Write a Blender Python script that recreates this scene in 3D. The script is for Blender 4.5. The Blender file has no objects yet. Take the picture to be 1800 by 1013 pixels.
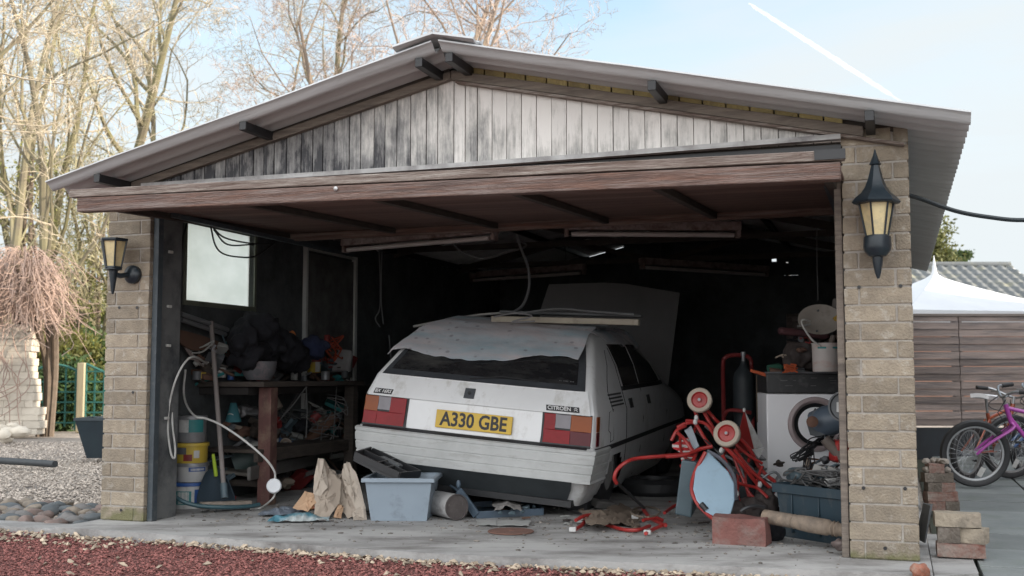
import bpy, math, random
from mathutils import Vector as V, Matrix, Euler, noise
SC = bpy.context.scene
COL = SC.collection
R = random.Random(11)
rad = math.radians
# ---------------------------------------------------------------- camera + site survey
FPX, CAMH = 1950.0, 0.9
TH = math.atan((660 - 506.5) / FPX)
ct, st = math.cos(TH), math.sin(TH)
EYE = V((0, 0, CAMH))
def ray(px, py):
    x = (px - 900) / FPX; v = (506.5 - py) / FPX
    return V((x, ct - v * st, st + v * ct))
def Zp(px, py, z=0.0):                       # point of the level plane z
    r = ray(px, py); return EYE + r * ((z - CAMH) / r.z)
def Dp(px, py, d):                           # point at distance d in front
    r = ray(px, py); return EYE + r * (d / r.y)
GA = V((-2.5733, 7.0231, 0)); GANG = rad(-19.0758)
GE = V((math.cos(GANG), math.sin(GANG), 0)); GN = V((-GE.y, GE.x, 0))
def G(u, w, z=0.0): return GA + GE * u + GN * w + V((0, 0, z))
def W_(px, py, w):                           # point of the plane w metres inside the garage front
    r = ray(px, py); t = (w + GN.dot(GA) - GN.dot(EYE)) / GN.dot(r); return EYE + r * t
def U_(px, py, u):
    r = ray(px, py); t = (u + GE.dot(GA) - GE.dot(EYE)) / GE.dot(r); return EYE + r * t
def gl(p): d = p - GA; return (d.dot(GE), d.dot(GN), p.z)
cam = bpy.data.cameras.new('camera'); co = bpy.data.objects.new('camera', cam); COL.objects.link(co)
co.location = EYE; co.rotation_euler = (math.pi / 2 + TH, 0, 0)
cam.sensor_width = 36; cam.lens = 36 * FPX / 1800; cam.clip_end = 20000; cam.clip_start = .05
cam.dof.use_dof = True; cam.dof.focus_distance = 6.6; cam.dof.aperture_fstop = 3.8
SC.camera = co
# ---------------------------------------------------------------- mesh builder
def spline(pts, n=6):
    P = [V(p) for p in pts]
    if len(P) < 3: return P
    Q = [P[0] * 2 - P[1]] + P + [P[-1] * 2 - P[-2]]; out = []
    for i in range(1, len(Q) - 2):
        a, b, c, d = Q[i - 1], Q[i], Q[i + 1], Q[i + 2]
        for k in range(n):
            t = k / n
            out.append(.5 * ((2 * b) + (c - a) * t + (2 * a - 5 * b + 4 * c - d) * t * t + (3 * b - a - 3 * c + d) * t ** 3))
    out.append(P[-1]); return out
class MB:
    def __init__(s): s.v = []; s.f = []; s.m = []; s.a = []; s.mi = 0; s.var = .5
    def add(s, vs, fs):
        o = len(s.v); s.v += [tuple(p) for p in vs]
        for f in fs: s.f.append(tuple(i + o for i in f)); s.m.append(s.mi); s.a.append(s.var)
        return s
    def box(s, a, b, M=None, jit=0, rv=False):
        if rv: s.var = R.random()
        x0, y0, z0 = a; x1, y1, z1 = b
        vs = [V(p) for p in ((x0, y0, z0), (x1, y0, z0), (x1, y1, z0), (x0, y1, z0), (x0, y0, z1), (x1, y0, z1), (x1, y1, z1), (x0, y1, z1))]
        if jit: vs = [p + V((R.uniform(-jit, jit), R.uniform(-jit, jit), R.uniform(-jit, jit))) for p in vs]
        if M: vs = [M @ p for p in vs]
        return s.add(vs, [(0, 3, 2, 1), (4, 5, 6, 7), (0, 1, 5, 4), (1, 2, 6, 5), (2, 3, 7, 6), (3, 0, 4, 7)])
    def beam(s, p, q, w, h, up=(0, 0, 1)):           # bar of section w (sideways) x h (up) from p to q
        p, q = V(p), V(q); d = (q - p).normalized(); u = V(up); sd = d.cross(u).normalized(); u = sd.cross(d)
        vs = []
        for c in (p, q):
            for a, b in ((-1, -1), (1, -1), (1, 1), (-1, 1)): vs.append(c + sd * a * w / 2 + u * b * h / 2)
        return s.add(vs, [(3, 2, 1, 0), (4, 5, 6, 7), (0, 1, 5, 4), (1, 2, 6, 5), (2, 3, 7, 6), (3, 0, 4, 7)])
    def tube(s, pts, r, n=8, cap=True, sq=None):
        P = [V(p) for p in pts]; k = len(P); rr = r if isinstance(r, (list, tuple)) else [r] * k
        t0 = (P[1] - P[0]).normalized(); ref = V((0, 0, 1)) if abs(t0.z) < .9 else V((1, 0, 0))
        a = t0.cross(ref).normalized(); vs = []
        for i, p in enumerate(P):
            t = ((P[min(i + 1, k - 1)] - P[max(i - 1, 0)])); t = t.normalized() if t.length > 1e-9 else t0
            a = (a - t * a.dot(t)); a = a.normalized() if a.length > 1e-6 else t.orthogonal().normalized(); b = t.cross(a)
            for j in range(n):
                an = 2 * math.pi * j / n; vs.append(p + (a * math.cos(an) + b * math.sin(an)) * rr[i])
        fs = [(i * n + j, i * n + (j + 1) % n, (i + 1) * n + (j + 1) % n, (i + 1) * n + j) for i in range(k - 1) for j in range(n)]
        if cap: fs += [tuple(reversed(range(n))), tuple(range((k - 1) * n, k * n))]
        return s.add(vs, fs)
    def lathe(s, prof, n=28, M=None, wob=0):
        k = len(prof); vs = []
        for (r, z) in prof:
            for j in range(n):
                an = 2 * math.pi * j / n; q = 1 + (wob * noise.noise(V((math.cos(an) * 2, math.sin(an) * 2, z * 9))) if wob else 0)
                p = V((max(r, 1e-5) * math.cos(an) * q, max(r, 1e-5) * math.sin(an) * q, z)); vs.append(M @ p if M else p)
        return s.add(vs, [(i * n + j, i * n + (j + 1) % n, (i + 1) * n + (j + 1) % n, (i + 1) * n + j) for i in range(k - 1) for j in range(n)])
    def grid(s, fn, nu, nv, th=0):                    # fn(i/nu, j/nv) -> point
        vs = [V(fn(i / nu, j / nv)) for i in range(nu + 1) for j in range(nv + 1)]; w = nv + 1
        fs = [(i * w + j, (i + 1) * w + j, (i + 1) * w + j + 1, i * w + j + 1) for i in range(nu) for j in range(nv)]
        if th:
            N = [V((0, 0, 0)) for _ in vs]
            for f in fs:
                nn = (vs[f[1]] - vs[f[0]]).cross(vs[f[3]] - vs[f[0]])
                for i in f: N[i] += nn
            o = len(vs); vs += [vs[i] - N[i].normalized() * th for i in range(o)]
            fs2 = [tuple(i + o for i in reversed(f)) for f in fs]
            ed = [i * w for i in range(nu + 1)], [i * w + nv for i in range(nu + 1)], list(range(w)), [nu * w + j for j in range(w)]
            for q, e_ in enumerate(ed):
                for i in range(len(e_) - 1):
                    a, b = e_[i], e_[i + 1]
                    fs2.append((a, b, b + o, a + o) if q in (0, 3) else (b, a, a + o, b + o))
            fs = fs + fs2
        return s.add(vs, fs)
    def prism(s, poly, h, M=None):                     # polygon in xy, thickness h upward
        n = len(poly); vs = [V((p[0], p[1], 0)) for p in poly] + [V((p[0], p[1], h)) for p in poly]
        if M: vs = [M @ p for p in vs]
        return s.add(vs, [tuple(reversed(range(n))), tuple(range(n, 2 * n))] + [(i, (i + 1) % n, n + (i + 1) % n, n + i) for i in range(n)])
    def rock(s, c, sx, sy, sz, rz=0, amp=.25, sub=2, seed=None):
        vs, fs = ICO[sub]; o = V((R.uniform(0, 99), R.uniform(0, 99), 3)); c = V(c); cr, sr = math.cos(rz), math.sin(rz); out = []
        for p in vs:
            q = p * (1 + amp * noise.noise(p * 1.3 + o)); x, y, z = q.x * sx, q.y * sy, q.z * sz
            out.append(c + V((x * cr - y * sr, x * sr + y * cr, z)))
        return s.add(out, fs)
    def build(s, name, mat, parent=None, smooth=40, bevel=0, world=False, seg=2):
        me = bpy.data.meshes.new(name)
        vs = s.v
        if world and parent is not None:
            rt_ = parent
            while rt_.parent is not None: rt_ = rt_.parent
            Ti = TM[rt_.name].inverted(); vs = [tuple(Ti @ V(p)) for p in vs]
        me.from_pydata(vs, [], s.f)
        mats = mat if isinstance(mat, (list, tuple)) else [mat]
        for m in mats: me.materials.append(m)
        me.polygons.foreach_set('material_index', s.m)
        at = me.attributes.new('var', 'FLOAT', 'FACE'); at.data.foreach_set('value', s.a)
        if smooth:
            me.polygons.foreach_set('use_smooth', [True] * len(s.f)); me.set_sharp_from_angle(angle=rad(smooth))
        me.update()
        o = bpy.data.objects.new(name, me); COL.objects.link(o)
        if parent is not None: o.parent = parent
        if bevel:
            b = o.modifiers.new('bevel', 'BEVEL'); b.width = bevel; b.segments = seg; b.limit_method = 'ANGLE'; b.angle_limit = rad(40)
        return o
def _ico():
    import bmesh
    out = {}
    for k in (1, 2, 3, 4):
        bm = bmesh.new(); bmesh.ops.create_icosphere(bm, subdivisions=k, radius=1)
        bm.verts.ensure_lookup_table(); out[k] = ([v.co.copy() for v in bm.verts], [tuple(v.index for v in f.verts) for f in bm.faces]); bm.free()
    return out
ICO = _ico(); TM = {}
def tag(o, label=None, cat=None, group=None, kind=None):
    if label: o['label'] = label
    if cat: o['category'] = cat
    if group: o['group'] = group
    if kind: o['kind'] = kind
    return o
def thing(name, label, cat, loc=(0, 0, 0), rz=0, group=None, rot=None):
    o = bpy.data.objects.new(name, None); COL.objects.link(o); o.empty_display_size = .1
    o.location = loc; o.rotation_euler = rot if rot else (0, 0, rz)
    TM[o.name] = Matrix.Translation(V(loc)) @ Euler(o.rotation_euler).to_matrix().to_4x4()
    return tag(o, label, cat, group)
def single(mb, name, mat, label, cat, loc=(0, 0, 0), rz=0, group=None, world=True, **k):
    """a thing that is one mesh; verts given in world space when world=True"""
    M = Matrix.Translation(V(loc)) @ Matrix.Rotation(rz, 4, 'Z')
    if world: Mi = M.inverted(); mb.v = [tuple(Mi @ V(p)) for p in mb.v]
    o = mb.build(name, mat, None, **k); o.location = loc; o.rotation_euler = (0, 0, rz)
    return tag(o, label, cat, group)
def struct(mb, name, mat, **k):
    return tag(mb.build(name, mat, None, **k), kind='structure')
def RX(a): return Matrix.Rotation(a, 4, 'X')
def RY(a): return Matrix.Rotation(a, 4, 'Y')
def RZ(a): return Matrix.Rotation(a, 4, 'Z')
def T(*p): return Matrix.Translation(V(p if len(p) == 3 else p[0]))
def look(p, d, up=(0, 0, 1)):                          # frame at p whose z axis is d
    z = V(d).normalized(); x = V(up).cross(z)
    x = x.normalized() if x.length > 1e-5 else V((1, 0, 0)); y = z.cross(x)
    return Matrix(((x.x, y.x, z.x, p[0]), (x.y, y.y, z.y, p[1]), (x.z, y.z, z.z, p[2]), (0, 0, 0, 1)))
# ---------------------------------------------------------------- materials
MATS = {}
def mat(name, c1, c2=None, sc=6, rough=.75, bump=.0, bs=None, st=(1, 1, 1), var=0., metal=0, dirt=None, da=.5, ds=3, det=6, dst=None, trans=0, spec=.5, coat=0, alpha=1, contrast=.22, world=False):
    """two-tone noise colour, optional second noise of dirt, per-face 'var' brightness, noise bump"""
    m = bpy.data.materials.new(name); m.use_nodes = True; N = m.node_tree.nodes; L = m.node_tree.links
    b = N['Principled BSDF']; b.inputs['Roughness'].default_value = rough; b.inputs['Metallic'].default_value = metal
    b.inputs['Specular IOR Level'].default_value = spec; b.inputs['Coat Weight'].default_value = coat
    if trans: b.inputs['Transmission Weight'].default_value = trans
    if alpha < 1: b.inputs['Alpha'].default_value = alpha
    c1 = tuple(c1) + (1,); c2 = tuple(c2) + (1,) if c2 else tuple(x * .8 for x in c1[:3]) + (1,)
    tc = N.new('ShaderNodeTexCoord'); mp = N.new('ShaderNodeMapping'); mp.inputs['Scale'].default_value = st
    L.new(tc.outputs['Object'], mp.inputs['Vector'])
    nz = N.new('ShaderNodeTexNoise'); nz.inputs['Scale'].default_value = sc; nz.inputs['Detail'].default_value = det; nz.inputs['Roughness'].default_value = .62
    L.new(mp.outputs[0], nz.inputs['Vector'])
    rp = N.new('ShaderNodeMapRange'); rp.inputs[1].default_value = .5 - contrast; rp.inputs[2].default_value = .5 + contrast; L.new(nz.outputs[0], rp.inputs[0])
    mx = N.new('ShaderNodeMix'); mx.data_type = 'RGBA'; mx.inputs[6].default_value = c1; mx.inputs[7].default_value = c2; L.new(rp.outputs[0], mx.inputs[0])
    col = mx.outputs[2]
    if dirt:
        n2 = N.new('ShaderNodeTexNoise'); n2.inputs['Scale'].default_value = ds; n2.inputs['Detail'].default_value = 8; n2.inputs['Roughness'].default_value = .7
        m2 = N.new('ShaderNodeMapping'); m2.inputs['Scale'].default_value = dst or (1, 1, 1); m2.inputs['Location'].default_value = (3.1, 7.7, 1.3)
        L.new(tc.outputs['Object'], m2.inputs['Vector']); L.new(m2.outputs[0], n2.inputs['Vector'])
        r2 = N.new('ShaderNodeMapRange'); r2.inputs[1].default_value = 1 - da - .12; r2.inputs[2].default_value = 1 - da + .12; L.new(n2.outputs[0], r2.inputs[0])
        x2 = N.new('ShaderNodeMix'); x2.data_type = 'RGBA'; L.new(col, x2.inputs[6]); x2.inputs[7].default_value = tuple(dirt) + (1,); L.new(r2.outputs[0], x2.inputs[0]); col = x2.outputs[2]
    if var:
        at = N.new('ShaderNodeAttribute'); at.attribute_name = 'var'
        r3 = N.new('ShaderNodeMapRange'); r3.inputs[3].default_value = 1 - var; r3.inputs[4].default_value = 1 + var; L.new(at.outputs['Fac'], r3.inputs[0])
        x3 = N.new('ShaderNodeVectorMath'); x3.operation = 'SCALE'; L.new(col, x3.inputs[0]); L.new(r3.outputs[0], x3.inputs['Scale']); col = x3.outputs[0]
    L.new(col, b.inputs['Base Color'])
    if bump:
        bn = N.new('ShaderNodeTexNoise'); bn.inputs['Scale'].default_value = bs or sc * 4; bn.inputs['Detail'].default_value = 6
        L.new(mp.outputs[0], bn.inputs['Vector']); bp = N.new('ShaderNodeBump'); bp.inputs['Strength'].default_value = bump; bp.inputs['Distance'].default_value = .02
        L.new(bn.outputs[0], bp.inputs['Height']); L.new(bp.outputs[0], b.inputs['Normal'])
    MATS[name] = m; return m
brickM = mat('pillar_brick', (.34, .285, .215), (.215, .18, .14), sc=14, rough=.92, bump=.5, bs=90, var=.22, dirt=(.46, .43, .38), da=.34, ds=16)
lichM = mat('gable_brick', (.42, .33, .14), (.3, .24, .12), sc=14, rough=.9, bump=.4, bs=80, var=.18, dirt=(.15, .12, .09), da=.35, ds=11)
mortar = mat('mortar', (.40, .37, .33), (.30, .27, .24), sc=20, rough=.95, bump=.3, bs=120)
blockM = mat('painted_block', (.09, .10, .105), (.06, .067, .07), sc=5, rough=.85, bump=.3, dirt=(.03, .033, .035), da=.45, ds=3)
darkwood = mat('dark_timber', (.07, .055, .045), (.03, .025, .022), sc=9, st=(1, 1, 6), rough=.85, bump=.3)
greywood = mat('weathered_timber', (.24, .2, .165), (.12, .1, .085), sc=7, st=(.7, 8, 8), rough=.85, bump=.35, dirt=(.06, .05, .045), da=.38, ds=4, dst=(.5, 4, 4))
redwood = mat('stained_red_timber', (.21, .115, .085), (.10, .065, .055), sc=5, st=(.8, 14, 14), rough=.75, bump=.8, dirt=(.27, .22, .20), da=.43, ds=3.4, dst=(.6, 6, 14), contrast=.14)
palewood = mat('flaking_pale_timber', (.42, .37, .33), (.22, .165, .14), sc=6, st=(.8, 14, 14), rough=.85, bump=.8, dirt=(.10, .06, .045), da=.44, ds=4, dst=(.7, 6, 14), contrast=.14)
plankR = mat('door_underside', (.20, .125, .10), (.09, .055, .046), sc=4, st=(.4, 8, 8), rough=.8, bump=.3, var=.25)
sheetM = mat('cement_roof_sheet', (.58, .60, .61), (.48, .49, .50), sc=3, rough=.85, bump=.15, st=(.6, 6, 1), dirt=(.36, .36, .36), da=.34, ds=2, dst=(.3, 5, 1))
blackM = mat('black_plastic', (.012, .013, .015), (.02, .02, .022), rough=.45)
lampblk = mat('lantern_black', (.012, .02, .028), (.02, .03, .038), rough=.35, sc=20, bump=.05)
lampglass = mat('lantern_glass', (.72, .60, .34), (.62, .5, .26), sc=5, rough=.35, dirt=(.42, .36, .24), da=.4, ds=14)
steelblue = mat('painted_steel', (.06, .075, .085), (.04, .052, .062), sc=12, rough=.6, dirt=(.12, .12, .12), da=.35, ds=18)
slabM = mat('concrete', (.42, .415, .405), (.29, .285, .28), sc=1.7, rough=.9, bump=.25, bs=60, st=(.7, 1.6, 1), dirt=(.12, .11, .105), da=.42, ds=2.6, dst=(.6, 1.5, 1))

def add_moss(m):
    N = m.node_tree.nodes; L = m.node_tree.links; b = N['Principled BSDF']; src = b.inputs['Base Color'].links[0].from_socket
    tc = N.new('ShaderNodeTexCoord'); sp = N.new('ShaderNodeSeparateXYZ'); L.new(tc.outputs['Object'], sp.inputs[0]); nz = N.new('ShaderNodeTexNoise'); nz.inputs['Scale'].default_value = 9; nz.inputs['Detail'].default_value = 7; L.new(tc.outputs['Object'], nz.inputs['Vector'])
    mr = N.new('ShaderNodeMapRange'); mr.inputs[1].default_value = .0; mr.inputs[2].default_value = .20; mr.inputs[3].default_value = .24; mr.inputs[4].default_value = -.25; L.new(sp.outputs[2], mr.inputs[0])
    ad = N.new('ShaderNodeMath'); ad.operation = 'ADD'; L.new(mr.outputs[0], ad.inputs[0]); L.new(nz.outputs[0], ad.inputs[1]); r2 = N.new('ShaderNodeMapRange'); r2.inputs[1].default_value = .55; r2.inputs[2].default_value = .72; r2.inputs[4].default_value = .8; L.new(ad.outputs[0], r2.inputs[0])
    mx = N.new('ShaderNodeMix'); mx.data_type = 'RGBA'; L.new(r2.outputs[0], mx.inputs[0]); L.new(src, mx.inputs[6]); mx.inputs[7].default_value = (.13, .13, .055, 1); L.new(mx.outputs[2], b.inputs['Base Color'])
add_moss(brickM); add_moss(mortar)
# ================================================================= GARAGE
gar = thing('garage', 'open garage with brick pillars, boarded gable and corrugated cement roof', 'garage', GA, GANG)
GAP = .235                                            # roof slope
def pillar(x0, x1, y0, y1, n, off):
    m = MB(); m.mi = 1; m.box((x0 + .006, y0 + .006, .0), (x1 - .006, y1 - .006, n * .0893 - .004)); m.mi = 0
    c = .0893
    for k in range(n):
        z0, z1 = k * c + .005, (k + 1) * c - .005
        j = .072 if (k + off) % 2 else .246
        for a, b in ((x0, x0 + j - .005), (x0 + j + .005, x1)):
            m.box((a, y0, z0), (b, y0 + .1, z1), jit=.0016, rv=True)
        for a, b in ((y0 + .11, y0 + .21), (y0 + .22, y1)):
            if b > a + .02: m.box((x0, a, z0), (x0 + .09, b, z1), jit=.001, rv=True); m.box((x1 - .09, a, z0), (x1, b, z1), jit=.001, rv=True)
    return m.build('brick_pillar', [brickM, mortar], gar, bevel=.004, smooth=0)
pillar(0, .32, 0, .3, 23, 0); pillar(4.488, 4.81, 0, .3, 24, 1)
# side and rear walls
def wall_holes(m, a0, a1, z0, z1, holes, put):
    xs = sorted({a0, a1} | {h[0] for h in holes} | {h[1] for h in holes}); zs = sorted({z0, z1} | {h[2] for h in holes} | {h[3] for h in holes})
    for i in range(len(xs) - 1):
        for j in range(len(zs) - 1):
            cx, cz = (xs[i] + xs[i + 1]) / 2, (zs[j] + zs[j + 1]) / 2
            if any(h[0] < cx < h[1] and h[2] < cz < h[3] for h in holes): continue
            put(m, xs[i], xs[i + 1], zs[j], zs[j + 1])
WU = .05
wa = gl(U_(330, 390, WU)); wb = gl(U_(447, 415, WU)); wz0 = gl(U_(323, 527, WU))[2]; wz1 = wa[2]
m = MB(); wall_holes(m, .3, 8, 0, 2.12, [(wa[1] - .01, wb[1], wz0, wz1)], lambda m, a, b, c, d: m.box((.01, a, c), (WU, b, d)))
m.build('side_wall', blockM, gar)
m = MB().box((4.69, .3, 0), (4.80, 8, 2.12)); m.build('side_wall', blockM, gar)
BW = 7.27
def bk(px, py): return gl(W_(px, py, BW))
h1 = bk(1026, 449); h2 = bk(1064, 443); h3 = bk(1073, 441); h4 = bk(1096, 435)
holes = []
for px, py, s_ in ((850, 494, .02), (861, 493, .014), (955, 466, .014), (1150, 418, .022), (1360, 457, .02), (1383, 461, .01), (1250, 455, .01)):
    q = bk(px, py); holes.append((q[0] - s_ * 1.5, q[0] + s_ * 1.5, q[2] - s_, q[2] + s_))
q = bk(1378, 484); q2 = bk(1403, 484); holes.append((q[0], q2[0], q[2] - .006, q[2] + .006))
def zr0(u): return 2.684 - (.226 * (u - 2.41) if u > 2.41 else .243 * (2.41 - u))
holes = [h for h in holes if h[0] > .05]; hz_ = [h for h in holes if h[2] > 2.0]
us = sorted({.01, h1[0], h2[0], h3[0], h4[0], 2.41, 4.8} | {h[0] for h in hz_} | {h[1] for h in hz_})
m2 = MB()
for a, b in zip(us, us[1:]):
    mid = (a + b) / 2; dz3 = -.05 if (h1[0] < mid < h2[0] or h3[0] < mid < h4[0]) else .03
    cut = [h for h in hz_ if h[0] < mid < h[1]]; segs = [((2.0, 2.0), (cut[0][2], cut[0][2])), ((cut[0][3], cut[0][3]), None)] if cut else [((2.0, 2.0), None)]
    for lo, hi in segs:
        hi = hi or (zr0(a) + dz3, zr0(b) + dz3)
        m2.add([(x, BW + y, z) for y in (0, .1) for x, z in ((a, lo[0]), (b, lo[1]), (b, hi[1]), (a, hi[0]))], [(0, 1, 2, 3), (7, 6, 5, 4), (0, 4, 5, 1), (1, 5, 6, 2), (2, 6, 7, 3), (3, 7, 4, 0)])
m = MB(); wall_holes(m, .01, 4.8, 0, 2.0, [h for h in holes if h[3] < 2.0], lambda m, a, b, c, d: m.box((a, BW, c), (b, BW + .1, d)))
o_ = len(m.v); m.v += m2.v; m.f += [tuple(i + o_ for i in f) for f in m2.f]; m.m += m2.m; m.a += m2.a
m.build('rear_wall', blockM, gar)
bk2 = bpy.data.materials.new('brick_wall'); bk2.use_nodes = True; N = bk2.node_tree.nodes; L = bk2.node_tree.links; tc = N.new('ShaderNodeTexCoord'); sp = N.new('ShaderNodeSeparateXYZ'); L.new(tc.outputs['Object'], sp.inputs[0]); ad = N.new('ShaderNodeMath'); ad.operation = 'ADD'; L.new(sp.outputs[0], ad.inputs[0]); L.new(sp.outputs[1], ad.inputs[1]); cb = N.new('ShaderNodeCombineXYZ'); L.new(ad.outputs[0], cb.inputs[0]); L.new(sp.outputs[2], cb.inputs[1])
bt = N.new('ShaderNodeTexBrick'); L.new(cb.outputs[0], bt.inputs['Vector']); bt.inputs['Scale'].default_value = 1; bt.inputs['Brick Width'].default_value = .25; bt.inputs['Row Height'].default_value = .0893; bt.inputs['Mortar Size'].default_value = .005; bt.inputs['Color1'].default_value = (.31, .26, .195, 1); bt.inputs['Color2'].default_value = (.20, .165, .125, 1); bt.inputs['Mortar'].default_value = (.34, .31, .27, 1)
L.new(bt.outputs['Color'], N['Principled BSDF'].inputs['Base Color']); N['Principled BSDF'].inputs['Roughness'].default_value = .92; bp = N.new('ShaderNodeBump'); bp.inputs['Strength'].default_value = .6; bp.inputs['Distance'].default_value = .01; bp.invert = True; L.new(bt.outputs['Fac'], bp.inputs['Height']); L.new(bp.outputs[0], N['Principled BSDF'].inputs['Normal'])
m = MB(); wall_holes(m, .302, BW + .1, 0, 2.05, [(wa[1] - .01, wb[1], wz0, wz1)], lambda m, a, b, c, d: m.box((-.001, a, c), (.008, b, d))); m.build('outer_brickwork', bk2, gar)
m = MB().box((4.802, .302, 0), (4.811, BW + .1, 2.08)); m.box((.0, BW + .101, 0), (4.81, BW + .11, 2.0)); m.build('outer_brickwork', bk2, gar)
# inner jamb board and steel frame beside the left pillar
m = MB().box((.323, .03, 0), (.362, .08, 2.0)); m.build('door_frame', steelblue, gar, bevel=.003)
m = MB().box((.321, .08, .0), (.335, .31, 2.0)); m.box((.05, .302, .0), (.321, .316, 2.0)); m.build('jamb_board', mat('jamb_grey', (.16, .165, .165), (.10, .105, .105), sc=4, rough=.7, dirt=(.03, .035, .04), da=.42, ds=3), gar, bevel=.003)
m = MB().box((4.448, .02, 0), (4.484, .08, 2.03)); m.build('door_frame', greywood, gar, bevel=.003)
m = MB()
mat('old_white_plastic', (.55, .55, .52), (.4, .4, .38))
for z in (.62, 1.08, 1.33, 1.68): MB().box((.335, .16, z), (.35, .2, z + .018)).build('door_bracket', MATS['old_white_plastic'], gar, bevel=.003)
# window in the left wall
wf = MB()
for a, b in (((WU - .05, wa[1] - .04, wz0 - .035), (WU + .012, wb[1] + .03, wz0)), ((WU - .05, wa[1] - .04, wz1), (WU + .012, wb[1] + .03, wz1 + .03)),
             ((WU - .05, wa[1] - .04, wz0), (WU + .012, wa[1] - .01, wz1)), ((WU - .05, wb[1], wz0), (WU + .012, wb[1] + .03, wz1))): wf.box(a, b)
wo = wf.build('window', mat('window_frame_paint', (.16, .17, .13), (.09, .1, .08), rough=.7), gar, bevel=.003)
pm = bpy.data.materials.new('frosted_pane'); pm.use_nodes = True; N = pm.node_tree.nodes; L = pm.node_tree.links; N.remove(N['Principled BSDF'])
tr = N.new('ShaderNodeBsdfTranslucent'); tr.inputs[0].default_value = (.9, .93, .9, 1); rf = N.new('ShaderNodeBsdfRefraction'); rf.inputs['Roughness'].default_value = .75; rf.inputs['IOR'].default_value = 1.05; rf.inputs[0].default_value = (.97, 1, .98, 1)
pnz = N.new('ShaderNodeTexNoise'); pnz.inputs['Scale'].default_value = 3; pnz.inputs['Detail'].default_value = 8; prp = N.new('ShaderNodeValToRGB'); prp.color_ramp.elements[0].position = .3; prp.color_ramp.elements[0].color = (.84, .88, .85, 1); prp.color_ramp.elements[1].position = .6; prp.color_ramp.elements[1].color = (.97, 1, .98, 1); L.new(pnz.outputs[0], prp.inputs[0]); L.new(prp.outputs[0], rf.inputs[0]); L.new(prp.outputs[0], tr.inputs[0])
mx = N.new('ShaderNodeMixShader'); mx.inputs[0].default_value = .6; L.new(tr.outputs[0], mx.inputs[1]); L.new(rf.outputs[0], mx.inputs[2]); L.new(mx.outputs[0], N['Material Output'].inputs[0])
MB().box((WU - .045, wa[1] - .01, wz0), (WU - .040, wb[1], wz1)).build('pane', pm, wo)
# inner side door further back on the left wall
d0 = gl(U_(540, 445, WU + .02)); d1 = gl(U_(622, 457, WU + .02)); dz = d1[2]
sd = MB().box((WU, d0[1], .02), (WU + .02, d1[1], dz - .02)).build('side_door', mat('old_door', (.16, .165, .16), (.1, .1, .1), sc=3, dirt=(.05, .05, .05)), gar)
m = MB().box((WU, d0[1] - .03, 0), (WU + .035, d0[1], dz)); m.box((WU, d1[1], 0), (WU + .04, d1[1] + .04, dz)); m.box((WU, d0[1] - .03, dz), (WU + .04, d1[1] + .04, dz + .025))
m.build('door_surround', mat('white_gloss', (.55, .56, .55), (.4, .41, .4), rough=.5), sd)
# gable boards, every board a slightly warped plank
def ztop(u): return 2.578 - (.219 * (u - 2.367) if u > 2.367 else .239 * (2.367 - u))
gm = MB(); u = .30
while u < 4.49:
    wd = .0875 if u > 2.5 else R.choice((.075, .0875, .1, .07)); u2 = min(u + wd, 4.492)
    y = -.004 + R.uniform(-.003, .003); g = .0022 if u > 2.5 else R.uniform(.002, .005); zb = 2.082
    gm.var = R.random(); cuts = [u + g, u2 - g]
    if cuts[0] < 2.367 < cuts[1]: cuts = [cuts[0], 2.367, cuts[1]]
    vs = [(c, y, zb) for c in cuts] + [(c, y, max(ztop(c) + .01, zb + .002)) for c in reversed(cuts)]; n = len(vs)
    vs2 = [(a, .02, c) for a, b, c in vs]
    gm.add(vs + vs2, [tuple(range(n)), tuple(reversed(range(n, 2 * n)))] + [(i, n + i, n + (i + 1) % n, (i + 1) % n) for i in range(n)])
    u = u2
bm_ = bpy.data.materials.new('gable_board_paint'); bm_.use_nodes = True; N = bm_.node_tree.nodes; L = bm_.node_tree.links; b = N['Principled BSDF']; b.inputs['Roughness'].default_value = .85
def nn(t, **k):
    x = N.new(t)
    for a, v in k.items():
        try: x.inputs[a.replace('_', ' ')].default_value = v
        except Exception: setattr(x, a, v)
    return x
tc = nn('ShaderNodeTexCoord'); at = nn('ShaderNodeAttribute'); at.attribute_name = 'var'
cb = nn('ShaderNodeCombineXYZ'); L.new(at.outputs['Fac'], cb.inputs[2]); ad = nn('ShaderNodeVectorMath'); ad.operation = 'MULTIPLY_ADD'; L.new(cb.outputs[0], ad.inputs[0]); ad.inputs[1].default_value = (0, 0, 2.2)
L.new(tc.outputs['Object'], ad.inputs[2])
mp = nn('ShaderNodeMapping'); mp.inputs['Scale'].default_value = (26, 4, 1.6); L.new(ad.outputs[0], mp.inputs[0])
gr = nn('ShaderNodeTexNoise', Scale=2.2, Detail=9., Roughness=.8); L.new(mp.outputs[0], gr.inputs['Vector'])
mp2 = nn('ShaderNodeMapping'); mp2.inputs['Scale'].default_value = (5, 1, 2); L.new(ad.outputs[0], mp2.inputs[0])
bl = nn('ShaderNodeTexNoise', Scale=1.3, Detail=7., Roughness=.65); L.new(mp2.outputs[0], bl.inputs['Vector'])
sx = nn('ShaderNodeSeparateXYZ'); L.new(tc.outputs['Object'], sx.inputs[0])
wx = nn('ShaderNodeMapRange'); wx.inputs[1].default_value = 1.7; wx.inputs[2].default_value = 2.75; wx.inputs[3].default_value = -.20; wx.inputs[4].default_value = -.60; L.new(sx.outputs[0], wx.inputs[0])
s1 = nn('ShaderNodeMath'); s1.operation = 'MULTIPLY_ADD'; L.new(bl.outputs[0], s1.inputs[0]); s1.inputs[1].default_value = 1.35; L.new(wx.outputs[0], s1.inputs[2])
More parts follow.
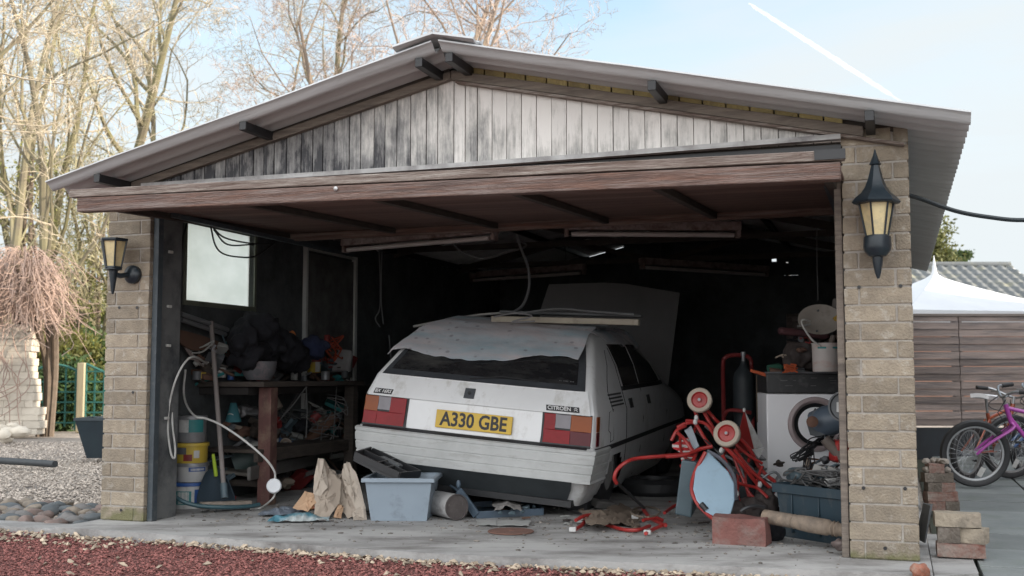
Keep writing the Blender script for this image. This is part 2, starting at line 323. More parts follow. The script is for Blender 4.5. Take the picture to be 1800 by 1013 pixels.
zs_ = nn('ShaderNodeMapRange'); zs_.inputs[1].default_value = 2.08; zs_.inputs[2].default_value = 2.42; zs_.inputs[3].default_value = .13; zs_.inputs[4].default_value = -.04; L.new(sx.outputs[2], zs_.inputs[0]); s0 = nn('ShaderNodeMath'); s0.operation = 'ADD'; L.new(s1.outputs[0], s0.inputs[0]); L.new(zs_.outputs[0], s0.inputs[1]); s1 = s0
s2 = nn('ShaderNodeMath'); s2.operation = 'MULTIPLY_ADD'; L.new(gr.outputs[0], s2.inputs[0]); s2.inputs[1].default_value = .8; L.new(s1.outputs[0], s2.inputs[2])
cr = nn('ShaderNodeValToRGB'); L.new(s2.outputs[0], cr.inputs[0]); e_ = cr.color_ramp.elements
e_[0].position = .50; e_[0].color = (.70, .67, .64, 1); e_[1].position = 1.0; e_[1].color = (.17, .165, .165, 1)
x = e_.new(.66); x.color = (.50, .48, .455, 1); x = e_.new(.82); x.color = (.26, .255, .25, 1)
x = cr.color_ramp.elements.new(1.0); x.color = (.06, .06, .065, 1); cr.color_ramp.elements[-2].position = .93
# brightness by board
r3 = nn('ShaderNodeMapRange'); r3.inputs[3].default_value = .93; r3.inputs[4].default_value = 1.04; L.new(at.outputs['Fac'], r3.inputs[0])
vm = nn('ShaderNodeVectorMath'); vm.operation = 'SCALE'; L.new(cr.outputs[0], vm.inputs[0]); L.new(r3.outputs[0], vm.inputs['Scale']); L.new(vm.outputs[0], b.inputs['Base Color'])
bp = nn('ShaderNodeBump', Strength=.35, Distance=.01); L.new(gr.outputs[0], bp.inputs['Height']); L.new(bp.outputs[0], b.inputs['Normal'])
gm.build('gable_boards', bm_, gar, smooth=0)
# backing so that no light leaks through the gable joints
m = MB(); m.add([(.02, .025, 2.05), (4.79, .025, 2.05), (4.79, .025, ztop(4.49) + .02), (2.367, .025, 2.64), (.02, .025, ztop(.02) + .06)], [(0, 1, 2, 3, 4)])
m.add([(.02, .05, 2.05), (4.79, .05, 2.05), (4.79, .05, ztop(4.49) + .02), (2.367, .05, 2.64), (.02, .05, ztop(.02) + .06)], [(4, 3, 2, 1, 0)]); m.build('gable_backing', darkwood, gar)
# barge boards, batten, sloping course of bricks
def slope_strip(m, u0, u1, o0, o1, y0, y1, n=1):
    for i in range(n):
        a = u0 + (u1 - u0) * i / n; b = u0 + (u1 - u0) * (i + 1) / n
        pts = [(a, ztop(a) + o0), (b, ztop(b) + o0), (b, ztop(b) + o1), (a, ztop(a) + o1)]
        vs = [(p, y0, q) for p, q in pts] + [(p, y1, q) for p, q in pts]
        m.add(vs, [(0, 1, 2, 3), (7, 6, 5, 4), (0, 4, 5, 1), (1, 5, 6, 2), (2, 6, 7, 3), (3, 7, 4, 0)])
m = MB(); slope_strip(m, 2.369, 4.60, .004, .056, -.045, -.006); m.build('barge_board', greywood, gar, bevel=.003)
m = MB(); slope_strip(m, -.1, 2.366, .004, .052, -.045, -.006); m.build('barge_board', greywood, gar, bevel=.003)
m = MB(); slope_strip(m, 2.40, 4.79, -.015, .0, -.055, -.008); m.build('batten', palewood, gar, bevel=.002)
m = MB(); slope_strip(m, -.05, 2.35, .054, .085, -.025, .02); m.build('roof_timber', darkwood, gar)
m = MB(); u = 2.44
while u < 4.42: m.var = R.random(); slope_strip(m, u + .004, min(u + .119, 4.5), .058, .106, -.02, .02); u += .123
m.build('sloping_brick_course', lichM, gar, bevel=.003, smooth=0)
m = MB(); slope_strip(m, 4.44, 4.80, .058, .10, .0, .02); m.build('roof_timber', darkwood, gar)
# upper brickwork on the right pillar and the wall head below the left eave
m = MB(); m.var = .6
m.box((4.488, .002, 2.146), (4.805, .1, 2.18), rv=True); m.build('pillar_cap_brick', brickM, gar, bevel=.003)
# bottom trim of the gable
m = MB(); pts = spline([(.28, -.03, 2.088), (1.3, -.03, 2.085), (2.4, -.03, 2.083), (3.4, -.034, 2.088), (4.49, -.03, 2.10)], 5)
for a, b in zip(pts, pts[1:]): m.beam(a, b, .05, .026)
m.build('gable_trim', mat('flaking_white_trim', (.5, .5, .5), (.3, .29, .28), sc=5, st=(1, 6, 6), dirt=(.13, .12, .12), da=.42, ds=3, rough=.7), gar)
MB().box((.3, -.005, 1.99), (4.49, .1, 2.068)).build('lintel', blackM, gar)
# roof: corrugated sheets, ridge cap, purlins
RU, OV, RD = 2.41, .38, 7.42
def zr(u): return 2.684 - (.226 * (u - RU) if u > RU else .243 * (RU - u))
def sheet(sg):
    m = MB(); nw = 560; HW_ = 2.67 if sg > 0 else 2.58
    def f(a, b):
        y = -OV + (RD + OV) * a; x = RU + sg * (.02 + (HW_ - .02) * b)
        return (x, y, zr(x) + .0 + .022 * math.cos(2 * math.pi * (y + OV) / .146) + (.008 * noise.noise(V((y * 2, b * 3, sg)))))
    m.grid(f if sg > 0 else (lambda a, b: f(1 - a, b)), nw, 5, th=.009)
    return m.build('roof_sheet', sheetM, gar, smooth=50)
sheet(-1); sheet(1)
m = MB()
for sg in (-1, 1):
    def f(a, b):
        y = -OV - .03 + (RD + OV) * a; x = RU - .0 + sg * .235 * b
        return (x, y, zr(RU) + .05 - GAP * .235 * b + (.012 * math.cos(2 * math.pi * y / .146) * b))
    m.grid(f if sg > 0 else (lambda a, b: f(1 - a, b)), 300, 3, th=.012)
m.build('ridge_cap', sheetM, gar, smooth=50)
for (px, py) in ((172, 296), (428, 209), (737, 101), (790, 97), (1146, 140), (1528, 196)):
    u_ = gl(W_(px, py, -.33))[0]; zz = zr(u_) - .052
    m = MB().box((u_ - .022, -.34, zz - .024), (u_ + .022, BW, zz + .026)); m.build('purlin', blackM, gar, bevel=.003)
# trusses and tie beams inside
for w_ in (2.2, 3.9, 5.6):
    m = MB().box((.05, w_, 2.08), (4.68, w_ + .045, 2.13))
    for a, b in (((.3, 2.1), (1.3, 2.36)), ((1.3, 2.36), (2.4, 2.1)), ((2.4, 2.1), (3.5, 2.36)), ((3.5, 2.36), (4.5, 2.1))): m.beam((a[0], w_ + .07, a[1]), (b[0], w_ + .07, b[1]), .03, .05)
    for sg in (-1, 1): m.beam((RU + sg * 2.25, w_ + .02, zr(RU + 2.25) - .11), (RU, w_ + .02, zr(RU) - .11), .04, .07)
    m.build('roof_truss', darkwood, gar)
# up and over door, held open under the roof
def dz_(u, y=-.6): f = 1.905 - .0135 * (u - .3); return f + (1.985 - f) * (y + .6) / 2.25           # the leaf hangs a little lower at the right
door = MB(); nb = 15
for i in range(nb):
    y0 = -.60 + i * (2.25 / nb); y1 = y0 + 2.25 / nb - .006; door.var = R.random()
    door.add([(a, b, dz_(a, b) + c) for c in (0, .018) for a, b in ((.33, y0), (4.5, y0), (4.5, y1), (.33, y1))],
             [(0, 3, 2, 1), (4, 5, 6, 7), (0, 1, 5, 4), (1, 2, 6, 5), (2, 3, 7, 6), (3, 0, 4, 7)])
do = door.build('garage_door', plankR, gar, smooth=0)
m = MB().beam((.255, -.635, 1.942), (4.53, -.635, 1.889), .05, .046); m.build('door_edge_board', palewood, do, bevel=.004)
m = MB().beam((.318, -.63, 1.873), (4.512, -.63, 1.816), .07, .080); m.build('door_edge_rail', redwood, do, bevel=.005)
m = MB().beam((4.40, -.66, 1.892), (4.535, -.66, 1.892), .02, .045); m.build('end_cleat', blackM, do)
m = MB().beam((.36, 1.62, 1.95), (4.47, 1.62, 1.965), .05, .055); m.build('door_rear_rail', redwood, do, bevel=.004)
for u_ in (.37, 1.25, 2.05, 2.86, 3.6, 4.44):
    m = MB().beam((u_, -.59, dz_(u_) - .022), (u_, 1.58, dz_(u_, 1.6) - .022), .045, .04); m.build('door_brace', darkwood, do, bevel=.003)
for p_ in ((1.98, 1.873), (2.9, 1.86)):
    m = MB().lathe([(0, 0), (.011, 0), (.012, .006), (.004, .012), (0, .012)], 10, T(p_[0], -.669, p_[1]) @ RX(rad(90))); 
    if p_[0] < 2: m.build('door_bolt', mat('zinc', (.5, .5, .5), rough=.4, metal=.6), do)
# track for the door at both sides
for u_ in (.40, 4.40): MB().box((u_ - .015, .1, 1.90), (u_ + .015, 2.6, 1.93)).build('door_track', steelblue, gar)

for px, py in ((1510, 505), (1583, 503), (1518, 858), (1591, 859), (1556, 964), (210, 541), (241, 541), (234, 690), (213, 897)):
    g = gl(W_(px, py, -.001)); MB().lathe([(0, .0), (.008, .0), (.009, .003), (0, .0031)], 12, T(g[0], -.001, g[2]) @ RX(rad(90))).build('bolt_hole', blackM, gar)
# ================================================================= CAR
cy, cp, cr_ = rad(17.355), rad(1.176), rad(4.95)
f_ = V((math.sin(cy) * math.cos(cp), math.cos(cy) * math.cos(cp), math.sin(cp))); r0 = V((math.cos(cy), -math.sin(cy), 0)); u0 = r0.cross(f_)
r1 = r0 * math.cos(cr_) - u0 * math.sin(cr_); u1 = u0 * math.cos(cr_) + r0 * math.sin(cr_)
CM = Matrix(((r1.x, f_.x, u1.x, -.3209), (r1.y, f_.y, u1.y, 7.2421), (r1.z, f_.z, u1.z, -.0817), (0, 0, 0, 1)))
car = thing('parked_car', 'dusty white five door hatchback sunk on flat suspension inside the garage', 'car', CM.to_translation(), rot=CM.to_euler()); TM[car.name] = CM
ctx = mat('car_paint', (.74, .75, .755), (.66, .67, .675), sc=3, rough=.35, dirt=(.40, .385, .35), da=.34, ds=7, dst=(1, 1, .6), coat=.35, bump=.01)
bumpM = mat('bumper_plastic', (.52, .53, .525), (.40, .41, .405), sc=4, rough=.6, dirt=(.30, .295, .28), da=.34, ds=6, dst=(1, 1, 3.5), bump=.08)
rub = mat('black_trim', (.014, .015, .017), (.028, .028, .03), rough=.55)
glassM = mat('dark_glass', (.010, .011, .013), (.028, .028, .03), sc=4, rough=.10, dirt=(.075, .075, .072), da=.42, ds=2.5, dst=(1, 2, 3), spec=.5)
greytrim = mat('grey_window_trim', (.06, .065, .075), (.04, .045, .05), sc=9, rough=.45, dirt=(.12, .12, .12), da=.3, ds=12)
def tab(t, z):
    for (a, b), (c, d) in zip(t, t[1:]):
        if z <= c: k = max(0, min(1, (z - a) / (c - a))); return b + (d - b) * k
    return t[-1][1]
HWT = [(.20, .72), (.30, .775), (.38, .80), (.58, .822), (.80, .815), (.93, .775), (1.10, .715), (1.25, .635), (1.31, .575), (1.345, .48)]
YRT = [(.20, .16), (.34, .05), (.38, .005), (.58, .0), (.595, .035), (.80, .06), (.93, .12), (1.10, .34), (1.26, .62), (1.31, .74), (1.345, .95)]
YFT = [(.20, 4.0), (.36, 4.18), (.58, 4.19), (.72, 4.05), (.86, 3.45), (.93, 3.0), (1.10, 2.65), (1.26, 2.3), (1.31, 2.15), (1.345, 1.9)]
def hw(z): return tab(HWT, z)
def yr(z): return tab(YRT, z)
def yf(z): return tab(YFT, z)
def rearp(s, z, o=0):                                # rear face: s -1..1
    h = hw(z) - .05; return V((s * (h), yr(z) + .035 * s * s - o, z))
def sidep(y, z, o=0, sg=1):
    h = hw(z); a = yr(z) + .1; b = yf(z); t = 0
    if y > b - .7: t = (y - b + .7) / .7
    q = 0
    if y < a + .5: q = (a + .5 - y) / .5
    return V((sg * (h + o - .06 * max(0, t) ** 2 - .012 * q * q), y, z))
def outline(z):
    P = [rearp(-1 + 2 * i / 10, z) for i in range(11)]
    a = rearp(1, z); b = sidep(yr(z) + .1, z)
    for t in (.33, .66): # round corner
        c = V((b.x + .002, a.y + .004, z)); P.append((a * (1 - t) ** 2 + c * 2 * t * (1 - t) + b * t * t))
    ns = 60; ya, yb = yr(z) + .1, yf(z)
    S = [sidep(ya + (yb - ya) * i / ns, z) for i in range(ns + 1)]; P += S
    P += [V((S[-1].x * k, yb + .06 * (1 - k * k), z)) for k in (.6, .2, -.2, -.6)]
    P += [V((-p.x, p.y, p.z)) for p in reversed(S)]
    P += [V((-p.x, p.y, p.z)) for p in reversed(P[11:13])]
    return P
zs = [.20, .24, .28, .32, .36, .38, .42, .46, .50, .54, .58, .595, .62, .66, .70, .74, .78, .80, .84, .88, .93, .98, 1.04, 1.10, 1.16, 1.22, 1.26, 1.29, 1.31, 1.33, 1.345]
LV = [outline(z) for z in zs]; nP = len(LV[0]); body = MB(); vs = [p for l in LV for p in l]; fs = []
WH = (.80, 3.42)
for i in range(len(zs) - 1):
    for j in range(nP):
        a, b = i * nP + j, i * nP + (j + 1) % nP; c = (vs[a] + vs[b] + vs[a + nP] + vs[b + nP]) / 4
        if any((c.y - w_) ** 2 + (c.z - .22) ** 2 < (.315 if k else .295) ** 2 and abs(c.x) > .68 for k, w_ in enumerate(WH)): continue
        fs.append((a, b, b + nP, a + nP))
top = len(vs); vs.append(V((0, 1.4, 1.362))); fs += [((len(zs) - 1) * nP + j, (len(zs) - 1) * nP + (j + 1) % nP, top) for j in range(nP)]
body.add(vs, fs); body.build('body', ctx, car, smooth=28)
# inner wheel housings and floor
m = MB()
for sg in (-1, 1):
    for w_ in WH: m.lathe([(.0, 0), (.33, 0), (.33, .14), (.0, .141)], 24, T(sg * .56 if sg > 0 else -.70, w_, .22) @ RY(rad(90)))
m.box((-.68, .1, .2), (.68, 4.0, .24)); m.build('underbody', rub, car)
# bumper: proud ribbed wrap-around
m = MB()
def bump_sec(o):
    prof = [(.368, .02), (.380, .0), (.418, .004), (.421, -.004), (.428, -.004), (.431, .006), (.475, .010), (.478, .002), (.486, .002), (.489, .012), (.535, .012), (.54, .002), (.548, .002), (.552, .012), (.572, .012), (.582, -.02)]
    return prof
PR = bump_sec(0)
def bpath(k):                                          # k 0..1 left side -> rear -> right side
    S = [(-1, t) for t in (.45, .3, .15)] ; return k
rowp = []
for (z, o) in PR:
    o = .016 + o * .55; row = [sidep(y, z, o, -1) for y in (.44, .34, .22, .13)] + [V((-(hw(z) - .01 + o * .9), .055 - o * .5, z))] + [rearp(-1 + 2 * i / 12, z, o) - V((0, .0, 0)) for i in range(13)] + [V(((hw(z) - .01 + o * .9), .055 - o * .5, z))] + [sidep(y, z, o, 1) for y in (.13, .22, .34, .44)]
    for p in row: p.y += 0
    rowp.append(row)
nr = len(rowp[0]); vs = [p for r_ in rowp for p in r_]
m.add(vs, [(i * nr + j, i * nr + j + 1, (i + 1) * nr + j + 1, (i + 1) * nr + j) for i in range(len(PR) - 1) for j in range(nr - 1)])
m.build('rear_bumper', bumpM, car, smooth=25)
m = MB(); m.grid(lambda a, b: rearp(-.93 + 1.86 * a, .20 + .172 * b, .028 - .02 * (1 - b)), 12, 3); m.build('bumper_valance', mat('dark_grey_plastic', (.05, .06, .065), (.03, .035, .04), sc=6, rough=.7), car)
def rpatch(name, s0, s1, z0, z1, o, mt, parent=None, th=.012, ns=10, nz=4, bevel=.003, s0t=None, s1t=None):
    s0t = s0 if s0t is None else s0t; s1t = s1 if s1t is None else s1t
    return MB().grid(lambda a, b: rearp(s0 + (s0t - s0) * b + (s1 + (s1t - s1) * b - s0 - (s0t - s0) * b) * a, z0 + (z1 - z0) * b, o), ns, nz, th=-th if False else th).build(name, mt, parent or car, bevel=bevel)
def spatch(name, y0, y1, z0, z1, o, mt, parent=None, th=.01, ny=8, nz=5, sg=1, y0t=None, y1t=None, bevel=0):
    y0t = y0 if y0t is None else y0t; y1t = y1 if y1t is None else y1t
    def f(a, b):
        l = y0 + (y0t - y0) * b; r_ = y1 + (y1t - y1) * b; return sidep(l + (r_ - l) * a, z0 + (z1 - z0) * b, o, sg)
    return MB().grid(f, ny, nz, th=th * sg).build(name, mt, parent or car, bevel=bevel)
# hatch lid: overhanging lip above the lamps, window surround and glass
hat = rpatch('tailgate', -1.0, 1.0, .795, .935, .016, ctx, th=.015, ns=24, bevel=.004)
rpatch('plate_panel', -.60, .615, .60, .785, .006, ctx, hat, th=.006, bevel=0)
rpatch('window_surround', -.985, .975, .938, 1.245, .006, greytrim, hat, th=.006, ns=16, nz=12, bevel=.002)
rg = rpatch('rear_window', -.93, .90, .975, 1.225, .011, glassM, hat, th=.004, ns=16, nz=12, bevel=.002)
amb = mat('lens_amber', (.27, .062, .006), (.20, .045, .005), rough=.3, spec=.3); lred = mat('lens_red', (.25, .005, .010), (.17, .004, .007), rough=.3, spec=.25, sc=12)
lwh = mat('lens_clear', (.20, .185, .205), (.15, .14, .155), rough=.3, sc=14); ldk = mat('lens_dark_red', (.10, .006, .012), (.07, .005, .01), rough=.3, spec=.3)
for sg in (-1, 1):
    def P(a, b): return tuple(sorted((sg * a, sg * b)))
    s0, s1 = P(.605, 1.02); h_ = rpatch('tail_light', s0, s1, .59, .792, .008, rub, th=.02, bevel=.003)
    q1, q2 = (.72, .85) if sg > 0 else (.775, .895)
    for a, b, z0, z1, mm, nm in ((.625, q1 - .004, .69, .785, lred, 'red_lens'), (q1, q2 - .006, .702, .785, lwh, 'clear_lens'), (q2, 1.02, .69, .785, amb, 'amber_lens'), (.625, q2 - .006, .597, .686, lred, 'red_lens'), (q2, 1.02, .597, .686, ldk if sg > 0 else lred, 'red_lens')):
        s0, s1 = P(a, b); rpatch(nm, s0, s1, z0, z1, .016, mm, h_, th=.006, ns=4, nz=2, bevel=.002)
    # wrap of the amber lens round the corner
    spatch('amber_lens', .125, .19, .69, .785, .004, amb, h_, sg=sg, ny=2); spatch('red_lens', .125, .19, .597, .686, .004, ldk, h_, sg=sg, ny=2)
# writing
def text(s, name, mt, parent, M, size, ext=.0015, off=.0, squeeze=1, bold=0):
    cu = bpy.data.curves.new('t', 'FONT'); cu.body = s; cu.size = size; cu.extrude = ext; cu.offset = bold; cu.align_x = 'CENTER'; cu.align_y = 'CENTER'; cu.resolution_u = 3
    o = bpy.data.objects.new('t', cu); COL.objects.link(o); dg = bpy.context.evaluated_depsgraph_get(); me = bpy.data.meshes.new_from_object(o.evaluated_get(dg)); bpy.data.objects.remove(o)
    me.transform(M @ Matrix.Diagonal((squeeze, 1, 1, 1))); me.materials.clear(); me.materials.append(mt)
    q = bpy.data.objects.new(name, me); COL.objects.link(q)
    if parent: q.parent = parent
    return q
blk = mat('lettering_black', (.012, .012, .014), rough=.5); wht = mat('lettering_white', (.75, .75, .75), rough=.5)
plM = mat('plate_yellow', (.62, .40, .02), (.52, .33, .02), sc=9, rough=.35, dirt=(.3, .2, .03), da=.28, ds=16)
tilt = math.atan2(.025, .205)
def rframe(s, z, o):                                  # frame on the rear face: x right, y up, z towards the camera
    p = rearp(s, z, o); q = rearp(s, z + .01, o); q2 = rearp(s + .01, z, o); up = (q - p).normalized(); rt = (q2 - p).normalized(); nrm = rt.cross(up)
    return Matrix(((rt.x, up.x, nrm.x, p.x), (rt.y, up.y, nrm.y, p.y), (rt.z, up.z, nrm.z, p.z), (0, 0, 0, 1)))
F0 = rframe(.0, .684, .022)
F0.translation = V((.012, F0.translation.y, .684))
pl = MB().box((-.262, -.058, -.012), (.262, .058, 0), F0).build('number_plate', plM, hat, bevel=.003)
text('A330 GBE', 'plate_lettering', blk, pl, F0 @ T(0, -.002, .0005), .125, .001, squeeze=.86, bold=.0034)
for s_, z_, t_, w_ in ((-.87, .822, 'BX 16RS', .135), (.775, .822, 'CITRO\u00cbN', .215)):
    Fm = rframe(s_, z_, .019); b_ = MB().box((-w_ / 2, -.019, -.004), (w_ / 2, .019, .002), Fm).build('badge', rub, hat, bevel=.002)
    if w_ > .2:
        text(t_, 'badge_lettering', wht, b_, Fm @ T(-.022, -.001, .0022), .036, .0008, bold=.0007)
        cm_ = MB()
        for dz_2 in (-.008, .004):
            for q in (-1, 1): cm_.beam(Fm @ V((.085, dz_2 + .008, .003)), Fm @ V((.085 + q * .012, dz_2 - .003, .003)), .004, .003)
        cm_.build('chevrons', wht, b_)
    else: text(t_, 'badge_lettering', wht, b_, Fm @ T(0, -.001, .0022), .034, .0008, bold=.0007)
Fm = rframe(-.06, .862, .019); lk = MB().box((-.036, -.036, -.004), (.036, .036, .004), Fm).build('lock_cover', greytrim, hat, bevel=.003)
MB().lathe([(0, .004), (.012, .004), (.012, .009), (.006, .009), (.0, .006)], 14, Fm).build('keyhole', rub, lk)
Fm = rframe(.80, .992, .0155); m = MB()
for k in range(11):
    if k not in (2, 7): m.box((-.045 + k * .009, -.003, 0), (-.041 + k * .009, .003, .0005), Fm)
m.build('window_sticker', mat('faded_sticker', (.3, .3, .31), (.2, .2, .2)), rg)
# wiper arm and leaf litter resting in the lower window edge
m = MB(); m.tube([rearp(-.1, .955, .02), rearp(.2, .985, .035), rearp(.55, .975, .02)], .005, 6); m.build('rear_wiper', rub, hat)
# black line between bumper and body, side trim strip, doors, vents, handles, windows
rpatch('bumper_seam', -1, 1, .582, .598, .012, rub, th=.01, ns=20, nz=1, bevel=0)
for sg in (-1, 1):
    spatch('side_trim', .10, 3.9, .555, .585, .008, rub, sg=sg, ny=40, nz=2, th=.01)
    # side glass: quarter pane + rear door + front door
    for (a, b, at_, bt_) in ((1.05, 1.62, .99, 1.60), (1.66, 2.62, 1.64, 2.34)):
        w = spatch('side_window', a, b, .955, 1.245, .004, glassM, sg=sg, y0t=at_, y1t=bt_, ny=8, nz=8)
    spatch('window_surround', .99, 2.80, .925, .955, .006, rub, sg=sg, ny=20, nz=1)
    for y0 in (.98, 1.66, 2.75):
        m = MB(); ys = [(.26, y0 + (.02 if y0 > 1 else .16)), (.45, y0), (.7, y0), (.92, y0 - (.0 if y0 > 1 else .0))] if y0 > 1 else [(.42, 1.09), (.6, 1.03), (.8, 1.0), (.93, .97), (1.1, .955), (1.22, .95)]
        m.tube([sidep(y, z, -.001, sg) for z, y in ys], .005, 5); m.build('door_seam', rub, car)
    for y0, z0 in ((1.13, .835), (1.83, .835)):
        h2_ = spatch('door_handle', y0, y0 + .11, z0 - .035, z0 + .03, .006, rub, sg=sg, ny=2, nz=2, bevel=.002)
    for k in range(4): spatch('air_vent', .50 + .012 * k, .90 + .01 * k, .905 - k * .024, .917 - k * .024, .005, rub, sg=sg, ny=5, nz=1)
    m = MB(); m.tube([sidep(.52 - .05 * (z - .93) / .2, z, -.001, sg) for z in (.80, .88, .93)] + [sidep(.50 + (z - .93) * 1.25, z, -.001, sg) for z in (1.0, 1.1, 1.2)], .004, 5); m.build('tailgate_seam', rub, car)
m = MB(); q = [(.50, .60), (.50, .66), (.44, .68), (.44, .80), (.58, .815), (.60, .61), (.50, .60)]
m.tube([sidep(y, z, -.001) for y, z in q], .0035, 5); m.build('fuel_flap', rub, car)
# wheels stand on the floor although the body has sunk over them
def wheel(sg, y):
    c0 = CM @ V((sg * .69, y, 0)); zc = (.282 - c0.z) / u1.z
    w = MB(); w.lathe([(.17, -.075), (.235, -.08), (.272, -.066), (.28, -.03), (.28, .03), (.272, .066), (.235, .08), (.17, .075), (.165, 0), (.17, -.075)], 36, T(sg * .69, y, zc) @ RY(rad(90) * sg))
    wo_ = w.build('wheel', rub, car)
    m = MB(); m.lathe([(.0, .05), (.05, .055), (.06, .04), (.12, .045), (.15, .06), (.175, .068), (.178, .06), (.16, .03), (0, .02)], 30, T(sg * .69, y, zc) @ RY(rad(90) * sg))
    m.build('rim', mat('hub_cap', (.3, .3, .3), (.18, .17, .16), rough=.5) if 'hub_cap' not in MATS else MATS['hub_cap'], wo_)
for sg in (-1, 1):
    for y in WH: wheel(sg, y)
m = MB(); m.tube([(-.45, .35, .21), (-.45, .12, .2), (-.45, .03, .19)], .022, 12); m.build('exhaust_pipe', mat('rusty_pipe', (.12, .07, .045), rough=.8), car)
# ---------------------------------------------------------------- sheet lying over the car
inv = [(b, a) for a, b in YRT if a > .6]
def cloth(a, b):                                       # a along the car, b across
    y = .21 + .11 * b + (1.9 - .09 * b) * a; s = -1.12 + 2.24 * b
    edge = .04 * noise.noise(V((b * 5, 0, 3))) + .035 * math.sin(b * 9 + .6) + .02 * noise.noise(V((b * 17, 2, 3))) + (.05 if b < .3 else 0) * 0
    y = y + (edge + .06 + (.42 if s > 0 else .0) * max(0, min(1, (abs(s) - .80) / .16)) + .02 * (abs(s) > .8) * (abs(s) - .8)) * (1 - a) ** 3
    zt = tab([(.12, .93), (.34, 1.10), (.62, 1.26), (.74, 1.31), (.95, 1.345), (1.4, 1.362), (2.15, 1.34)], y); hh = hw(min(zt, 1.31))
    k = abs(s)
    if k <= .9: x = s / .9 * (hh - .035); z = zt + .010
    else:
        q = (k - .9) / .22; dz2 = ((.045 + .06 * min(1, a * 2.2)) + .05 * noise.noise(V((a * 7, s, 1))) + .025 * math.sin(a * 22)) * min(1, .35 + a * 3); z = zt + .008 - dz2 * q ** 1.3; x = math.copysign(hw(max(z, .9)) + .012, s) if q > .3 else math.copysign(hh - .035 + (.045) * (q / .3), s)
    wr = .010 * noise.noise(V((x * 5, y * 6, 0))) + .006 * noise.noise(V((x * 14, y * 13, 5)))
    return (x, y - .012, z + .006 + wr)
m = MB(); m.grid(cloth, 90, 90, th=-.004)
clM = mat('sheet_fabric', (.60, .53, .53), (.46, .46, .49), sc=1.6, rough=.9, bump=.25, bs=14, dirt=(.36, .47, .53), da=.46, ds=1.6, dst=(.9, 3, 3))
N = clM.node_tree.nodes; L = clM.node_tree.links; b = N['Principled BSDF']; src = b.inputs['Base Color'].links[0].from_socket
vo = N.new('ShaderNodeTexVoronoi'); vo.inputs['Scale'].default_value = 11; tc = N.new('ShaderNodeTexCoord'); L.new(tc.outputs['Object'], vo.inputs['Vector'])
mr = N.new('ShaderNodeMapRange'); mr.inputs[1].default_value = .12; mr.inputs[2].default_value = .2; mr.inputs[3].default_value = .65; mr.inputs[4].default_value = 0; L.new(vo.outputs['Distance'], mr.inputs[0])
mxx = N.new('ShaderNodeMix'); mxx.data_type = 'RGBA'; L.new(mr.outputs[0], mxx.inputs[0]); L.new(src, mxx.inputs[6]); mxx.inputs[7].default_value = (.22, .2, .22, 1); L.new(mxx.outputs[2], b.inputs['Base Color'])
o = m.build('dust_sheet', clM); o.location = CM.to_translation(); o.rotation_euler = CM.to_euler(); tag(o, 'pale spotted bed sheet draped over the roof of the white car', 'sheet')
def CW(x, y, z): return CM @ V((x, y, z))
def onroof(px, py, y=1.0):                             # pixel onto the vertical plane y of the car
    r = ray(px, py); n_ = f_; p0 = CW(0, y, 0); return EYE + r * ((p0 - EYE).dot(n_) / r.dot(n_))
a, b = onroof(866, 561, .85), onroof(1124, 567, .85); m = MB().beam(a, b, .07, .042); single(m, 'wooden_batten', mat('cream_batten', (.42, .38, .3), (.3, .27, .22), sc=6, dirt=(.14, .12, .1), da=.36, ds=8), 'cream wooden batten lying across the dust sheet on the car roof', 'batten', a, bevel=.004)
a, b = onroof(880, 548, 1.3), onroof(1128, 556, 1.3); m = MB().beam(a, b, .06, .018); m.beam(a + V((0, .08, -.002)), b + V((0, .05, .0)), .05, .02); single(m, 'metal_rail', mat('dull_metal', (.12, .125, .13), (.07, .075, .08), rough=.5), 'grey metal rail lying behind the cream batten on the car roof', 'rail', a, bevel=.002)
a, b = onroof(727, 574, 1.25), onroof(845, 553, 1.25); m = MB().tube([a, (a + b) / 2 + V((0, 0, .006)), b, onroof(900, 549, 1.35)], .009, 8); m.tube([a + V((.04, 0, -.012)), a + V((.06, 0, -.02))], .012, 6); single(m, 'thin_rod', mat('pale_rod', (.4, .4, .38), (.3, .3, .29)), 'thin pale rod sticking out past the left edge of the car roof', 'rod', a)
m = MB().tube(spline([onroof(912, 552, 1.0), onroof(950, 546, 1.1), onroof(990, 543, 1.15), onroof(1040, 548, 1.2), onroof(1115, 553, 1.1)], 6), .008, 8)
m.tube(spline([onroof(868, 557, .8), onroof(905, 551, .75), onroof(935, 556, .7), onroof(900, 566, .7), onroof(940, 565, .7)], 6), .006, 6); single(m, 'rope', mat('grey_rope', (.22, .22, .23), (.15, .15, .15)), 'loose grey rope lying over the batten on the car roof', 'rope', onroof(912, 552, 1.0))
# ================================================================= THINGS IN THE GARAGE
def PW(L_): return [W_(*p) for p in L_]
Dp0 = Dp
def Dp(px, py, d, um=.12):                             # like Dp0 but never inside the left wall
    p = Dp0(px, py, d)
    return U_(px, py, um) if px < 640 and gl(p)[0] < um and gl(p)[1] > .3 else p
def PD(L_): return [Dp(*p) for p in L_]
pot_white = mat('white_tub', (.55, .55, .54), (.45, .45, .44), sc=5, rough=.5, dirt=(.25, .24, .22), da=.36, ds=12)
tealM = mat('teal_label', (.03, .22, .22), (.02, .16, .17), sc=9, rough=.5); yelM = mat('yellow_plastic', (.52, .38, .05), (.45, .32, .05), sc=9, rough=.5, dirt=(.25, .2, .1), da=.3, ds=15)
blueM = mat('blue_label', (.03, .10, .32), (.03, .08, .25), rough=.5); tinM = mat('tin', (.28, .29, .30), (.2, .2, .21), rough=.4, metal=.3, sc=8)
redP = mat('red_paint_metal', (.36, .025, .022), (.25, .022, .02), sc=7, rough=.4, dirt=(.16, .05, .04), da=.3, ds=20)
redD = mat('dull_red_paint', (.24, .03, .03), (.15, .02, .02), sc=7, rough=.5)
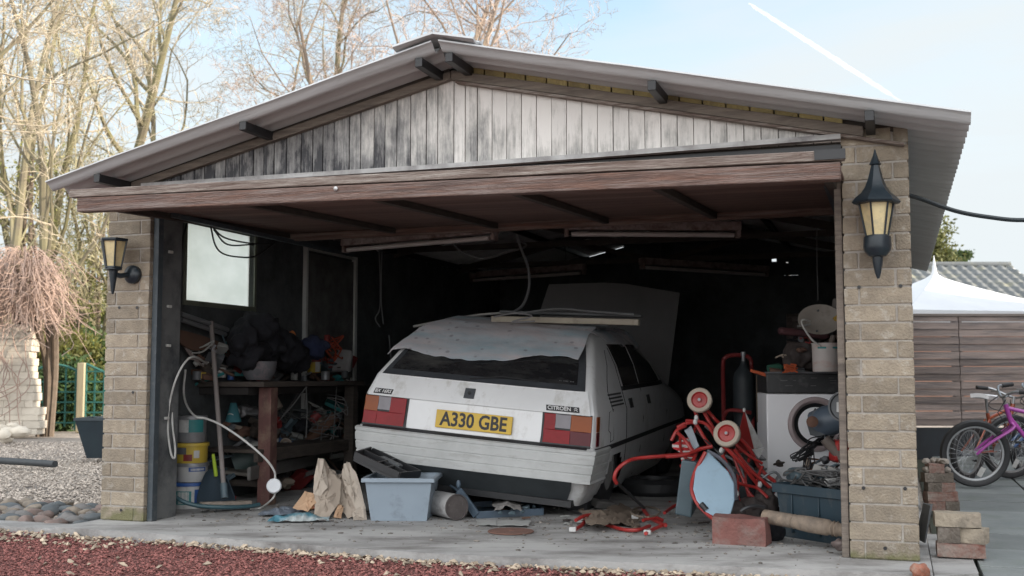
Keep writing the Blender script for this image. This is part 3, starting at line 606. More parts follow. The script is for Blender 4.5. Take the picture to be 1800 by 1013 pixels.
creamT = mat('cream_tyre', (.42, .36, .29), (.32, .27, .22), sc=12, rough=.8); greyP = mat('grey_plastic', (.12, .13, .14), (.08, .085, .09), rough=.5)
binM = mat('grey_blue_bin', (.27, .325, .38), (.23, .28, .33), sc=2.5, rough=.5, dirt=(.14, .16, .18), da=.33, ds=7)
cordW = mat('white_cable', (.55, .55, .53), (.4, .4, .38), sc=20, rough=.5); cordG = mat('grey_cable', (.12, .12, .12), (.08, .08, .08), rough=.6)
rustM = mat('rust', (.16, .085, .055), (.09, .05, .04), sc=10, rough=.9, bump=.2); paperM = mat('brown_paper', (.36, .30, .245), (.28, .23, .185), sc=4, rough=.85, bump=.1, bs=9)
boardG = mat('grey_board', (.09, .09, .095), (.07, .07, .075), sc=2, rough=.8); redbrick = mat('red_brick', (.24, .10, .075), (.15, .07, .055), sc=9, rough=.9, bump=.5, bs=50, dirt=(.27, .235, .205), da=.45, ds=7, var=.2)
creambrick = mat('cream_brick', (.40, .34, .26), (.26, .22, .175), sc=8, rough=.9, bump=.6, bs=40, dirt=(.08, .075, .065), da=.36, ds=6); greybrick = mat('mortared_brick', (.17, .14, .115), (.11, .095, .08), sc=8, rough=.95, bump=.7, bs=40, dirt=(.3, .27, .24), da=.35, ds=9)
darkJ = mat('dark_fabric', (.009, .010, .015), (.005, .005, .008), sc=7, rough=.9, bump=.3, bs=12)
# ---- fluorescent battens under the roof
tubeM = mat('tube_glass', (.5, .46, .45), (.4, .36, .35), rough=.3); hoodM = mat('rusty_white_batten', (.30, .24, .23), (.2, .15, .14), sc=8, st=(3, 3, 3), dirt=(.08, .035, .02), da=.42, ds=14, rough=.6)
def fluor(a, b, z, label):
    A_, B_ = Zp(*a, z), Zp(*b, z); d = (B_ - A_).normalized(); t = thing('fluorescent_light', label, 'ceiling light', A_, math.atan2(d.y, d.x), 'fluorescent lights hanging below the garage roof')
    ln = (B_ - A_).length
    MB().box((0, -.045, .02), (ln, .045, .085)).build('housing', hoodM, t, bevel=.004)
    MB().tube([(.05, -.015, -.012), (ln - .05, -.015, -.012)], .018, 12).build('tube', tubeM, t)
    for x in (.0, ln - .03): MB().box((x, -.03, -.03), (x + .03, .03, .019)).build('end_cap', hoodM, t, bevel=.003)
    for x in (.25, ln - .25): MB().tube([(x, 0, .05), (x, 0, zhang(A_ + d * x) - z)], .003, 5).build('hanger', cordG, t)
def zhang(p): g = gl(p); return zr(g[0]) - .03
fluor((605, 438), (872, 415), 1.905, 'near fluorescent batten hanging just behind the raised door, left of centre')
fluor((992, 409), (1301, 411), 1.93, 'near fluorescent batten hanging just behind the raised door, right of centre')
fluor((828, 492), (1028, 478), 2.0, 'far fluorescent batten hanging above the car roof, darker than the others')
fluor((1127, 468), (1348, 482), 2.0, 'far fluorescent batten hanging right of the leaning grey board')
# ---- cables on the ceiling, cords
def cord(L_, r, mt, label, name='cable', n=6, fn=PW, cat='cable', group=None): p = fn(L_); return single(MB().tube(spline(p, n), r, 7), name, mt, label, cat, p[0], group=group)
cord([(795, 428, 2.6), (815, 445, 2.6), (850, 455, 2.6), (890, 444, 2.6), (925, 432, 2.7), (905, 420, 2.8)], .009, mat('grey_flex', (.16, .165, .17), (.12, .12, .125)), 'grey flex sagging in a loop under the garage roof')
cord([(908, 412, 2.3), (915, 435, 2.3), (928, 470, 2.2), (930, 505, 2.1), (920, 535, 2.0), (905, 548, 1.9)], .011, MATS['grey_flex'], 'grey hose hanging from the roof down to the car roof')
cord([(1436, 400, 2.8), (1436, 450, 2.8), (1438, 528, 2.8)], .004, MATS['grey_flex'], 'thin pull cord hanging above the lamp reflector', 'pull_cord', cat='cord')
cord([(1472, 360, .3), (1474, 400, .28), (1482, 455, .25), (1486, 520, .2), (1487, 600, .2)], .006, MATS['grey_flex'], 'thin grey cable running down beside the right pillar')
m = MB()
for L_ in ([(665, 420, 3.2), (668, 480, 3.2), (668, 540, 3.2), (660, 560, 3.2), (668, 575, 3.2)], [(672, 420, 3.2), (670, 520, 3.2), (674, 570, 3.2)], [(684, 590, 3.2), (688, 640, 3.2), (690, 668, 3.2)]): m.tube(spline(PW(L_), 5), .006, 6)
single(m, 'strap', MATS['grey_flex'], 'thin grey straps hanging in the dark left of the car', 'strap', W_(668, 575, 3.2))
m = MB()
for L_ in ([(370, 396, .62), (378, 430, .65), (392, 446, .8), (420, 452, .95), (450, 450, 1.15), (482, 428, 1.4)], [(372, 398, .62), (395, 418, .8), (440, 428, 1.1), (478, 430, 1.4)], [(330, 388, .5), (322, 420, .45), (318, 480, .42), (312, 545, .42)], [(336, 388, .5), (400, 395, .8), (470, 415, 1.3)], [(376, 404, .62), (400, 430, .8), (446, 430, 1.1)]):
    m.tube(spline(PW([(a, b, c) for a, b, c in L_]), 6), .006, 6)
single(m, 'cable', blackM, 'thin black cables drooping across the frosted window', 'cable', W_(370, 396, .62))
# ---- grey board leaning behind the car
bd = [Dp(965, 500, 11.0), Dp(1060, 497, 11.1), Dp(1100, 499, 11.15), Dp(1195, 515, 11.3), Dp(1178, 650, 10.9), Dp(1165, 760, 10.7), Dp(940, 760, 10.5), Dp(950, 545, 10.8)]
m = MB(); m.add(bd + [p + V((.0, .02, 0)) for p in bd], [tuple(reversed(range(8))), tuple(range(8, 16))] + [(i, (i + 1) % 8, 8 + (i + 1) % 8, 8 + i) for i in range(8)])
single(m, 'grey_panel', mat('grey_car_panel', (.26, .25, .25), (.2, .2, .2), sc=2, rough=.7), 'large plain grey board standing upright beyond the car', 'board', bd[6])
# ---- workbench along the left wall
U1 = .60
bx0 = .9; bx1 = gl(U_(640, 668, U1))[1]
bench = thing('workbench', 'cluttered dark timber workbench along the left wall', 'workbench', G(.06, .9, 0), GANG)
BTZ = .855
MB().box((.0, 0, BTZ - .035), (U1 - .06, bx1 - .9, BTZ)).build('bench_top', darkwood, bench, bevel=.003)
legp = gl(Zp(455, 888)); MB().box((.43, -.0 + legp[1] - .9, 0), (.53, legp[1] - .9 + .09, BTZ - .04)).build('leg', mat('maroon_post', (.12, .05, .045), (.07, .035, .03), sc=5, st=(5, 5, .7), dirt=(.2, .14, .1), da=.4, ds=6), bench, bevel=.004)
for y in (1.4, 2.6): MB().box((.43, y, 0), (.51, y + .08, BTZ - .04)).build('leg', darkwood, bench)
bdk = mat('bench_black', (.028, .024, .022), (.014, .012, .012), sc=9, rough=.9); MB().box((.0, .03, BTZ - .09), (.40, 2.9, BTZ - .04)).build('apron_rail', bdk, bench)
MB().box((.0, .05, .36), (.48, 2.9, .385)).build('lower_shelf', darkwood, bench, bevel=.003)
MB().box((.44, .05, .30), (.475, 2.9, .36)).build('shelf_edge', darkwood, bench)
def BP(px, py, u=.5): return U_(px, py, u)
# long things on the bench
def junk(label, name, cat, mt, L_, r, fn=PD, n=8, sp=False, group=None):
    p = fn(L_); m = MB().tube(spline(p) if sp else p, r, n); return single(m, name, mt, label, cat, p[0], group=group, bevel=0)
gm_ = mat('galvanised', (.24, .25, .26), (.17, .18, .19), sc=7, rough=.45, metal=.4)
junk('upper of two grey tube covers lying at the left end of the bench', 'tube_cover', 'pipe', gm_, [(318, 552, 8.0), (400, 580, 8.6)], .017, group='grey tube covers on the bench')
junk('lower of two grey tube covers lying at the left end of the bench', 'tube_cover', 'pipe', gm_, [(318, 562, 7.95), (396, 588, 8.5)], .017, group='grey tube covers on the bench')
m = MB(); m.grid(lambda a, b: Dp(312 + 130 * a, 580 + 28 * a + 22 * a * a + 22 * b + 8 * math.sin(a * 9) * b, 8.0 + .5 * a + .12 * b), 20, 6, th=.02); single(m, 'sagging_shelf', mat('brown_board', (.13, .07, .045), (.07, .045, .035), sc=4, dirt=(.2, .15, .12), da=.32, ds=5), 'brown split board sagging between the tube covers and the bench', 'board', Dp(312, 600, 8))
m = MB()
for L_ in ([(318, 590, 7.95), (330, 618, 8.1), (352, 640, 8.3), (380, 652, 8.4)], [(322, 596, 7.9), (345, 630, 8.2), (400, 645, 8.4)], [(330, 630, 7.9), (360, 636, 8.1), (372, 650, 8.2), (420, 652, 8.4)]): m.tube(spline(PD(L_), 5), .008, 6)
single(m, 'cable_bundle', mat('pale_wire', (.3, .28, .26), (.2, .16, .15)), 'pale wires trailing down the brown sagging board', 'cable', Dp(318, 590, 7.95))
# heap of dark bags
def heap(label, name, cat, mt, blobs, loc=None, amp=.35):
    m = MB()
    for (px, py, d, sx, sy, sz) in blobs:
        m.rock(Dp(px, py, d, .32), sx, sy, sz, R.uniform(0, 3), amp, 4); n0_ = len(ICO[4][0]); cc = Dp(px, py, d, .32)
        for q_ in range(len(m.v) - n0_, len(m.v)): p = V(m.v[q_]); e = (p - cc); k_ = 1.05 + .30 * abs(noise.noise(p * 14)) - .42 * abs(noise.noise(p * 7 + V((4, 4, 4)))) - .18 * abs(noise.noise(p * 30)); m.v[q_] = tuple(cc + e * k_)
    return single(m, name, mt, label, cat, loc or Dp(blobs[0][0], blobs[0][1], blobs[0][2]), smooth=80)
heap('big black jacket heaped on the bench under the window', 'jacket', 'jacket', darkJ, [(450, 578, 8.7, .14, .16, .12), (428, 600, 8.7, .10, .13, .12), (470, 600, 8.9, .13, .14, .15), (440, 625, 8.8, .12, .14, .10)])
palej = mat('pale_dirty_plastic', (.33, .34, .32), (.24, .24, .23), sc=6, rough=.6, dirt=(.14, .13, .12), da=.35, ds=9); bluej = mat('blue_grey_plastic', (.09, .13, .15), (.06, .09, .11), sc=6, rough=.55)
clut = [palej, bluej, rustM, darkwood, greyP, tinM, redD, tealM, pot_white, MATS['brown_board'], darkJ, paperM]
def junk_bits(n, xr, yr_, dfn, zf, label, grp, smax=.06, name='bench_clutter'):
    for i in range(n):
        px = R.uniform(*xr); py = R.uniform(*yr_); c = Dp(px, py, dfn(px, py)); s_ = R.uniform(.018, smax); m = MB(); mm = (clut if name in ('bench_clutter', 'shelf_clutter') else clut[1:7] + clut[9:])[R.randrange(9 if name not in ('bench_clutter', 'shelf_clutter') else 12)]; M = T(c) @ Euler((R.uniform(-.6, .6), R.uniform(-.9, .9), R.uniform(0, 3))).to_matrix().to_4x4(); k = i % 5
        if k == 0: m.tube([M @ V((-s_ * 2.5, 0, 0)), M @ V((s_ * 2.5, 0, 0))], s_ * .22, 8)
        elif k == 1: m.box((-s_ * 1.6, -s_, -s_ * .35), (s_ * 1.6, s_, s_ * .35), M, jit=.006)
        elif k == 2: m.lathe([(0, 0), (s_ * .7, 0), (s_ * .75, s_ * 1.6), (s_ * .6, s_ * 1.6), (s_ * .55, s_ * .2), (0, s_ * .1)], 14, M)
        elif k == 3: m.tube(spline([c + V((R.uniform(-2, 2) * s_, R.uniform(-1, 1) * s_, R.uniform(-1, 1) * s_)) for _ in range(5)], 5), .006, 6)
        else: m.rock(c, s_ * 1.2, s_, s_ * .7, R.uniform(0, 3), .8, 3)
        single(m, name, mm, label, 'clutter', c, group=grp, bevel=.002 if k == 1 else 0)
junk_bits(34, (335, 470), (596, 672), lambda x, y: 8.0 + (x - 335) / 110, 0, 'small odd piece in the clutter heaped on the left half of the workbench', 'clutter on the left half of the workbench')
junk_bits(30, (470, 618), (622, 672), lambda x, y: 8.8 + (x - 470) / 130, 0, 'small odd piece in the clutter heaped on the right half of the workbench', 'clutter on the right half of the workbench')
junk_bits(34, (400, 610), (705, 800), lambda x, y: 8.4 + (x - 400) / 180, 0, 'small odd piece in the dim clutter between bench top and lower shelf', 'clutter on the lower shelf of the workbench', .075, 'shelf_clutter')
for xr_, yr2, n_ in (((350, 480), (585, 668), 24), ((480, 612), (628, 668), 20)): junk_bits(n_, xr_, yr2, lambda x, y: 7.9 + (x - 335) / 120 - .0, 0, 'odd dark piece piled high on the front edge of the workbench clutter', 'clutter piled along the front of the workbench', .05, 'piled_clutter')
junk_bits(40, (395, 612), (735, 878), lambda x, y: 8.0 + (x - 400) / 150, 0, 'odd piece of junk spilling out from below the workbench', 'junk spilling out below the workbench', .085, 'spilled_junk')
heap('black holdall slumped at the right end of the jacket heap', 'holdall', 'bag', darkJ, [(500, 612, 9.1, .15, .14, .15), (520, 628, 9.1, .1, .1, .12)])
heap('dark blue rag bundle lying beside the yellow tub', 'rag_bundle', 'rag', mat('navy_cloth', (.02, .03, .08), (.015, .02, .045), rough=.9), [(550, 612, 9.6, .13, .12, .09)])
# clear jar / bowl
m = MB(); c = Dp(455, 668, 8.3, .34); m.lathe([(.0, 0), (.09, .0), (.12, .05), (.13, .13), (.125, .135), (.11, .06), (.08, .015), (0, .012)], 28, T(c)); single(m, 'plastic_bowl', mat('smoky_plastic', (.16, .16, .17), (.1, .1, .11), sc=6, rough=.25, dirt=(.3, .22, .22), da=.35, ds=6), 'smoky plastic bowl standing on the bench below the black jacket', 'bowl', c)
# drill with orange body
t = thing('power_drill', 'orange and black power drill lying on the black holdall', 'drill', Dp(490, 602, 8.8)); p, q = Dp(488, 602, 8.8), Dp(516, 587, 8.85)
TMp = MB().tube([p, p + (q - p) * .25, q], [.018, .03, .03], 12).build('drill_body', mat('orange_plastic', (.5, .16, .04), (.4, .12, .03)), t, world=True)
MB().tube([q - (q - p) * .3, q - (q - p) * .2 + V((.02, 0, -.13))], [.022, .018], 10).build('handle', blackM, t, world=True)
MB().tube([p - (q - p) * .35, p], [.008, .014], 8).build('chuck', gm_, t, world=True)
# yellow tub
def tub(c, r0, r1, h, label, body, name='paint_bucket', lid=None, lidm=None, bandspec=(), group=None, handle=None, cat='bucket'):
    t = thing(name, label, cat, c, 0, group)
    m = MB(); m.lathe([(0, 0), (r0, 0), (r0 + .002, .004), (r1, h), (r1 + .004, h), (r1 + .004, h + .004), (r1 - .003, h + .004), (r0 - .003, .006), (0, .006)], 32); m.build('tub', body, t, smooth=35)
    if lid: MB().lathe([(0, h + .004), (r1 - .012, h + .004), (r1 - .008, h + .010), (r1 + .008, h + .010), (r1 + .009, h - .012), (r1 + .005, h - .013), (r1 + .005, h), (0, h)], 32).build('lid', lidm or body, t, smooth=35)
    for (a0, a1, z0, z1, mm) in bandspec:          # label patches round the tub
        m = MB(); m.grid(lambda a, b: ((r0 + (r1 - r0) * (z0 + (z1 - z0) * b) / h + .0035) * math.cos(rad(a0 + (a1 - a0) * a)), (r0 + (r1 - r0) * (z0 + (z1 - z0) * b) / h + .0035) * math.sin(rad(a0 + (a1 - a0) * a)), z0 + (z1 - z0) * b), 14, 1); m.build('label', mm, t)
    if handle:
        m = MB(); m.tube([((r1 + .006) * math.cos(a), -(r1 + .03) * math.sin(a) * .25 * 1, h - .02 - (r1 + .0) * handle * math.sin(a)) for a in [math.pi * i / 16 for i in range(17)]], .003, 6); m.build('handle', tinM, t)
    return t
tub(Dp(552, 655, 9.3), .05, .06, .10, 'small yellow tub with a red lid on the bench', yelM, lid=1, lidm=redD, bandspec=((-70, -20, .005, .095, pot_white),), cat='tub', name='yellow_tub')
# white bag with red and blue
m = MB(); c = Dp(592, 655, 9.8); m.box((-.12, -.05, 0), (.12, .05, .2), T(c) @ RY(.08), jit=.02); single(m, 'plastic_canister', mat('grey_white_plastic', (.33, .33, .33), (.22, .2, .2), sc=5), 'off white plastic canister at the far end of the bench', 'canister', c, bevel=.03)
m = MB()
for k in range(7): m.tube(spline([Dp(575 + R.uniform(-15, 30), 590 + R.uniform(0, 50), 9.6 + R.uniform(-.1, .1)) for _ in range(5)], 5), .006, 6)
single(m, 'orange_rope', mat('orange_cord', (.4, .07, .03), (.3, .05, .03)), 'tangled orange cord hung over the off white canister', 'cord', Dp(590, 600, 9.6))
# scatter of small jars and boxes on the bench
names = [('tin', 'tin can', tinM), ('jar', 'jar', pot_white), ('small_box', 'box', yelM), ('tin', 'tin can', blueM), ('small_box', 'box', tealM), ('jar', 'jar', greyP), ('tin', 'tin can', redD)]
spots = [(346, 668, 8.1, 5, 'dark screw box at the left end of the bench, nearest the pillar'), (352, 664, 8.3, 2, 'tiny yellow box beside the broom pole on the bench'), (388, 664, 8.3, 1, 'white jar behind the broom pole on the bench'), (405, 668, 8.2, 3, 'blue tin behind the broom pole, right of the white jar'), (420, 660, 8.6, 4, 'teal box lying left of the smoky bowl'), (478, 605, 8.75, 1, 'white cap lying on the black holdall, nearer the window'), (492, 620, 8.75, 1, 'small white knob below the orange drill'),
         (512, 610, 8.8, 5, 'grey jar lid leaning right of the orange drill'), (517, 668, 8.9, 1, 'small white pot on the bench edge right of the bowl'), (535, 672, 9.0, 5, 'grey box left of the yellow tub on the bench edge'), (572, 668, 9.2, 0, 'tin can between the yellow tub and the canister'), (575, 600, 9.7, 6, 'red tin behind the yellow tub'), (606, 664, 9.6, 5, 'dark box at the foot of the off white canister')]
for px, py, d, k, lb in spots:
    nm, ct_, mm = names[k]; c = Dp(px, py, d); m = MB(); s_ = R.uniform(.022, .04)
    if nm == 'small_box': m.box((-s_ * 1.3, -s_, -s_ * .2), (s_ * 1.3, s_, s_ * 1.4), T(c) @ RZ(R.uniform(0, 2)))
    else: m.lathe([(0, 0), (s_, 0), (s_, s_ * 1.8), (s_ * .85, s_ * 2), (0, s_ * 2)], 18, T(c))
    single(m, nm, mm, lb, ct_, c, bevel=.002)
# rubbish under the bench: each piece a thing
def slab(label, name, cat, mt, c, sx, sy, sz, rot, bevel=.01, jit=.006):
    m = MB().box((-sx / 2, -sy / 2, -sz / 2), (sx / 2, sy / 2, sz / 2), T(c) @ Euler([rad(a) for a in rot]).to_matrix().to_4x4(), jit=jit); return single(m, name, mt, label, cat, c, bevel=bevel, smooth=0)
def bottle(label, name, cat, mt, c, r, h, rot, prof=None):
    m = MB(); m.lathe(prof or [(0, 0), (r, 0), (r * 1.02, h * .1), (r, h * .65), (r * .5, h * .82), (r * .28, h * .86), (r * .3, h), (0, h)], 20, T(c) @ Euler([rad(a) for a in rot]).to_matrix().to_4x4()); return single(m, name, mt, label, cat, c)
bottle('large pale green container tipped over behind the broom pole', 'container', 'container', mat('sea_green_plastic', (.13, .18, .17), (.1, .14, .14), sc=4, rough=.5), Dp(412, 815, 8.3), .09, .33, (10, 70, 20))
bottle('dirty white bottle lying under the bench left of the maroon post', 'plastic_bottle', 'bottle', palej, Dp(425, 805, 8.2), .055, .2, (0, 55, 10))
slab('dirty white box lying under the bench right of the maroon post', 'carton', 'box', palej, Dp(483, 800, 8.6), .16, .12, .09, (10, 25, 30))
slab('flat white sheet end poking out behind the maroon post', 'offcut', 'offcut', palej, Dp(472, 768, 8.7), .14, .12, .05, (0, 35, 40))
bottle('turquoise funnel hanging under the bench top', 'funnel', 'funnel', mat('turquoise_plastic', (.05, .2, .23), (.04, .15, .18)), Dp(410, 742, 8.4), .05, .14, (0, 0, 0), prof=[(.055, 0), (.05, .005), (.018, .14), (.022, .14), (.06, 0), (.055, 0)])
slab('grey paint tray leaning under the bench to the left of the big pipe', 'paint_tray', 'tray', bluej, Dp(515, 765, 9.0), .34, .22, .04, (20, 28, 10))
bottle('brown rusty pipe leaning under the bench, uppermost of the clutter', 'pipe', 'pipe', rustM, Dp(520, 790, 9.3), .045, .42, (0, 50, 0), prof=[(0, 0), (.045, 0), (.045, .42), (0, .42)])
slab('blue plastic box half buried under the bench right of the post', 'plastic_box', 'box', mat('royal_blue_plastic', (.03, .08, .2), (.02, .06, .15)), Dp(510, 782, 8.7), .2, .1, .06, (0, 18, 15))
slab('pale grey canister at the right end of the lower shelf', 'canister', 'canister', mat('pale_canister', (.22, .26, .29), (.16, .19, .21)), Dp(570, 780, 9.4), .13, .12, .11, (5, 10, 10), bevel=.02)
slab('white plank offcut resting on the lower shelf near the canister', 'plank_offcut', 'plank', palej, Dp(545, 776, 9.2), .3, .05, .02, (0, 6, 5))
slab('long grey plank leaning on the front of the lower shelf', 'plank', 'plank', mat('ashen_plank', (.12, .115, .11), (.08, .075, .07), sc=5, st=(8, 1, 8)), (Dp(470, 832, 8.0) + Dp(622, 788, 10.6)) / 2, .03, 2.7, .09, (0, 0, math.degrees(-math.atan2(*(Dp(622, 788, 10.6) - Dp(470, 832, 8.0)).xy))))
slab('splintered board lying on the lower shelf behind the broom pole', 'board', 'board', mat('splintered_board', (.22, .2, .17), (.12, .11, .1), sc=7, bump=.3), Dp(422, 830, 8.1), .42, .16, .03, (4, 4, -15))
slab('stack of dark boards below the splintered board', 'board', 'board', darkwood, Dp(425, 846, 8.2), .5, .25, .05, (0, 3, -10))
for i in range(26):
    px = R.uniform(470, 615); py = R.uniform(760, 872) ; d = 8.6 + (880 - py) / 90 + R.uniform(-.2, .4)
    c = Dp(px, min(py, 868), d)
    k = R.choice((0, 1, 2)); mm = R.choice((palej, bluej, rustM, darkwood, greyP, MATS['ashen_plank'], tinM))
    m = MB(); s_ = R.uniform(.03, .08); m.box((-s_ * R.uniform(1, 3), -s_, -.015), (s_ * R.uniform(1, 3), s_, .02 + R.uniform(0, .03)), T(c) @ Euler((R.uniform(-.5, .5), R.uniform(-.6, .6), R.uniform(0, 3))).to_matrix().to_4x4(), jit=.01)
    single(m, 'scrap', mm, 'small piece of scrap lying in the dim heap under the workbench', 'scrap', c, group='scrap heaped under the workbench', bevel=.004)
m = MB()
pq = Dp(545, 750, 8.9)
for k in range(16): 
    p = pq + V((R.uniform(-.25, .25), 0, R.uniform(-.2, .2))); m.tube(spline([p + V((R.uniform(-.15, .15), R.uniform(-.1, .1), R.uniform(-.12, .12))) for _ in range(4)], 5), .004, 5)
single(m, 'wire_tangle', cordG, 'tangle of thin dark wires hanging from the bench edge', 'wire', Dp(538, 682, 8.3))
for L_ in ([(490, 740, 8.3), (515, 712, 8.3), (537, 682, 8.3), (538, 683, 8.3)], [(538, 680, 8.3), (540, 720, 8.35), (538, 770, 8.4)], [(592, 680, 8.9), (588, 740, 8.9), (584, 800, 9)]): single(MB().tube(spline(PD(L_), 5), .005, 6), 'hanging_wire', cordG, 'thin dark wire hanging down from the front of the bench top', 'wire', Dp(*L_[0]), group='wires hanging from the bench')
# ---- white cable with a round socket
sockp = Dp(482, 855, 7.45)
t = thing('extension_lead', 'white cable looping over the buckets to a round white socket', 'extension lead', sockp)
MB().tube(spline(PD([(363, 640, 7.8), (345, 628, 7.3), (328, 634, 7.15), (310, 665, 7.08), (298, 710, 7.12), (295, 755, 7.1), (300, 795, 7.1), (306, 806, 7.12), (308, 790, 7.14), (304, 755, 7.14), (302, 725, 7.15)]), 6), .0065, 8).build('cable', cordW, t, world=True)
MB().tube(spline(PD([(326, 650, 7.7), (323, 690, 7.6), (330, 716, 7.5), (345, 733, 7.42), (362, 736, 7.42), (390, 748, 7.4), (430, 775, 7.38), (465, 805, 7.4), (482, 828, 7.43), (484, 845, 7.45)]), 6), .0075, 8).build('cable', cordW, t, world=True)
MB().tube(spline([Dp(484, 868, 7.45), Dp(478, 878, 7.4), Zp(458, 893, .008), Zp(440, 895, .008)], 6), .006, 8).build('cable', cordW, t, world=True)
MB().lathe([(0, 0), (.048, 0), (.05, .006), (.05, .02), (.044, .028), (.02, .03), (.012, .026), (0, .026)], 32, look(sockp, (.12, -1, .25))).build('socket', mat('white_socket', (.68, .7, .72), (.6, .62, .64), rough=.4), t, world=True)
# ---- teal hose
junk('teal garden hose curving down the jamb and along the floor', 'hose', 'hose', mat('teal_hose', (.035, .085, .10), (.03, .065, .08), sc=10, rough=.45), [(281, 780, 7.45), (281, 815, 7.4), (287, 845, 7.35), (302, 868, 7.3), (325, 883, 7.28), (355, 890, 7.3), (400, 892, 7.35), (440, 890, 7.45), (456, 887, 7.5)], .014, sp=True, n=10)
# ---- pale board leaning in the corner
m = MB().beam(Dp(272, 897, 7.15), Dp(273, 757, 7.3), .075, .02, up=(0, 1, 0)); single(m, 'leaning_board', mat('pale_green_board', (.27, .3, .27), (.22, .24, .22), sc=9, dirt=(.15, .16, .14), da=.35, ds=14), 'pale green board standing in the corner beside the left pillar', 'board', Dp(272, 897, 7.15), bevel=.003)
# ---- stack of four buckets
c0 = Zp(333, 894); gz = 'buckets stacked beside the workbench'; bs_ = c0 + V((-.015, .06, 0))
tub(bs_, .108, .118, .165, 'white bucket with blue rim at the bottom of the bucket stack', pot_white, lid=1, lidm=blueM, bandspec=((-125, -70, .03, .12, tealM), (-118, -77, .036, .114, pot_white), (-60, -30, .02, .13, blueM)), group=gz)
tub(bs_ + V((.005, .01, .177)), .100, .108, .118, 'white bucket with a dark blue stripe, third from the top of the stack', pot_white, bandspec=((-85, -20, .072, .1, blueM), (-78, -26, .078, .094, pot_white)), group=gz, lid=1, lidm=tinM)
tub(bs_ + V((.0, .0, .306)), .108, .113, .125, 'yellow printed tub, second from the top of the stack', yelM, bandspec=((-145, -90, .06, .105, greyP), (-100, -70, .015, .06, redD), (-65, -45, .035, .085, pot_white)), group=gz, lid=1, lidm=yelM)
tub(bs_ + V((.0, .0, .443)), .098, .098, .17, 'grey paint tin with teal label at the top of the bucket stack', tinM, bandspec=((-130, -85, .07, .155, pot_white), (-85, -25, .07, .155, tealM), (-135, -85, .015, .065, tinM)), group=gz, lid=1, lidm=tinM)
# ---- broom, dust pan
t = thing('broom', 'broom with grey pole leaning against the workbench', 'broom', Dp(396, 885, 7.55))
MB().tube([Dp(371, 566, 8.05), Dp(394, 868, 7.46)], .0165, 12).build('pole', mat('grey_pole', (.25, .22, .21), (.18, .16, .15), sc=5, st=(1, 1, .3)), t, world=True)
m = MB().beam(Dp(352, 889, 7.36), Dp(441, 886, 7.55), .055, .045); m.build('brush_head', mat('beige_bristle', (.3, .25, .21), (.2, .17, .14), sc=20, bump=.5, bs=120), t, world=True, bevel=.006)
MB().tube([Dp(393, 850, 7.48), Dp(395, 876, 7.45)], .024, 10).build('ferrule', bluej, t, world=True)
def shovel(px, py, d, wd, ht, label, mt):
    c = Dp(px, py, d); m = MB()
    def f(a, b):
        an = (a - .5) * 2; w_ = wd * (.28 + .72 * min(1, b * 1.25) ** .6); return c + V((an * w_ / 2, .05 * (1 - an * an) + .06 * b, ht * (1 - b) - .0 * an * an))
    m.grid(f, 14, 12, th=.004)
    t = thing('dustpan', label, 'dustpan', c); m.build('pan', mt, t, world=True)
    MB().tube([c + V((0, .04, ht * .8)), c + V((-.018, .02, ht + .10))], [.014, .011], 10).build('handle', mat('lime_plastic', (.3, .42, .03), (.25, .35, .03)) if 'lime_plastic' not in MATS else MATS['lime_plastic'], t, world=True)
shovel(376, 889, 7.5, .26, .24, 'big blue grey dustpan with a lime handle standing in front of the buckets', mat('blue_grey_pan', (.04, .06, .08), (.03, .045, .06), sc=3, rough=.4))
# ---- brown paper sack, plastic sacks
def crumple(fn, nu, nv, amp, fr, th=.0015, seed=0):
    def g(a, b):
        p = V(fn(a, b)); q = p * fr + V((seed, seed * 2, 0)); s_ = noise.noise(q); s2 = abs(noise.noise(q * 2.3 + V((5, 5, 5)))); s3 = abs(noise.noise(q * 1.1 + V((9, 2, 5))))
        return p + V((s_ * amp + (s3 - .25) * amp, (s2 - .25) * amp * 1.6 + (s3 - .3) * amp * 1.5, (abs(noise.noise(q * 1.7)) - .25) * amp))
    return MB().grid(g, nu, nv, th=th)
def sackpanel(pts, d0, d1, fold=.0, seed=1, amp=.035):
    # quad of pixels tl,tr,br,bl at depths
    tl, tr_, br, bl_ = [Dp(p[0], p[1], d) for p, d in zip(pts, d0)]
    def fn(a, b): u_ = tl * (1 - a) + tr_ * a; l_ = bl_ * (1 - a) + br * a; p = u_ * (1 - b) + l_ * b; return p + V((0, fold * abs((a - .5) * 2), 0))
    rs = random.Random(seed); N_ = 9; J = {(i, j): V((rs.uniform(-1, 1) * .006, rs.uniform(-1, 1) * amp * .8, rs.uniform(-1, 1) * .006)) for i in range(N_ + 1) for j in range(N_ + 1)}
    return MB().grid(lambda a, b: V(fn(a, b)) + J[(round(a * N_), round(b * N_))] + V((0, amp * 1.2 * math.sin(a * 9 + seed), 0)), N_, N_, th=.0015)
sk_ = thing('paper_sack', 'crumpled open brown paper sack slumped beside the grey bin', 'sack', Zp(590, 912))
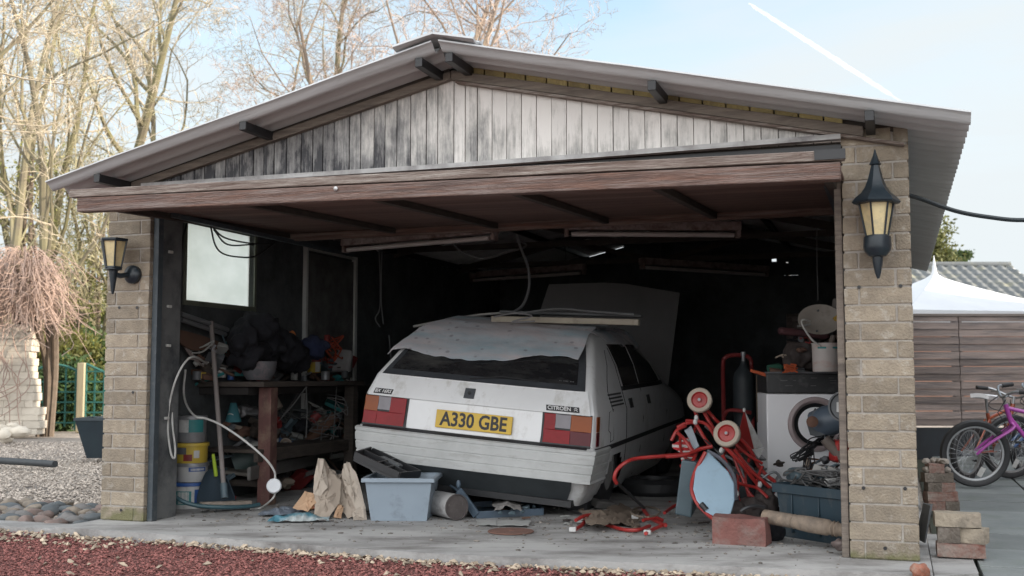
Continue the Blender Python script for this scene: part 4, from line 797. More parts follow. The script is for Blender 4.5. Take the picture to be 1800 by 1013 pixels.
def fold(name, pts, parent, mt, bulge=.02, seed=1):
    """a creased paper facet: rings of points from the outline to a bulged centre"""
    rs = random.Random(seed); P = []
    for k, (a, b) in enumerate(zip(pts, pts[1:] + pts[:1])):
        A_, B_ = Dp(*a), Dp(*b)
        for t_ in (0, .33, .66): P.append(A_.lerp(B_, t_) + V((rs.uniform(-1, 1), rs.uniform(-1, 1), rs.uniform(-1, 1))) * (.004 if t_ else 0))
    c = sum(P, V((0, 0, 0))) / len(P); n = len(P); vs = list(P)
    for q in (.66, .33): vs += [c.lerp(p, q) + V((0, -bulge * (1 - q), 0)) + V((rs.uniform(-1, 1), rs.uniform(-1, 1), rs.uniform(-1, 1))) * .011 for p in P]
    vs.append(c + V((0, -bulge, 0))); fs = [(k * n + i, k * n + (i + 1) % n, (k + 1) * n + (i + 1) % n, (k + 1) * n + i) for k in (0, 1) for i in range(n)] + [(2 * n + i, 2 * n + (i + 1) % n, 3 * n) for i in range(n)]
    return MB().add(vs, fs).build(name, mt, parent, world=True, smooth=24)
pp2 = mat('pale_paper', (.43, .37, .31), (.34, .29, .24), sc=4, rough=.85); pp3 = mat('tan_paper', (.46, .30, .19), (.38, .24, .15), sc=4, rough=.85)
fold('front_panel', [(569, 807, 7.25), (559, 805, 7.25), (552, 838, 7.2), (551, 868, 7.15), (562, 876, 7.12), (576, 857, 7.12), (575, 840, 7.2)], sk_, pp2, .015, 1)
fold('front_panel', [(575, 841, 7.2), (600, 846, 7.2), (596, 885, 7.1), (577, 911, 7.03), (552, 906, 7.06), (553, 870, 7.14), (563, 876, 7.11)], sk_, paperM, .03, 2)
fold('inner_fold', [(559, 805, 7.26), (569, 807, 7.27), (577, 819, 7.35), (592, 836, 7.3), (600, 846, 7.21), (575, 841, 7.22)], sk_, paperM, -.01, 3)
fold('side_panel', [(604, 815, 7.26), (615, 813, 7.25), (629, 840, 7.15), (640, 885, 7.05), (628, 904, 7.02), (618, 878, 7.08), (603, 846, 7.2), (601, 836, 7.25)], sk_, pp2, .03, 4)
fold('side_panel', [(600, 846, 7.22), (604, 846, 7.22), (619, 878, 7.1), (629, 904, 7.05), (611, 912, 7.05), (594, 887, 7.15)], sk_, paperM, -.03, 5)
fold('torn_flap', [(619, 902, 7.02), (641, 885, 7.04), (645, 914, 7.0), (621, 915, 6.99)], sk_, pp2, .01, 6)
fold('rear_panel', [(577, 819, 7.38), (592, 834, 7.45), (601, 834, 7.4), (610, 811, 7.3), (640, 880, 7.3), (625, 900, 7.3), (560, 900, 7.3), (556, 840, 7.4)], sk_, paperM, -.03, 7)
fold('torn_flap', [(536, 863, 7.2), (552, 868, 7.16), (556, 884, 7.1), (541, 900, 7.08), (514, 893, 7.15)], sk_, pp3, .02, 8)
fold('torn_flap', [(594, 886, 7.12), (604, 890, 7.1), (600, 912, 7.03), (586, 910, 7.03)], sk_, pp3, .02, 9)
def flat_sack(px, py, sx, sy, rz, mt, label, seed, name='plastic_sack'):
    c = Zp(px, py, .01)
    M = T(c) @ RZ(rz)
    m = crumple(lambda a, b: M @ V(((a - .5) * sx, (b - .5) * sy, .035 * math.sin(a * math.pi) * math.sin(b * math.pi) + .008)), 28, 20, .03, 8, seed=seed)
    m.v = [(x, y, max(z, .004)) for x, y, z in m.v]
    return single(m, name, mt, label, 'sack', c, smooth=25)
flat_sack(500, 903, .30, .16, .1, mat('grey_blue_sack', (.14, .16, .19), (.10, .12, .15), sc=5, rough=.5, dirt=(.5, .5, .5), da=.27, ds=22), 'flat grey plastic sack lying left of the brown paper sack', 3)
flat_sack(526, 915, .36, .10, .12, mat('teal_white_sack', (.06, .17, .22), (.35, .38, .38), sc=5, rough=.5, contrast=.06), 'flat teal and white plastic sack lying nearest the slab edge', 5)
flat_sack(556, 893, .20, .14, .5, mat('yellow_orange_sack', (.45, .30, .08), (.35, .12, .08), sc=7, rough=.5, contrast=.08), 'crumpled yellow and red wrapper beside the brown paper sack', 8, 'wrapper')
# ---- grey bin with black tray
bc = Zp(650, 916); bcr = Zp(752, 916)
t = thing('storage_bin', 'open grey blue plastic storage bin with a black tray in it', 'storage bin', bc, math.atan2((bcr - bc).y, (bcr - bc).x) + rad(-3))
bw = (bcr - bc).length; bh = .262; bdp = .34
m = MB()
def bx_ring(z, o): return [(-o, -o, z), (bw + o, -o, z), (bw + o, bdp + o, z), (-o, bdp + o, z)]
ra, rb_ = bx_ring(0, -.006), bx_ring(bh, .03); ri, rk = bx_ring(bh, .026), bx_ring(.01, -.01)
m.add(ra + rb_ + ri + rk, [(3, 2, 1, 0)] + [(i, (i + 1) % 4, 4 + (i + 1) % 4, 4 + i) for i in range(4)] + [(4 + i, 4 + (i + 1) % 4, 8 + (i + 1) % 4, 8 + i) for i in range(4)] + [(8 + i, 8 + (i + 1) % 4, 12 + (i + 1) % 4, 12 + i) for i in range(4)] + [(12, 13, 14, 15)])
m.build('bin_body', binM, t, bevel=.012, smooth=0)
m = MB(); r0_, r1_ = bx_ring(bh - .022, .028), bx_ring(bh - .022, .048); r2_, r3_ = bx_ring(bh + .004, .048), bx_ring(bh + .004, .024)
rr_ = r0_ + r1_ + r2_ + r3_; m.add(rr_, [(k * 4 + i, k * 4 + (i + 1) % 4, ((k + 1) % 4) * 4 + (i + 1) % 4, ((k + 1) % 4) * 4 + i) for k in range(4) for i in range(4)]); m.build('rim', binM, t, bevel=.003)
q = [Dp(622, 805, 7.15), Dp(650, 796, 7.45), Dp(737, 838, 7.25), Dp(700, 842, 7.0)]
t = thing('tool_tray', 'black compartment tray tilted into the grey blue bin', 'tool tray', q[0])
m = MB(); fn = lambda a, b: (q[0] * (1 - a) + q[3] * a) * (1 - b) + (q[1] * (1 - a) + q[2] * a) * b
m.grid(fn, 4, 4, th=.02); up_ = V((.25, -.1, .9)).normalized()
for a0, b0, a1, b1 in ((0, 0, 1, 0), (0, 1, 1, 1), (0, 0, 0, 1), (1, 0, 1, 1), (.5, 0, .5, 1), (0, .5, .5, .5), (.5, .35, 1, .35), (.72, 0, .72, .35)):
    m.beam(fn(a0, b0) + up_ * .02, fn(a1, b1) + up_ * .02, .012, .045, up=up_)
m.build('tray_body', blackM, t, world=True, bevel=.002)
MB().beam(fn(.35, .62) + up_ * .035, fn(.75, .62) + up_ * .035, .05, .02, up=up_).build('tray_handle', greyP, t, world=True, bevel=.005)
# ---- paint bucket on its side
a = Dp(768, 888, 7.2); b = Dp(803, 893, 6.98); ax = (b - a).normalized(); ax.z = 0; a.z = .084; b.z = .084
t = thing('paint_tin', 'dirty white paint tin lying on its side with its dark base showing', 'paint tin', V((a.x, a.y, 0)))
Mq = look(a, b - a); ln = (b - a).length + .0
MB().lathe([(.0, -.01), (.074, -.01), (.078, .0), (.078, ln)], 32, Mq).build('tin_body', mat('scuffed_white_tin', (.5, .5, .5), (.36, .35, .34), sc=5, dirt=(.15, .13, .13), da=.36, ds=12, rough=.5), t, world=True)
MB().lathe([(.080, ln - .006), (.080, ln + .006), (.075, ln + .006), (.073, ln - .004), (.03, ln - .002), (0, ln - .004)], 32, Mq).build('tin_base', mat('dirty_tin_base', (.12, .105, .10), (.07, .06, .06), sc=14, rough=.6, metal=.2, dirt=(.3, .28, .27), da=.3, ds=30), t, world=True)
m = MB().tube([Mq @ V((.08 * math.cos(x), .08 * math.sin(x), .0 - .035 * abs(math.sin((x - 1.2) / 2 * 1.0)))) for x in [1.2 + i * .2 for i in range(17)]], .004, 6); m.build('handle', blackM, t, world=True)
# ---- blue toolbox lying open
t = thing('toolbox', 'open blue grey toolbox lying flat with its lid leaning on the floor', 'toolbox', Zp(840, 908))
tb = mat('toolbox_blue', (.085, .12, .16), (.065, .095, .13), sc=4, rough=.5, dirt=(.15, .16, .17), da=.33, ds=14)
a, b, c = Zp(838, 912), Zp(955, 906), Zp(940, 889); a2 = a + (c - b)
m = MB(); ht = .045
for p, q_ in ((a, b), (b, c), (c, a2), (a2, a)): m.beam(p + V((0, 0, ht / 2)), q_ + V((0, 0, ht / 2)), .008, ht)
m.add([p + V((0, 0, .006)) for p in (a, b, c, a2)], [(0, 1, 2, 3)]); m.build('tray', tb, t, world=True, bevel=.002)
m = MB(); l0, l1 = Dp(792, 852, 7.3), Dp(806, 862, 7.15); e0 = a + V((.0, .0, .02)); e1 = Zp(875, 900, .02)
fn = lambda x, y: (l1 * (1 - y) + l0 * y) * (1 - x) + (e0 * (1 - y) + (e0 + (c - b) * .9) * y) * x
m.grid(fn, 6, 4, th=.012); m.beam(fn(0, 0), fn(1, 0), .02, .05); m.build('lid', tb, t, world=True, bevel=.003)
m = MB(); m.rock(fn(.05, .1) + V((0, 0, .04)), .015, .015, .03); m.build('latch', tb, t, world=True)
m = crumple(lambda x, y: Zp(868 + 50 * x, 878 + 20 * y, .055) + V((0, 0, .02 * math.sin(x * 3))), 14, 10, .03, 11, seed=3); single(m, 'crumpled_paper', mat('dirty_white_paper', (.38, .36, .34), (.28, .26, .25), sc=7), 'crumpled dirty white paper inside the open blue toolbox', 'paper', Zp(890, 890), smooth=20)
for k in range(9): p = Zp(R.uniform(875, 940), R.uniform(889, 903), .05); single(MB().rock(p, R.uniform(.01, .03), R.uniform(.01, .02), .012, R.uniform(0, 3), .4, 1), 'small_fitting', bluej, 'small grey blue fitting inside the open blue toolbox', 'fitting', p, group='fittings in the open toolbox')
# ---- rusty disc, white shards
c = Zp(898, 936, .0); m = MB().lathe([(.018, .002), (.13, .002), (.134, .006), (.13, .010), (.03, .010), (.018, .010), (.018, .002)], 40, T(c) @ RZ(1)); single(m, 'rusty_disc', mat('rusty_disc_metal', (.20, .10, .075), (.13, .075, .06), sc=8, rough=.85, bump=.1), 'flat round rusty disc lying on the slab in front of the toolbox', 'disc', c)
for i, (x0, y0, x1, y1, lb) in enumerate(((838, 919, 872, 925, 'broken white plastic sheet, left of the two behind the rusty disc'), (872, 920, 932, 926, 'broken white plastic sheet, right of the two behind the rusty disc'))):
    m = crumple(lambda a, b: Zp(x0 + (x1 - x0) * a, y0 - 5 + 9 * b + 2 * a, .008) + V((0, 0, .006 * a)), 8, 5, .012, 12, seed=i); m.v = [(x, y, max(.003, z)) for x, y, z in m.v]; single(m, 'plastic_shard', mat('white_shard', (.42, .43, .42), (.34, .34, .33)) if not i else MATS['white_shard'], lb, 'plastic sheet', Zp(x0, y0), smooth=20)
# ---- planks lying below the car
slab('pale timber block on the floor below the car bumper', 'timber_block', 'timber', MATS['splintered_board'], Zp(955, 878, .03), .45, .07, .05, (0, 0, -12)); slab('grey cloth lying on the floor beside the rear wheel', 'rag', 'rag', MATS['ashen_plank'], Zp(1060, 886, .03), .16, .1, .05, (12, 10, 30))
# ---- pushchair pile
def tubes(L_, r=.0115, fn=PD, n=5): 
    m = MB()
    for l in L_: p = fn(l); m.tube(spline(p, n) if len(p) > 2 else p, r, 8)
    return m
def pwheel(parent, px, py, d, r, nrm, w=.035):
    c = Dp(px, py, d); M = look(c, nrm)
    wo_ = MB().lathe([(r * .66, -w / 2), (r * .93, -w / 2), (r, -w * .3), (r, w * .3), (r * .93, w / 2), (r * .66, w / 2), (r * .64, 0), (r * .66, -w / 2)], 36, M).build('wheel', creamT, parent, world=True)
    MB().lathe([(0, w * .62), (.014, w * .62), (.016, w * .3), (r * .55, w * .2), (r * .62, w * .42), (r * .67, w * .40), (r * .66, -w * .3), (0, -w * .3)], 30, M).build('hub', redP, wo_, world=True)
    MB().lathe([(0, w * .7), (.009, w * .7), (.010, w * .6), (0, w * .6)], 12, M).build('axle_cap', tinM, wo_, world=True)
pc = thing('folded_pushchair', 'red tubular pushchair with two cream wheels, folded on top of the heap', 'pushchair', Dp(1240, 850, 6.9))
pwheel(pc, 1230, 704, 6.9, .078, (-.35, -1, .25)); pwheel(pc, 1278, 763, 6.7, .082, (-.5, -1, .35))
tubes([[(1232, 712, 6.95), (1243, 735, 6.95), (1268, 775, 6.9)], [(1240, 718, 7.0), (1258, 738, 7.0), (1280, 760, 6.85)], [(1222, 722, 6.95), (1226, 745, 6.95), (1215, 770, 6.9), (1222, 800, 6.8)], [(1190, 752, 6.9), (1205, 745, 6.9), (1222, 745, 6.9), (1238, 770, 6.85), (1250, 785, 6.8)],
       [(1180, 775, 6.9), (1190, 757, 6.9), (1205, 748, 6.85)], [(1190, 760, 6.8), (1205, 775, 6.8), (1222, 800, 6.75)], [(1252, 785, 6.75), (1230, 790, 6.75), (1205, 800, 6.7), (1170, 803, 6.7)], [(1268, 780, 6.7), (1300, 812, 6.7), (1330, 850, 6.75)], [(1290, 790, 6.75), (1318, 825, 6.75), (1340, 845, 6.75), (1358, 862, 6.75)],
       [(1300, 770, 6.9), (1318, 790, 6.9), (1335, 822, 6.9), (1358, 845, 6.85)], [(1270, 800, 6.6), (1282, 830, 6.6), (1290, 870, 6.65)], [(1298, 832, 6.8), (1296, 870, 6.8), (1305, 895, 6.8)], [(1310, 880, 6.7), (1340, 876, 6.7), (1358, 868, 6.7), (1362, 848, 6.7), (1350, 838, 6.7)], [(1222, 800, 6.75), (1215, 815, 6.7), (1195, 820, 6.7)], [(1205, 740, 6.9), (1240, 745, 6.9), (1262, 775, 6.8)]]).build('frame', redP, pc, world=True)
tubes([[(1240, 750, 7), (1275, 778, 6.8), (1268, 800, 6.8)], [(1275, 800, 6.8), (1300, 818, 6.8), (1310, 850, 6.8)], [(1330, 848, 6.8), (1360, 830, 6.8), (1376, 846, 6.8)]], .008).build('brace', gm_, pc, world=True)
for (px, py, d) in ((1224, 735, 6.9), (1268, 792, 6.7), (1336, 852, 6.7), (1222, 742, 6.85), (1295, 868, 6.6)): MB().rock(Dp(px, py, d), .014, .014, .02, 0, .2, 2).build('joint_cap', pot_white, pc, world=True)
# striped seat
tubes([[(1285, 790, 6.8), (1300, 830, 6.75), (1320, 870, 6.7), (1345, 885, 6.7)], [(1275, 830, 6.6), (1300, 850, 6.6), (1330, 858, 6.65), (1350, 875, 6.6)], [(1318, 800, 6.9), (1310, 840, 6.8), (1318, 880, 6.75)], [(1255, 760, 6.9), (1285, 775, 6.9), (1315, 800, 6.85), (1340, 815, 6.85)], [(1195, 770, 6.95), (1200, 800, 6.85), (1228, 815, 6.8), (1250, 800, 6.8)], [(1340, 820, 6.8), (1330, 850, 6.75), (1345, 870, 6.7)]], .009).build('frame', redP, pc, world=True)
tubes([[(1262, 790, 6.85), (1290, 845, 6.75), (1300, 890, 6.7)], [(1300, 800, 6.85), (1340, 840, 6.8), (1372, 856, 6.7)], [(1225, 760, 6.9), (1262, 795, 6.75), (1300, 835, 6.7)]], .006).build('brace', blackM, pc, world=True)
stripe = bpy.data.materials.new('striped_cloth'); stripe.use_nodes = True; N = stripe.node_tree.nodes; L = stripe.node_tree.links; tcx = N.new('ShaderNodeTexCoord'); wv = N.new('ShaderNodeTexWave'); wv.bands_direction = 'Z'; wv.inputs['Scale'].default_value = 9.; wv.inputs['Distortion'].default_value = .6; L.new(tcx.outputs['Object'], wv.inputs[0])
cr = N.new('ShaderNodeValToRGB'); cr.color_ramp.interpolation = 'CONSTANT'; cr.color_ramp.elements[0].color = (.42, .03, .035, 1); cr.color_ramp.elements[1].position = .55; cr.color_ramp.elements[1].color = (.55, .52, .5, 1); L.new(wv.outputs['Fac'], cr.inputs[0]); L.new(cr.outputs[0], N['Principled BSDF'].inputs['Base Color']); N['Principled BSDF'].inputs['Roughness'].default_value = .85
qq = PD([(1184, 780, 6.95), (1210, 768, 6.95), (1228, 800, 6.85), (1206, 822, 6.8)]); m = crumple(lambda a, b: (qq[0] * (1 - a) + qq[1] * a) * (1 - b) + (qq[3] * (1 - a) + qq[2] * a) * b, 14, 14, .02, 12, seed=2); m.build('striped_seat', stripe, pc, world=True, smooth=40)
qq = PD([(1204, 758, 6.9), (1216, 750, 6.9), (1230, 785, 6.8), (1222, 792, 6.8)]); m = crumple(lambda a, b: (qq[0] * (1 - a) + qq[1] * a) * (1 - b) + (qq[3] * (1 - a) + qq[2] * a) * b, 8, 8, .006, 9, seed=2, th=.012); m.build('footrest', mat('pale_grey_pad', (.3, .34, .38), (.24, .27, .3)), pc, world=True)
# light blue seat board with its red frame
sb = thing('chair_seat', 'light blue seat board in a bent red tube frame standing on edge', 'seat', Zp(1250, 905))
pts = [(1245, 795), (1262, 812), (1280, 830), (1290, 850), (1291, 880), (1284, 905), (1262, 912), (1240, 900), (1224, 880), (1218, 860), (1222, 830), (1232, 805)]
vs = [Dp(p[0], p[1], 6.45 + (p[1] - 790) * -.0018) for p in pts]; n = len(vs); m = MB(); m.add(vs + [p + V((.008, .025, 0)) for p in vs], [tuple(reversed(range(n))), tuple(range(n, 2 * n))] + [(i, (i + 1) % n, n + (i + 1) % n, n + i) for i in range(n)])
m.build('seat_board', mat('sky_blue_board', (.27, .38, .47), (.22, .32, .40), sc=3, rough=.45, dirt=(.2, .26, .3), da=.33, ds=8), sb, world=True, bevel=.005, smooth=0)
tubes([[(1240, 795, 6.42), (1222, 830, 6.4), (1216, 860, 6.35), (1226, 885, 6.3), (1245, 905, 6.26), (1258, 915, 6.25)]], .012).build('seat_frame', redP, sb, world=True)
tubes([[(1243, 793, 6.5), (1268, 808, 6.5), (1290, 838, 6.5), (1292, 880, 6.45)]], .012).build('seat_frame', mat('grey_tube', (.13, .14, .17), (.1, .1, .12)), sb, world=True)
MB().tube(PD([(1232, 886, 6.28), (1242, 897, 6.26)]), .017, 10).build('rubber_grip', blackM, sb, world=True)
# red handle in front
hd = thing('pushchair_handle', 'bent red tube handle with a black strut reaching out in front of the car', 'handle', Dp(1080, 845, 6.6))
tubes([[(1225, 797, 6.8), (1165, 802, 6.7), (1120, 806, 6.65), (1100, 813, 6.6), (1085, 826, 6.6), (1080, 840, 6.6), (1084, 850, 6.62)]]).build('handle_tube', redP, hd, world=True)
MB().tube([Dp(1084, 848, 6.62), Dp(1132, 893, 6.9)], .010, 8).build('strut', blackM, hd, world=True)
# flattened pushchair on the floor
fl = thing('flattened_pushchair', 'flattened red pushchair with brown canvas lying on the slab', 'pushchair', Zp(1090, 915))
def FZ(L_): return [Zp(a, b, z) for a, b, z in L_]
tubes([[(1012, 915, .03), (1025, 908, .045), (1040, 905, .04)], [(1010, 932, .02), (1024, 922, .02), (1032, 912, .03)], [(1130, 895, .03), (1145, 912, .03), (1170, 924, .03)], [(1135, 938, .02), (1150, 930, .02), (1170, 922, .03)], [(1060, 920, .02), (1090, 930, .015), (1120, 932, .02), (1142, 925, .02)], [(1130, 915, .04), (1150, 910, .05), (1165, 915, .03)], [(1168, 902, .03), (1185, 890, .05), (1205, 882, .08), (1222, 876, .1)]], .011, FZ).build('frame', redP, fl, world=True)
for x, y in ((1007, 931), (1019, 915), (1116, 909), (1138, 936)): MB().box((-.02, -.014, -.012), (.02, .014, .014), T(Zp(x, y, .022)) @ RZ(R.uniform(-.4, .4))).build('end_cap', pot_white, fl, world=True, bevel=.004)
m = crumple(lambda a, b: Zp(1020 + 105 * a, 893 + 22 * b + 14 * a * b + 5 * math.sin(a * 7), .03 + .02 * math.sin(a * 5)), 26, 12, .035, 9, seed=4); m.v = [(x, y, max(.004, z)) for x, y, z in m.v]; m.build('canvas', mat('brown_canvas', (.20, .155, .115), (.14, .105, .08), sc=6, rough=.9), fl, world=True, smooth=30)
m = MB(); m.tube([Zp(1135 + 16 * math.cos(t_) * 1.6, 900 + 9 * math.sin(t_), .05 + .045 * math.sin(t_)) for t_ in [i * .35 for i in range(18)]], .006, 6); m.build('strap_loop', MATS['brown_canvas'], fl, world=True)
# warning triangle
wt = thing('warning_triangle', 'red warning triangle with white edge propped between pushchair and washing machine', 'triangle', Dp(1310, 790, 6.95))
a, b, c = PD([(1308, 722, 7.0), (1290, 800, 6.9), (1328, 790, 7.05)])
m = MB(); m.add([a, b, c] + [p + V((0, .012, 0)) for p in (a, b, c)], [(0, 1, 2), (5, 4, 3), (0, 3, 4, 1), (1, 4, 5, 2), (2, 5, 3, 0)]); m.build('red_face', redP, wt, world=True)
a, b, c = PD([(1310, 724, 6.99), (1326, 790, 7.03), (1342, 786, 7.06)]); m = MB(); m.add([a, b, c] + [p + V((0, .012, 0)) for p in (a, b, c)], [(0, 1, 2), (5, 4, 3), (0, 3, 4, 1), (1, 4, 5, 2), (2, 5, 3, 0)]); m.build('white_face', pot_white, wt, world=True)
a, b, c = PD([(1322, 790, 6.98), (1345, 788, 7.0), (1334, 806, 6.98)]); m = MB(); m.add([a, b, c] + [p + V((0, .012, 0)) for p in (a, b, c)], [(0, 1, 2), (5, 4, 3), (0, 3, 4, 1), (1, 4, 5, 2), (2, 5, 3, 0)]); m.build('white_face', pot_white, wt, world=True)
MB().rock(Dp(1308, 721, 6.98), .01, .01, .014).build('tip', pot_white, wt, world=True)
# hand truck and gas bottle
ht_ = thing('hand_truck', 'red tubular hand truck standing behind the pushchair heap', 'hand truck', Dp(1290, 800, 8.2))
tubes([[(1273, 800, 8.1), (1272, 720, 8.3), (1271, 645, 8.5), (1274, 630, 8.5), (1285, 625, 8.5), (1308, 625, 8.5), (1318, 630, 8.5), (1321, 642, 8.5), (1322, 660, 8.45), (1324, 800, 8.1)]], .016, n=4).build('truck_frame', redD, ht_, world=True)
tubes([[(1272, 733, 8.2), (1280, 722, 8.15), (1300, 722, 8.1), (1320, 726, 8.1)]], .014).build('cross_tube', redD, ht_, world=True)
gb = Dp(1310, 830, 8.3); gb.z = 0; g0 = Dp(1310, 640, 8.3).z
t = thing('gas_bottle', 'dark upright gas bottle strapped on the red hand truck', 'gas bottle', gb)
MB().lathe([(0, 0), (.075, 0), (.08, .02), (.08, g0 - .12), (.07, g0 - .07), (.04, g0 - .03), (.022, g0), (.022, g0 + .02), (0, g0 + .02)], 28, T(gb)).build('cylinder', mat('dark_cylinder', (.035, .045, .05), (.02, .025, .03), sc=6, rough=.6), t, world=True)
MB().lathe([(0, g0), (.014, g0), (.014, g0 + .06), (.02, g0 + .06), (.02, g0 + .09), (0, g0 + .09)], 14, T(gb)).build('valve', tinM, t, world=True)
# ---- washing machine
ml = Dp(1347, 657, 7.25); mzt = ml.z; 
wm = thing('washing_machine', 'white front loading washing machine with black control panel behind the crate', 'washing machine', V((ml.x, ml.y, 0)), rad(-6))
wmM = mat('white_enamel', (.86, .86, .88), (.80, .80, .82), sc=3, rough=.35, dirt=(.45, .44, .43), da=.26, ds=9)
MB().box((0, .02, .03), (.60, .58, mzt - .13)).build('cabinet', wmM, wm, bevel=.008)
gpM = mat('grey_print', (.16, .16, .16), (.1, .1, .1))
cp_ = MB().box((0, .0, mzt - .128), (.60, .58, mzt)).build('control_panel', mat('black_fascia', (.03, .032, .034), (.02, .02, .022), sc=8, rough=.4, dirt=(.09, .09, .09), da=.33, ds=12), wm, bevel=.006)
for i in range(16): x = .06 + R.random() * .5; zz_ = mzt - .03 - R.choice((0, .016, .032, .05)); MB().box((x, -.0015, zz_), (x + R.uniform(.015, .045), 0.001, zz_ + .0035)).build('printed_mark', gpM, cp_)
MB().box((-.006, -.01, mzt), (.61, .59, mzt + .012)).build('worktop', mat('worktop_grey', (.13, .135, .14), (.09, .09, .1)), wm, bevel=.003)
pz = Dp(1432, 746, 7.25); px_ = (pz - V((ml.x, ml.y, 0))); cxm = px_.x * math.cos(rad(6)) - px_.y * math.sin(rad(6)); cxm = .31
Mp = T(cxm, .018, pz.z) @ RX(rad(90))
dr = MB().lathe([(.135, .0), (.14, .012), (.155, .022), (.172, .018), (.178, .0)], 44, Mp).build('door_ring', mat('pinkish_trim', (.34, .27, .27), (.28, .23, .23), rough=.45), wm)
MB().lathe([(0, -.03), (.09, -.02), (.118, .004), (.136, .014), (.138, .0)], 40, Mp).build('door_glass', mat('dark_porthole', (.015, .016, .018), (.03, .03, .03), rough=.12), dr)
# things in front of the machine
t = thing('plastic_casing', 'grey blue machine casing with a flat dark blade, leaning on the washing machine door', 'casing', Dp(1440, 750, 6.9))
m = MB().tube(PD([(1432, 748, 6.85), (1455, 740, 6.8), (1500, 728, 6.75)]), [.085, .095, .08], 14); m.build('casing', mat('casing_blue', (.10, .13, .17), (.075, .10, .13), sc=4, rough=.45), t, world=True)
a, b, c, d = PD([(1432, 718, 6.8), (1418, 745, 6.78), (1424, 765, 6.76), (1452, 772, 6.75)]); m = MB(); m.add([a, b, c, d] + [p + V((.01, .01, 0)) for p in (a, b, c, d)], [(0, 1, 2, 3), (7, 6, 5, 4), (0, 4, 5, 1), (1, 5, 6, 2), (2, 6, 7, 3), (3, 7, 4, 0)]); m.build('guard_plate', greyP, t, world=True)
MB().lathe([(0, 0), (.03, 0), (.035, .01), (.02, .02), (0, .02)], 16, look(Dp(1428, 742, 6.7), (-.3, -1, .2))).build('hub_disc', rustM, t, world=True)
t = thing('floodlight', 'round black floodlight with a pale lens hanging right of the washing machine door', 'floodlight', Dp(1484, 716, 6.3))
MB().lathe([(0, -.06), (.05, -.05), (.085, 0), (.09, .012), (.08, .014), (.075, .0), (0, -.01)], 28, look(Dp(1484, 715, 6.4), (-.6, -1, .1))).build('lamp_body', greyP, t, world=True)
MB().box((-.028, -.028, .0), (.028, .028, .01), look(Dp(1480, 716, 6.36), (-.6, -1, .1))).build('lens', pot_white, t, world=True)
slab('short red gas canister wedged beside the right pillar', 'red_canister', 'canister', redP, Dp(1482, 795, 6.4), .14, .12, .13, (0, 8, 10), bevel=.03)
bottle('dusty grey brown pipe slanting down across the crate contents', 'pipe', 'pipe', mat('dusty_brown', (.15, .12, .10), (.1, .08, .07)), Dp(1450, 772, 6.4), .035, .36, (20, 140, 0), prof=[(0, 0), (.03, 0), (.04, .36), (0, .36)])
m = MB()
for k in range(16):
    y0 = R.uniform(775, 800); p = [Dp(1448, 775 + R.uniform(-10, 8), 6.5), Dp(1425 + R.uniform(-8, 8), 780 + R.uniform(-4, 14), 6.4), Dp(1385 + R.uniform(-5, 25), 797 + R.uniform(-5, 8), 6.35), Dp(1395 + R.uniform(0, 20), 806 + R.uniform(-3, 6), 6.35), Dp(1430, 790 + R.uniform(-5, 10), 6.4)]
    if k > 7: p = p[:2] + [Dp(1412 + R.uniform(-6, 40), 835, 6.4)]
    m.tube(spline(p, 6), .0035, 6)
single(m, 'wire_rack', blackM, 'bundle of thin black wires fanning out in front of the washing machine', 'wire', Dp(1448, 775, 6.5))
# on top of the machine
c = Dp(1453, 657, 7.0); c.z = mzt + .012
t = tub(c, .082, .088, .175, 'dirty white paint bucket standing on top of the washing machine', mat('stained_white_tub', (.5, .47, .45), (.4, .36, .34), sc=4, rough=.5, dirt=(.42, .25, .2), da=.37, ds=6, dst=(1, 1, 3)), bandspec=((-140, -105, .143, .155, tealM), (-80, -50, .143, .155, tealM)))
MB().tube(spline(PD([(1442, 609, 6.92), (1428, 598, 6.92), (1415, 580, 6.92), (1409, 566, 6.92), (1414, 562, 6.92), (1424, 565, 6.95)]), 5), .006, 6).build('handle', cordW, t, world=True)
t = thing('reflector_lamp', 'cream dish reflector lamp on a stem behind the paint bucket', 'lamp', Dp(1455, 655, 7.2))
Mr = look(Dp(1441, 562, 7.2), (-.25, -1, .25)) @ Matrix.Diagonal((1.28, .95, 1, 1)) @ RZ(.0)
MB().lathe([(0, -.028), (.03, -.026), (.08, -.01), (.105, .006), (.108, .006), (.082, -.014), (.03, -.034), (0, -.036)], 36, Mr).build('reflector', mat('dusty_cream', (.34, .31, .27), (.22, .2, .18), sc=6, rough=.55, dirt=(.14, .12, .09), da=.36, ds=10), t, world=True)
MB().tube(PD([(1465, 590, 7.2), (1456, 620, 7.2), (1452, 650, 7.2)]), .018, 8).build('stem', MATS['dusty_brown'], t, world=True)
for dx in ((1438, 546), (1436, 582)): MB().rock(Dp(dx[0], dx[1], 7.12), .008, .006, .008).build('bolt', greyP, t, world=True)
heap('dusty brown boxes and rags piled behind the paint bucket', 'rag_pile', 'rags', mat('brown_grime', (.06, .045, .04), (.035, .03, .03), sc=8, bump=.3), [(1408, 622, 7.4, .09, .1, .12), (1460, 625, 7.5, .12, .1, .12), (1480, 570, 7.4, .06, .08, .08)])
slab('long dark red shade lying across the pile on the washing machine', 'lamp_shade', 'shade', mat('dark_red_shade', (.09, .03, .035), (.05, .022, .025)), Dp(1412, 586, 7.3), .33, .1, .045, (0, 6, 0), bevel=.02)
slab('yellow grip leaning against the right pillar above the lamp', 'yellow_tool', 'tool', mat('yellow_grip', (.42, .27, .03), (.3, .18, .02)), Dp(1477, 556, 7.1), .1, .03, .03, (0, -38, 0), bevel=.01)
slab('pale cardboard box beside the reflector lamp at the right pillar', 'cardboard_box', 'box', mat('grey_card', (.2, .18, .17), (.14, .13, .12)), Dp(1482, 542, 7.5), .12, .1, .12, (0, 12, 10), bevel=.004)
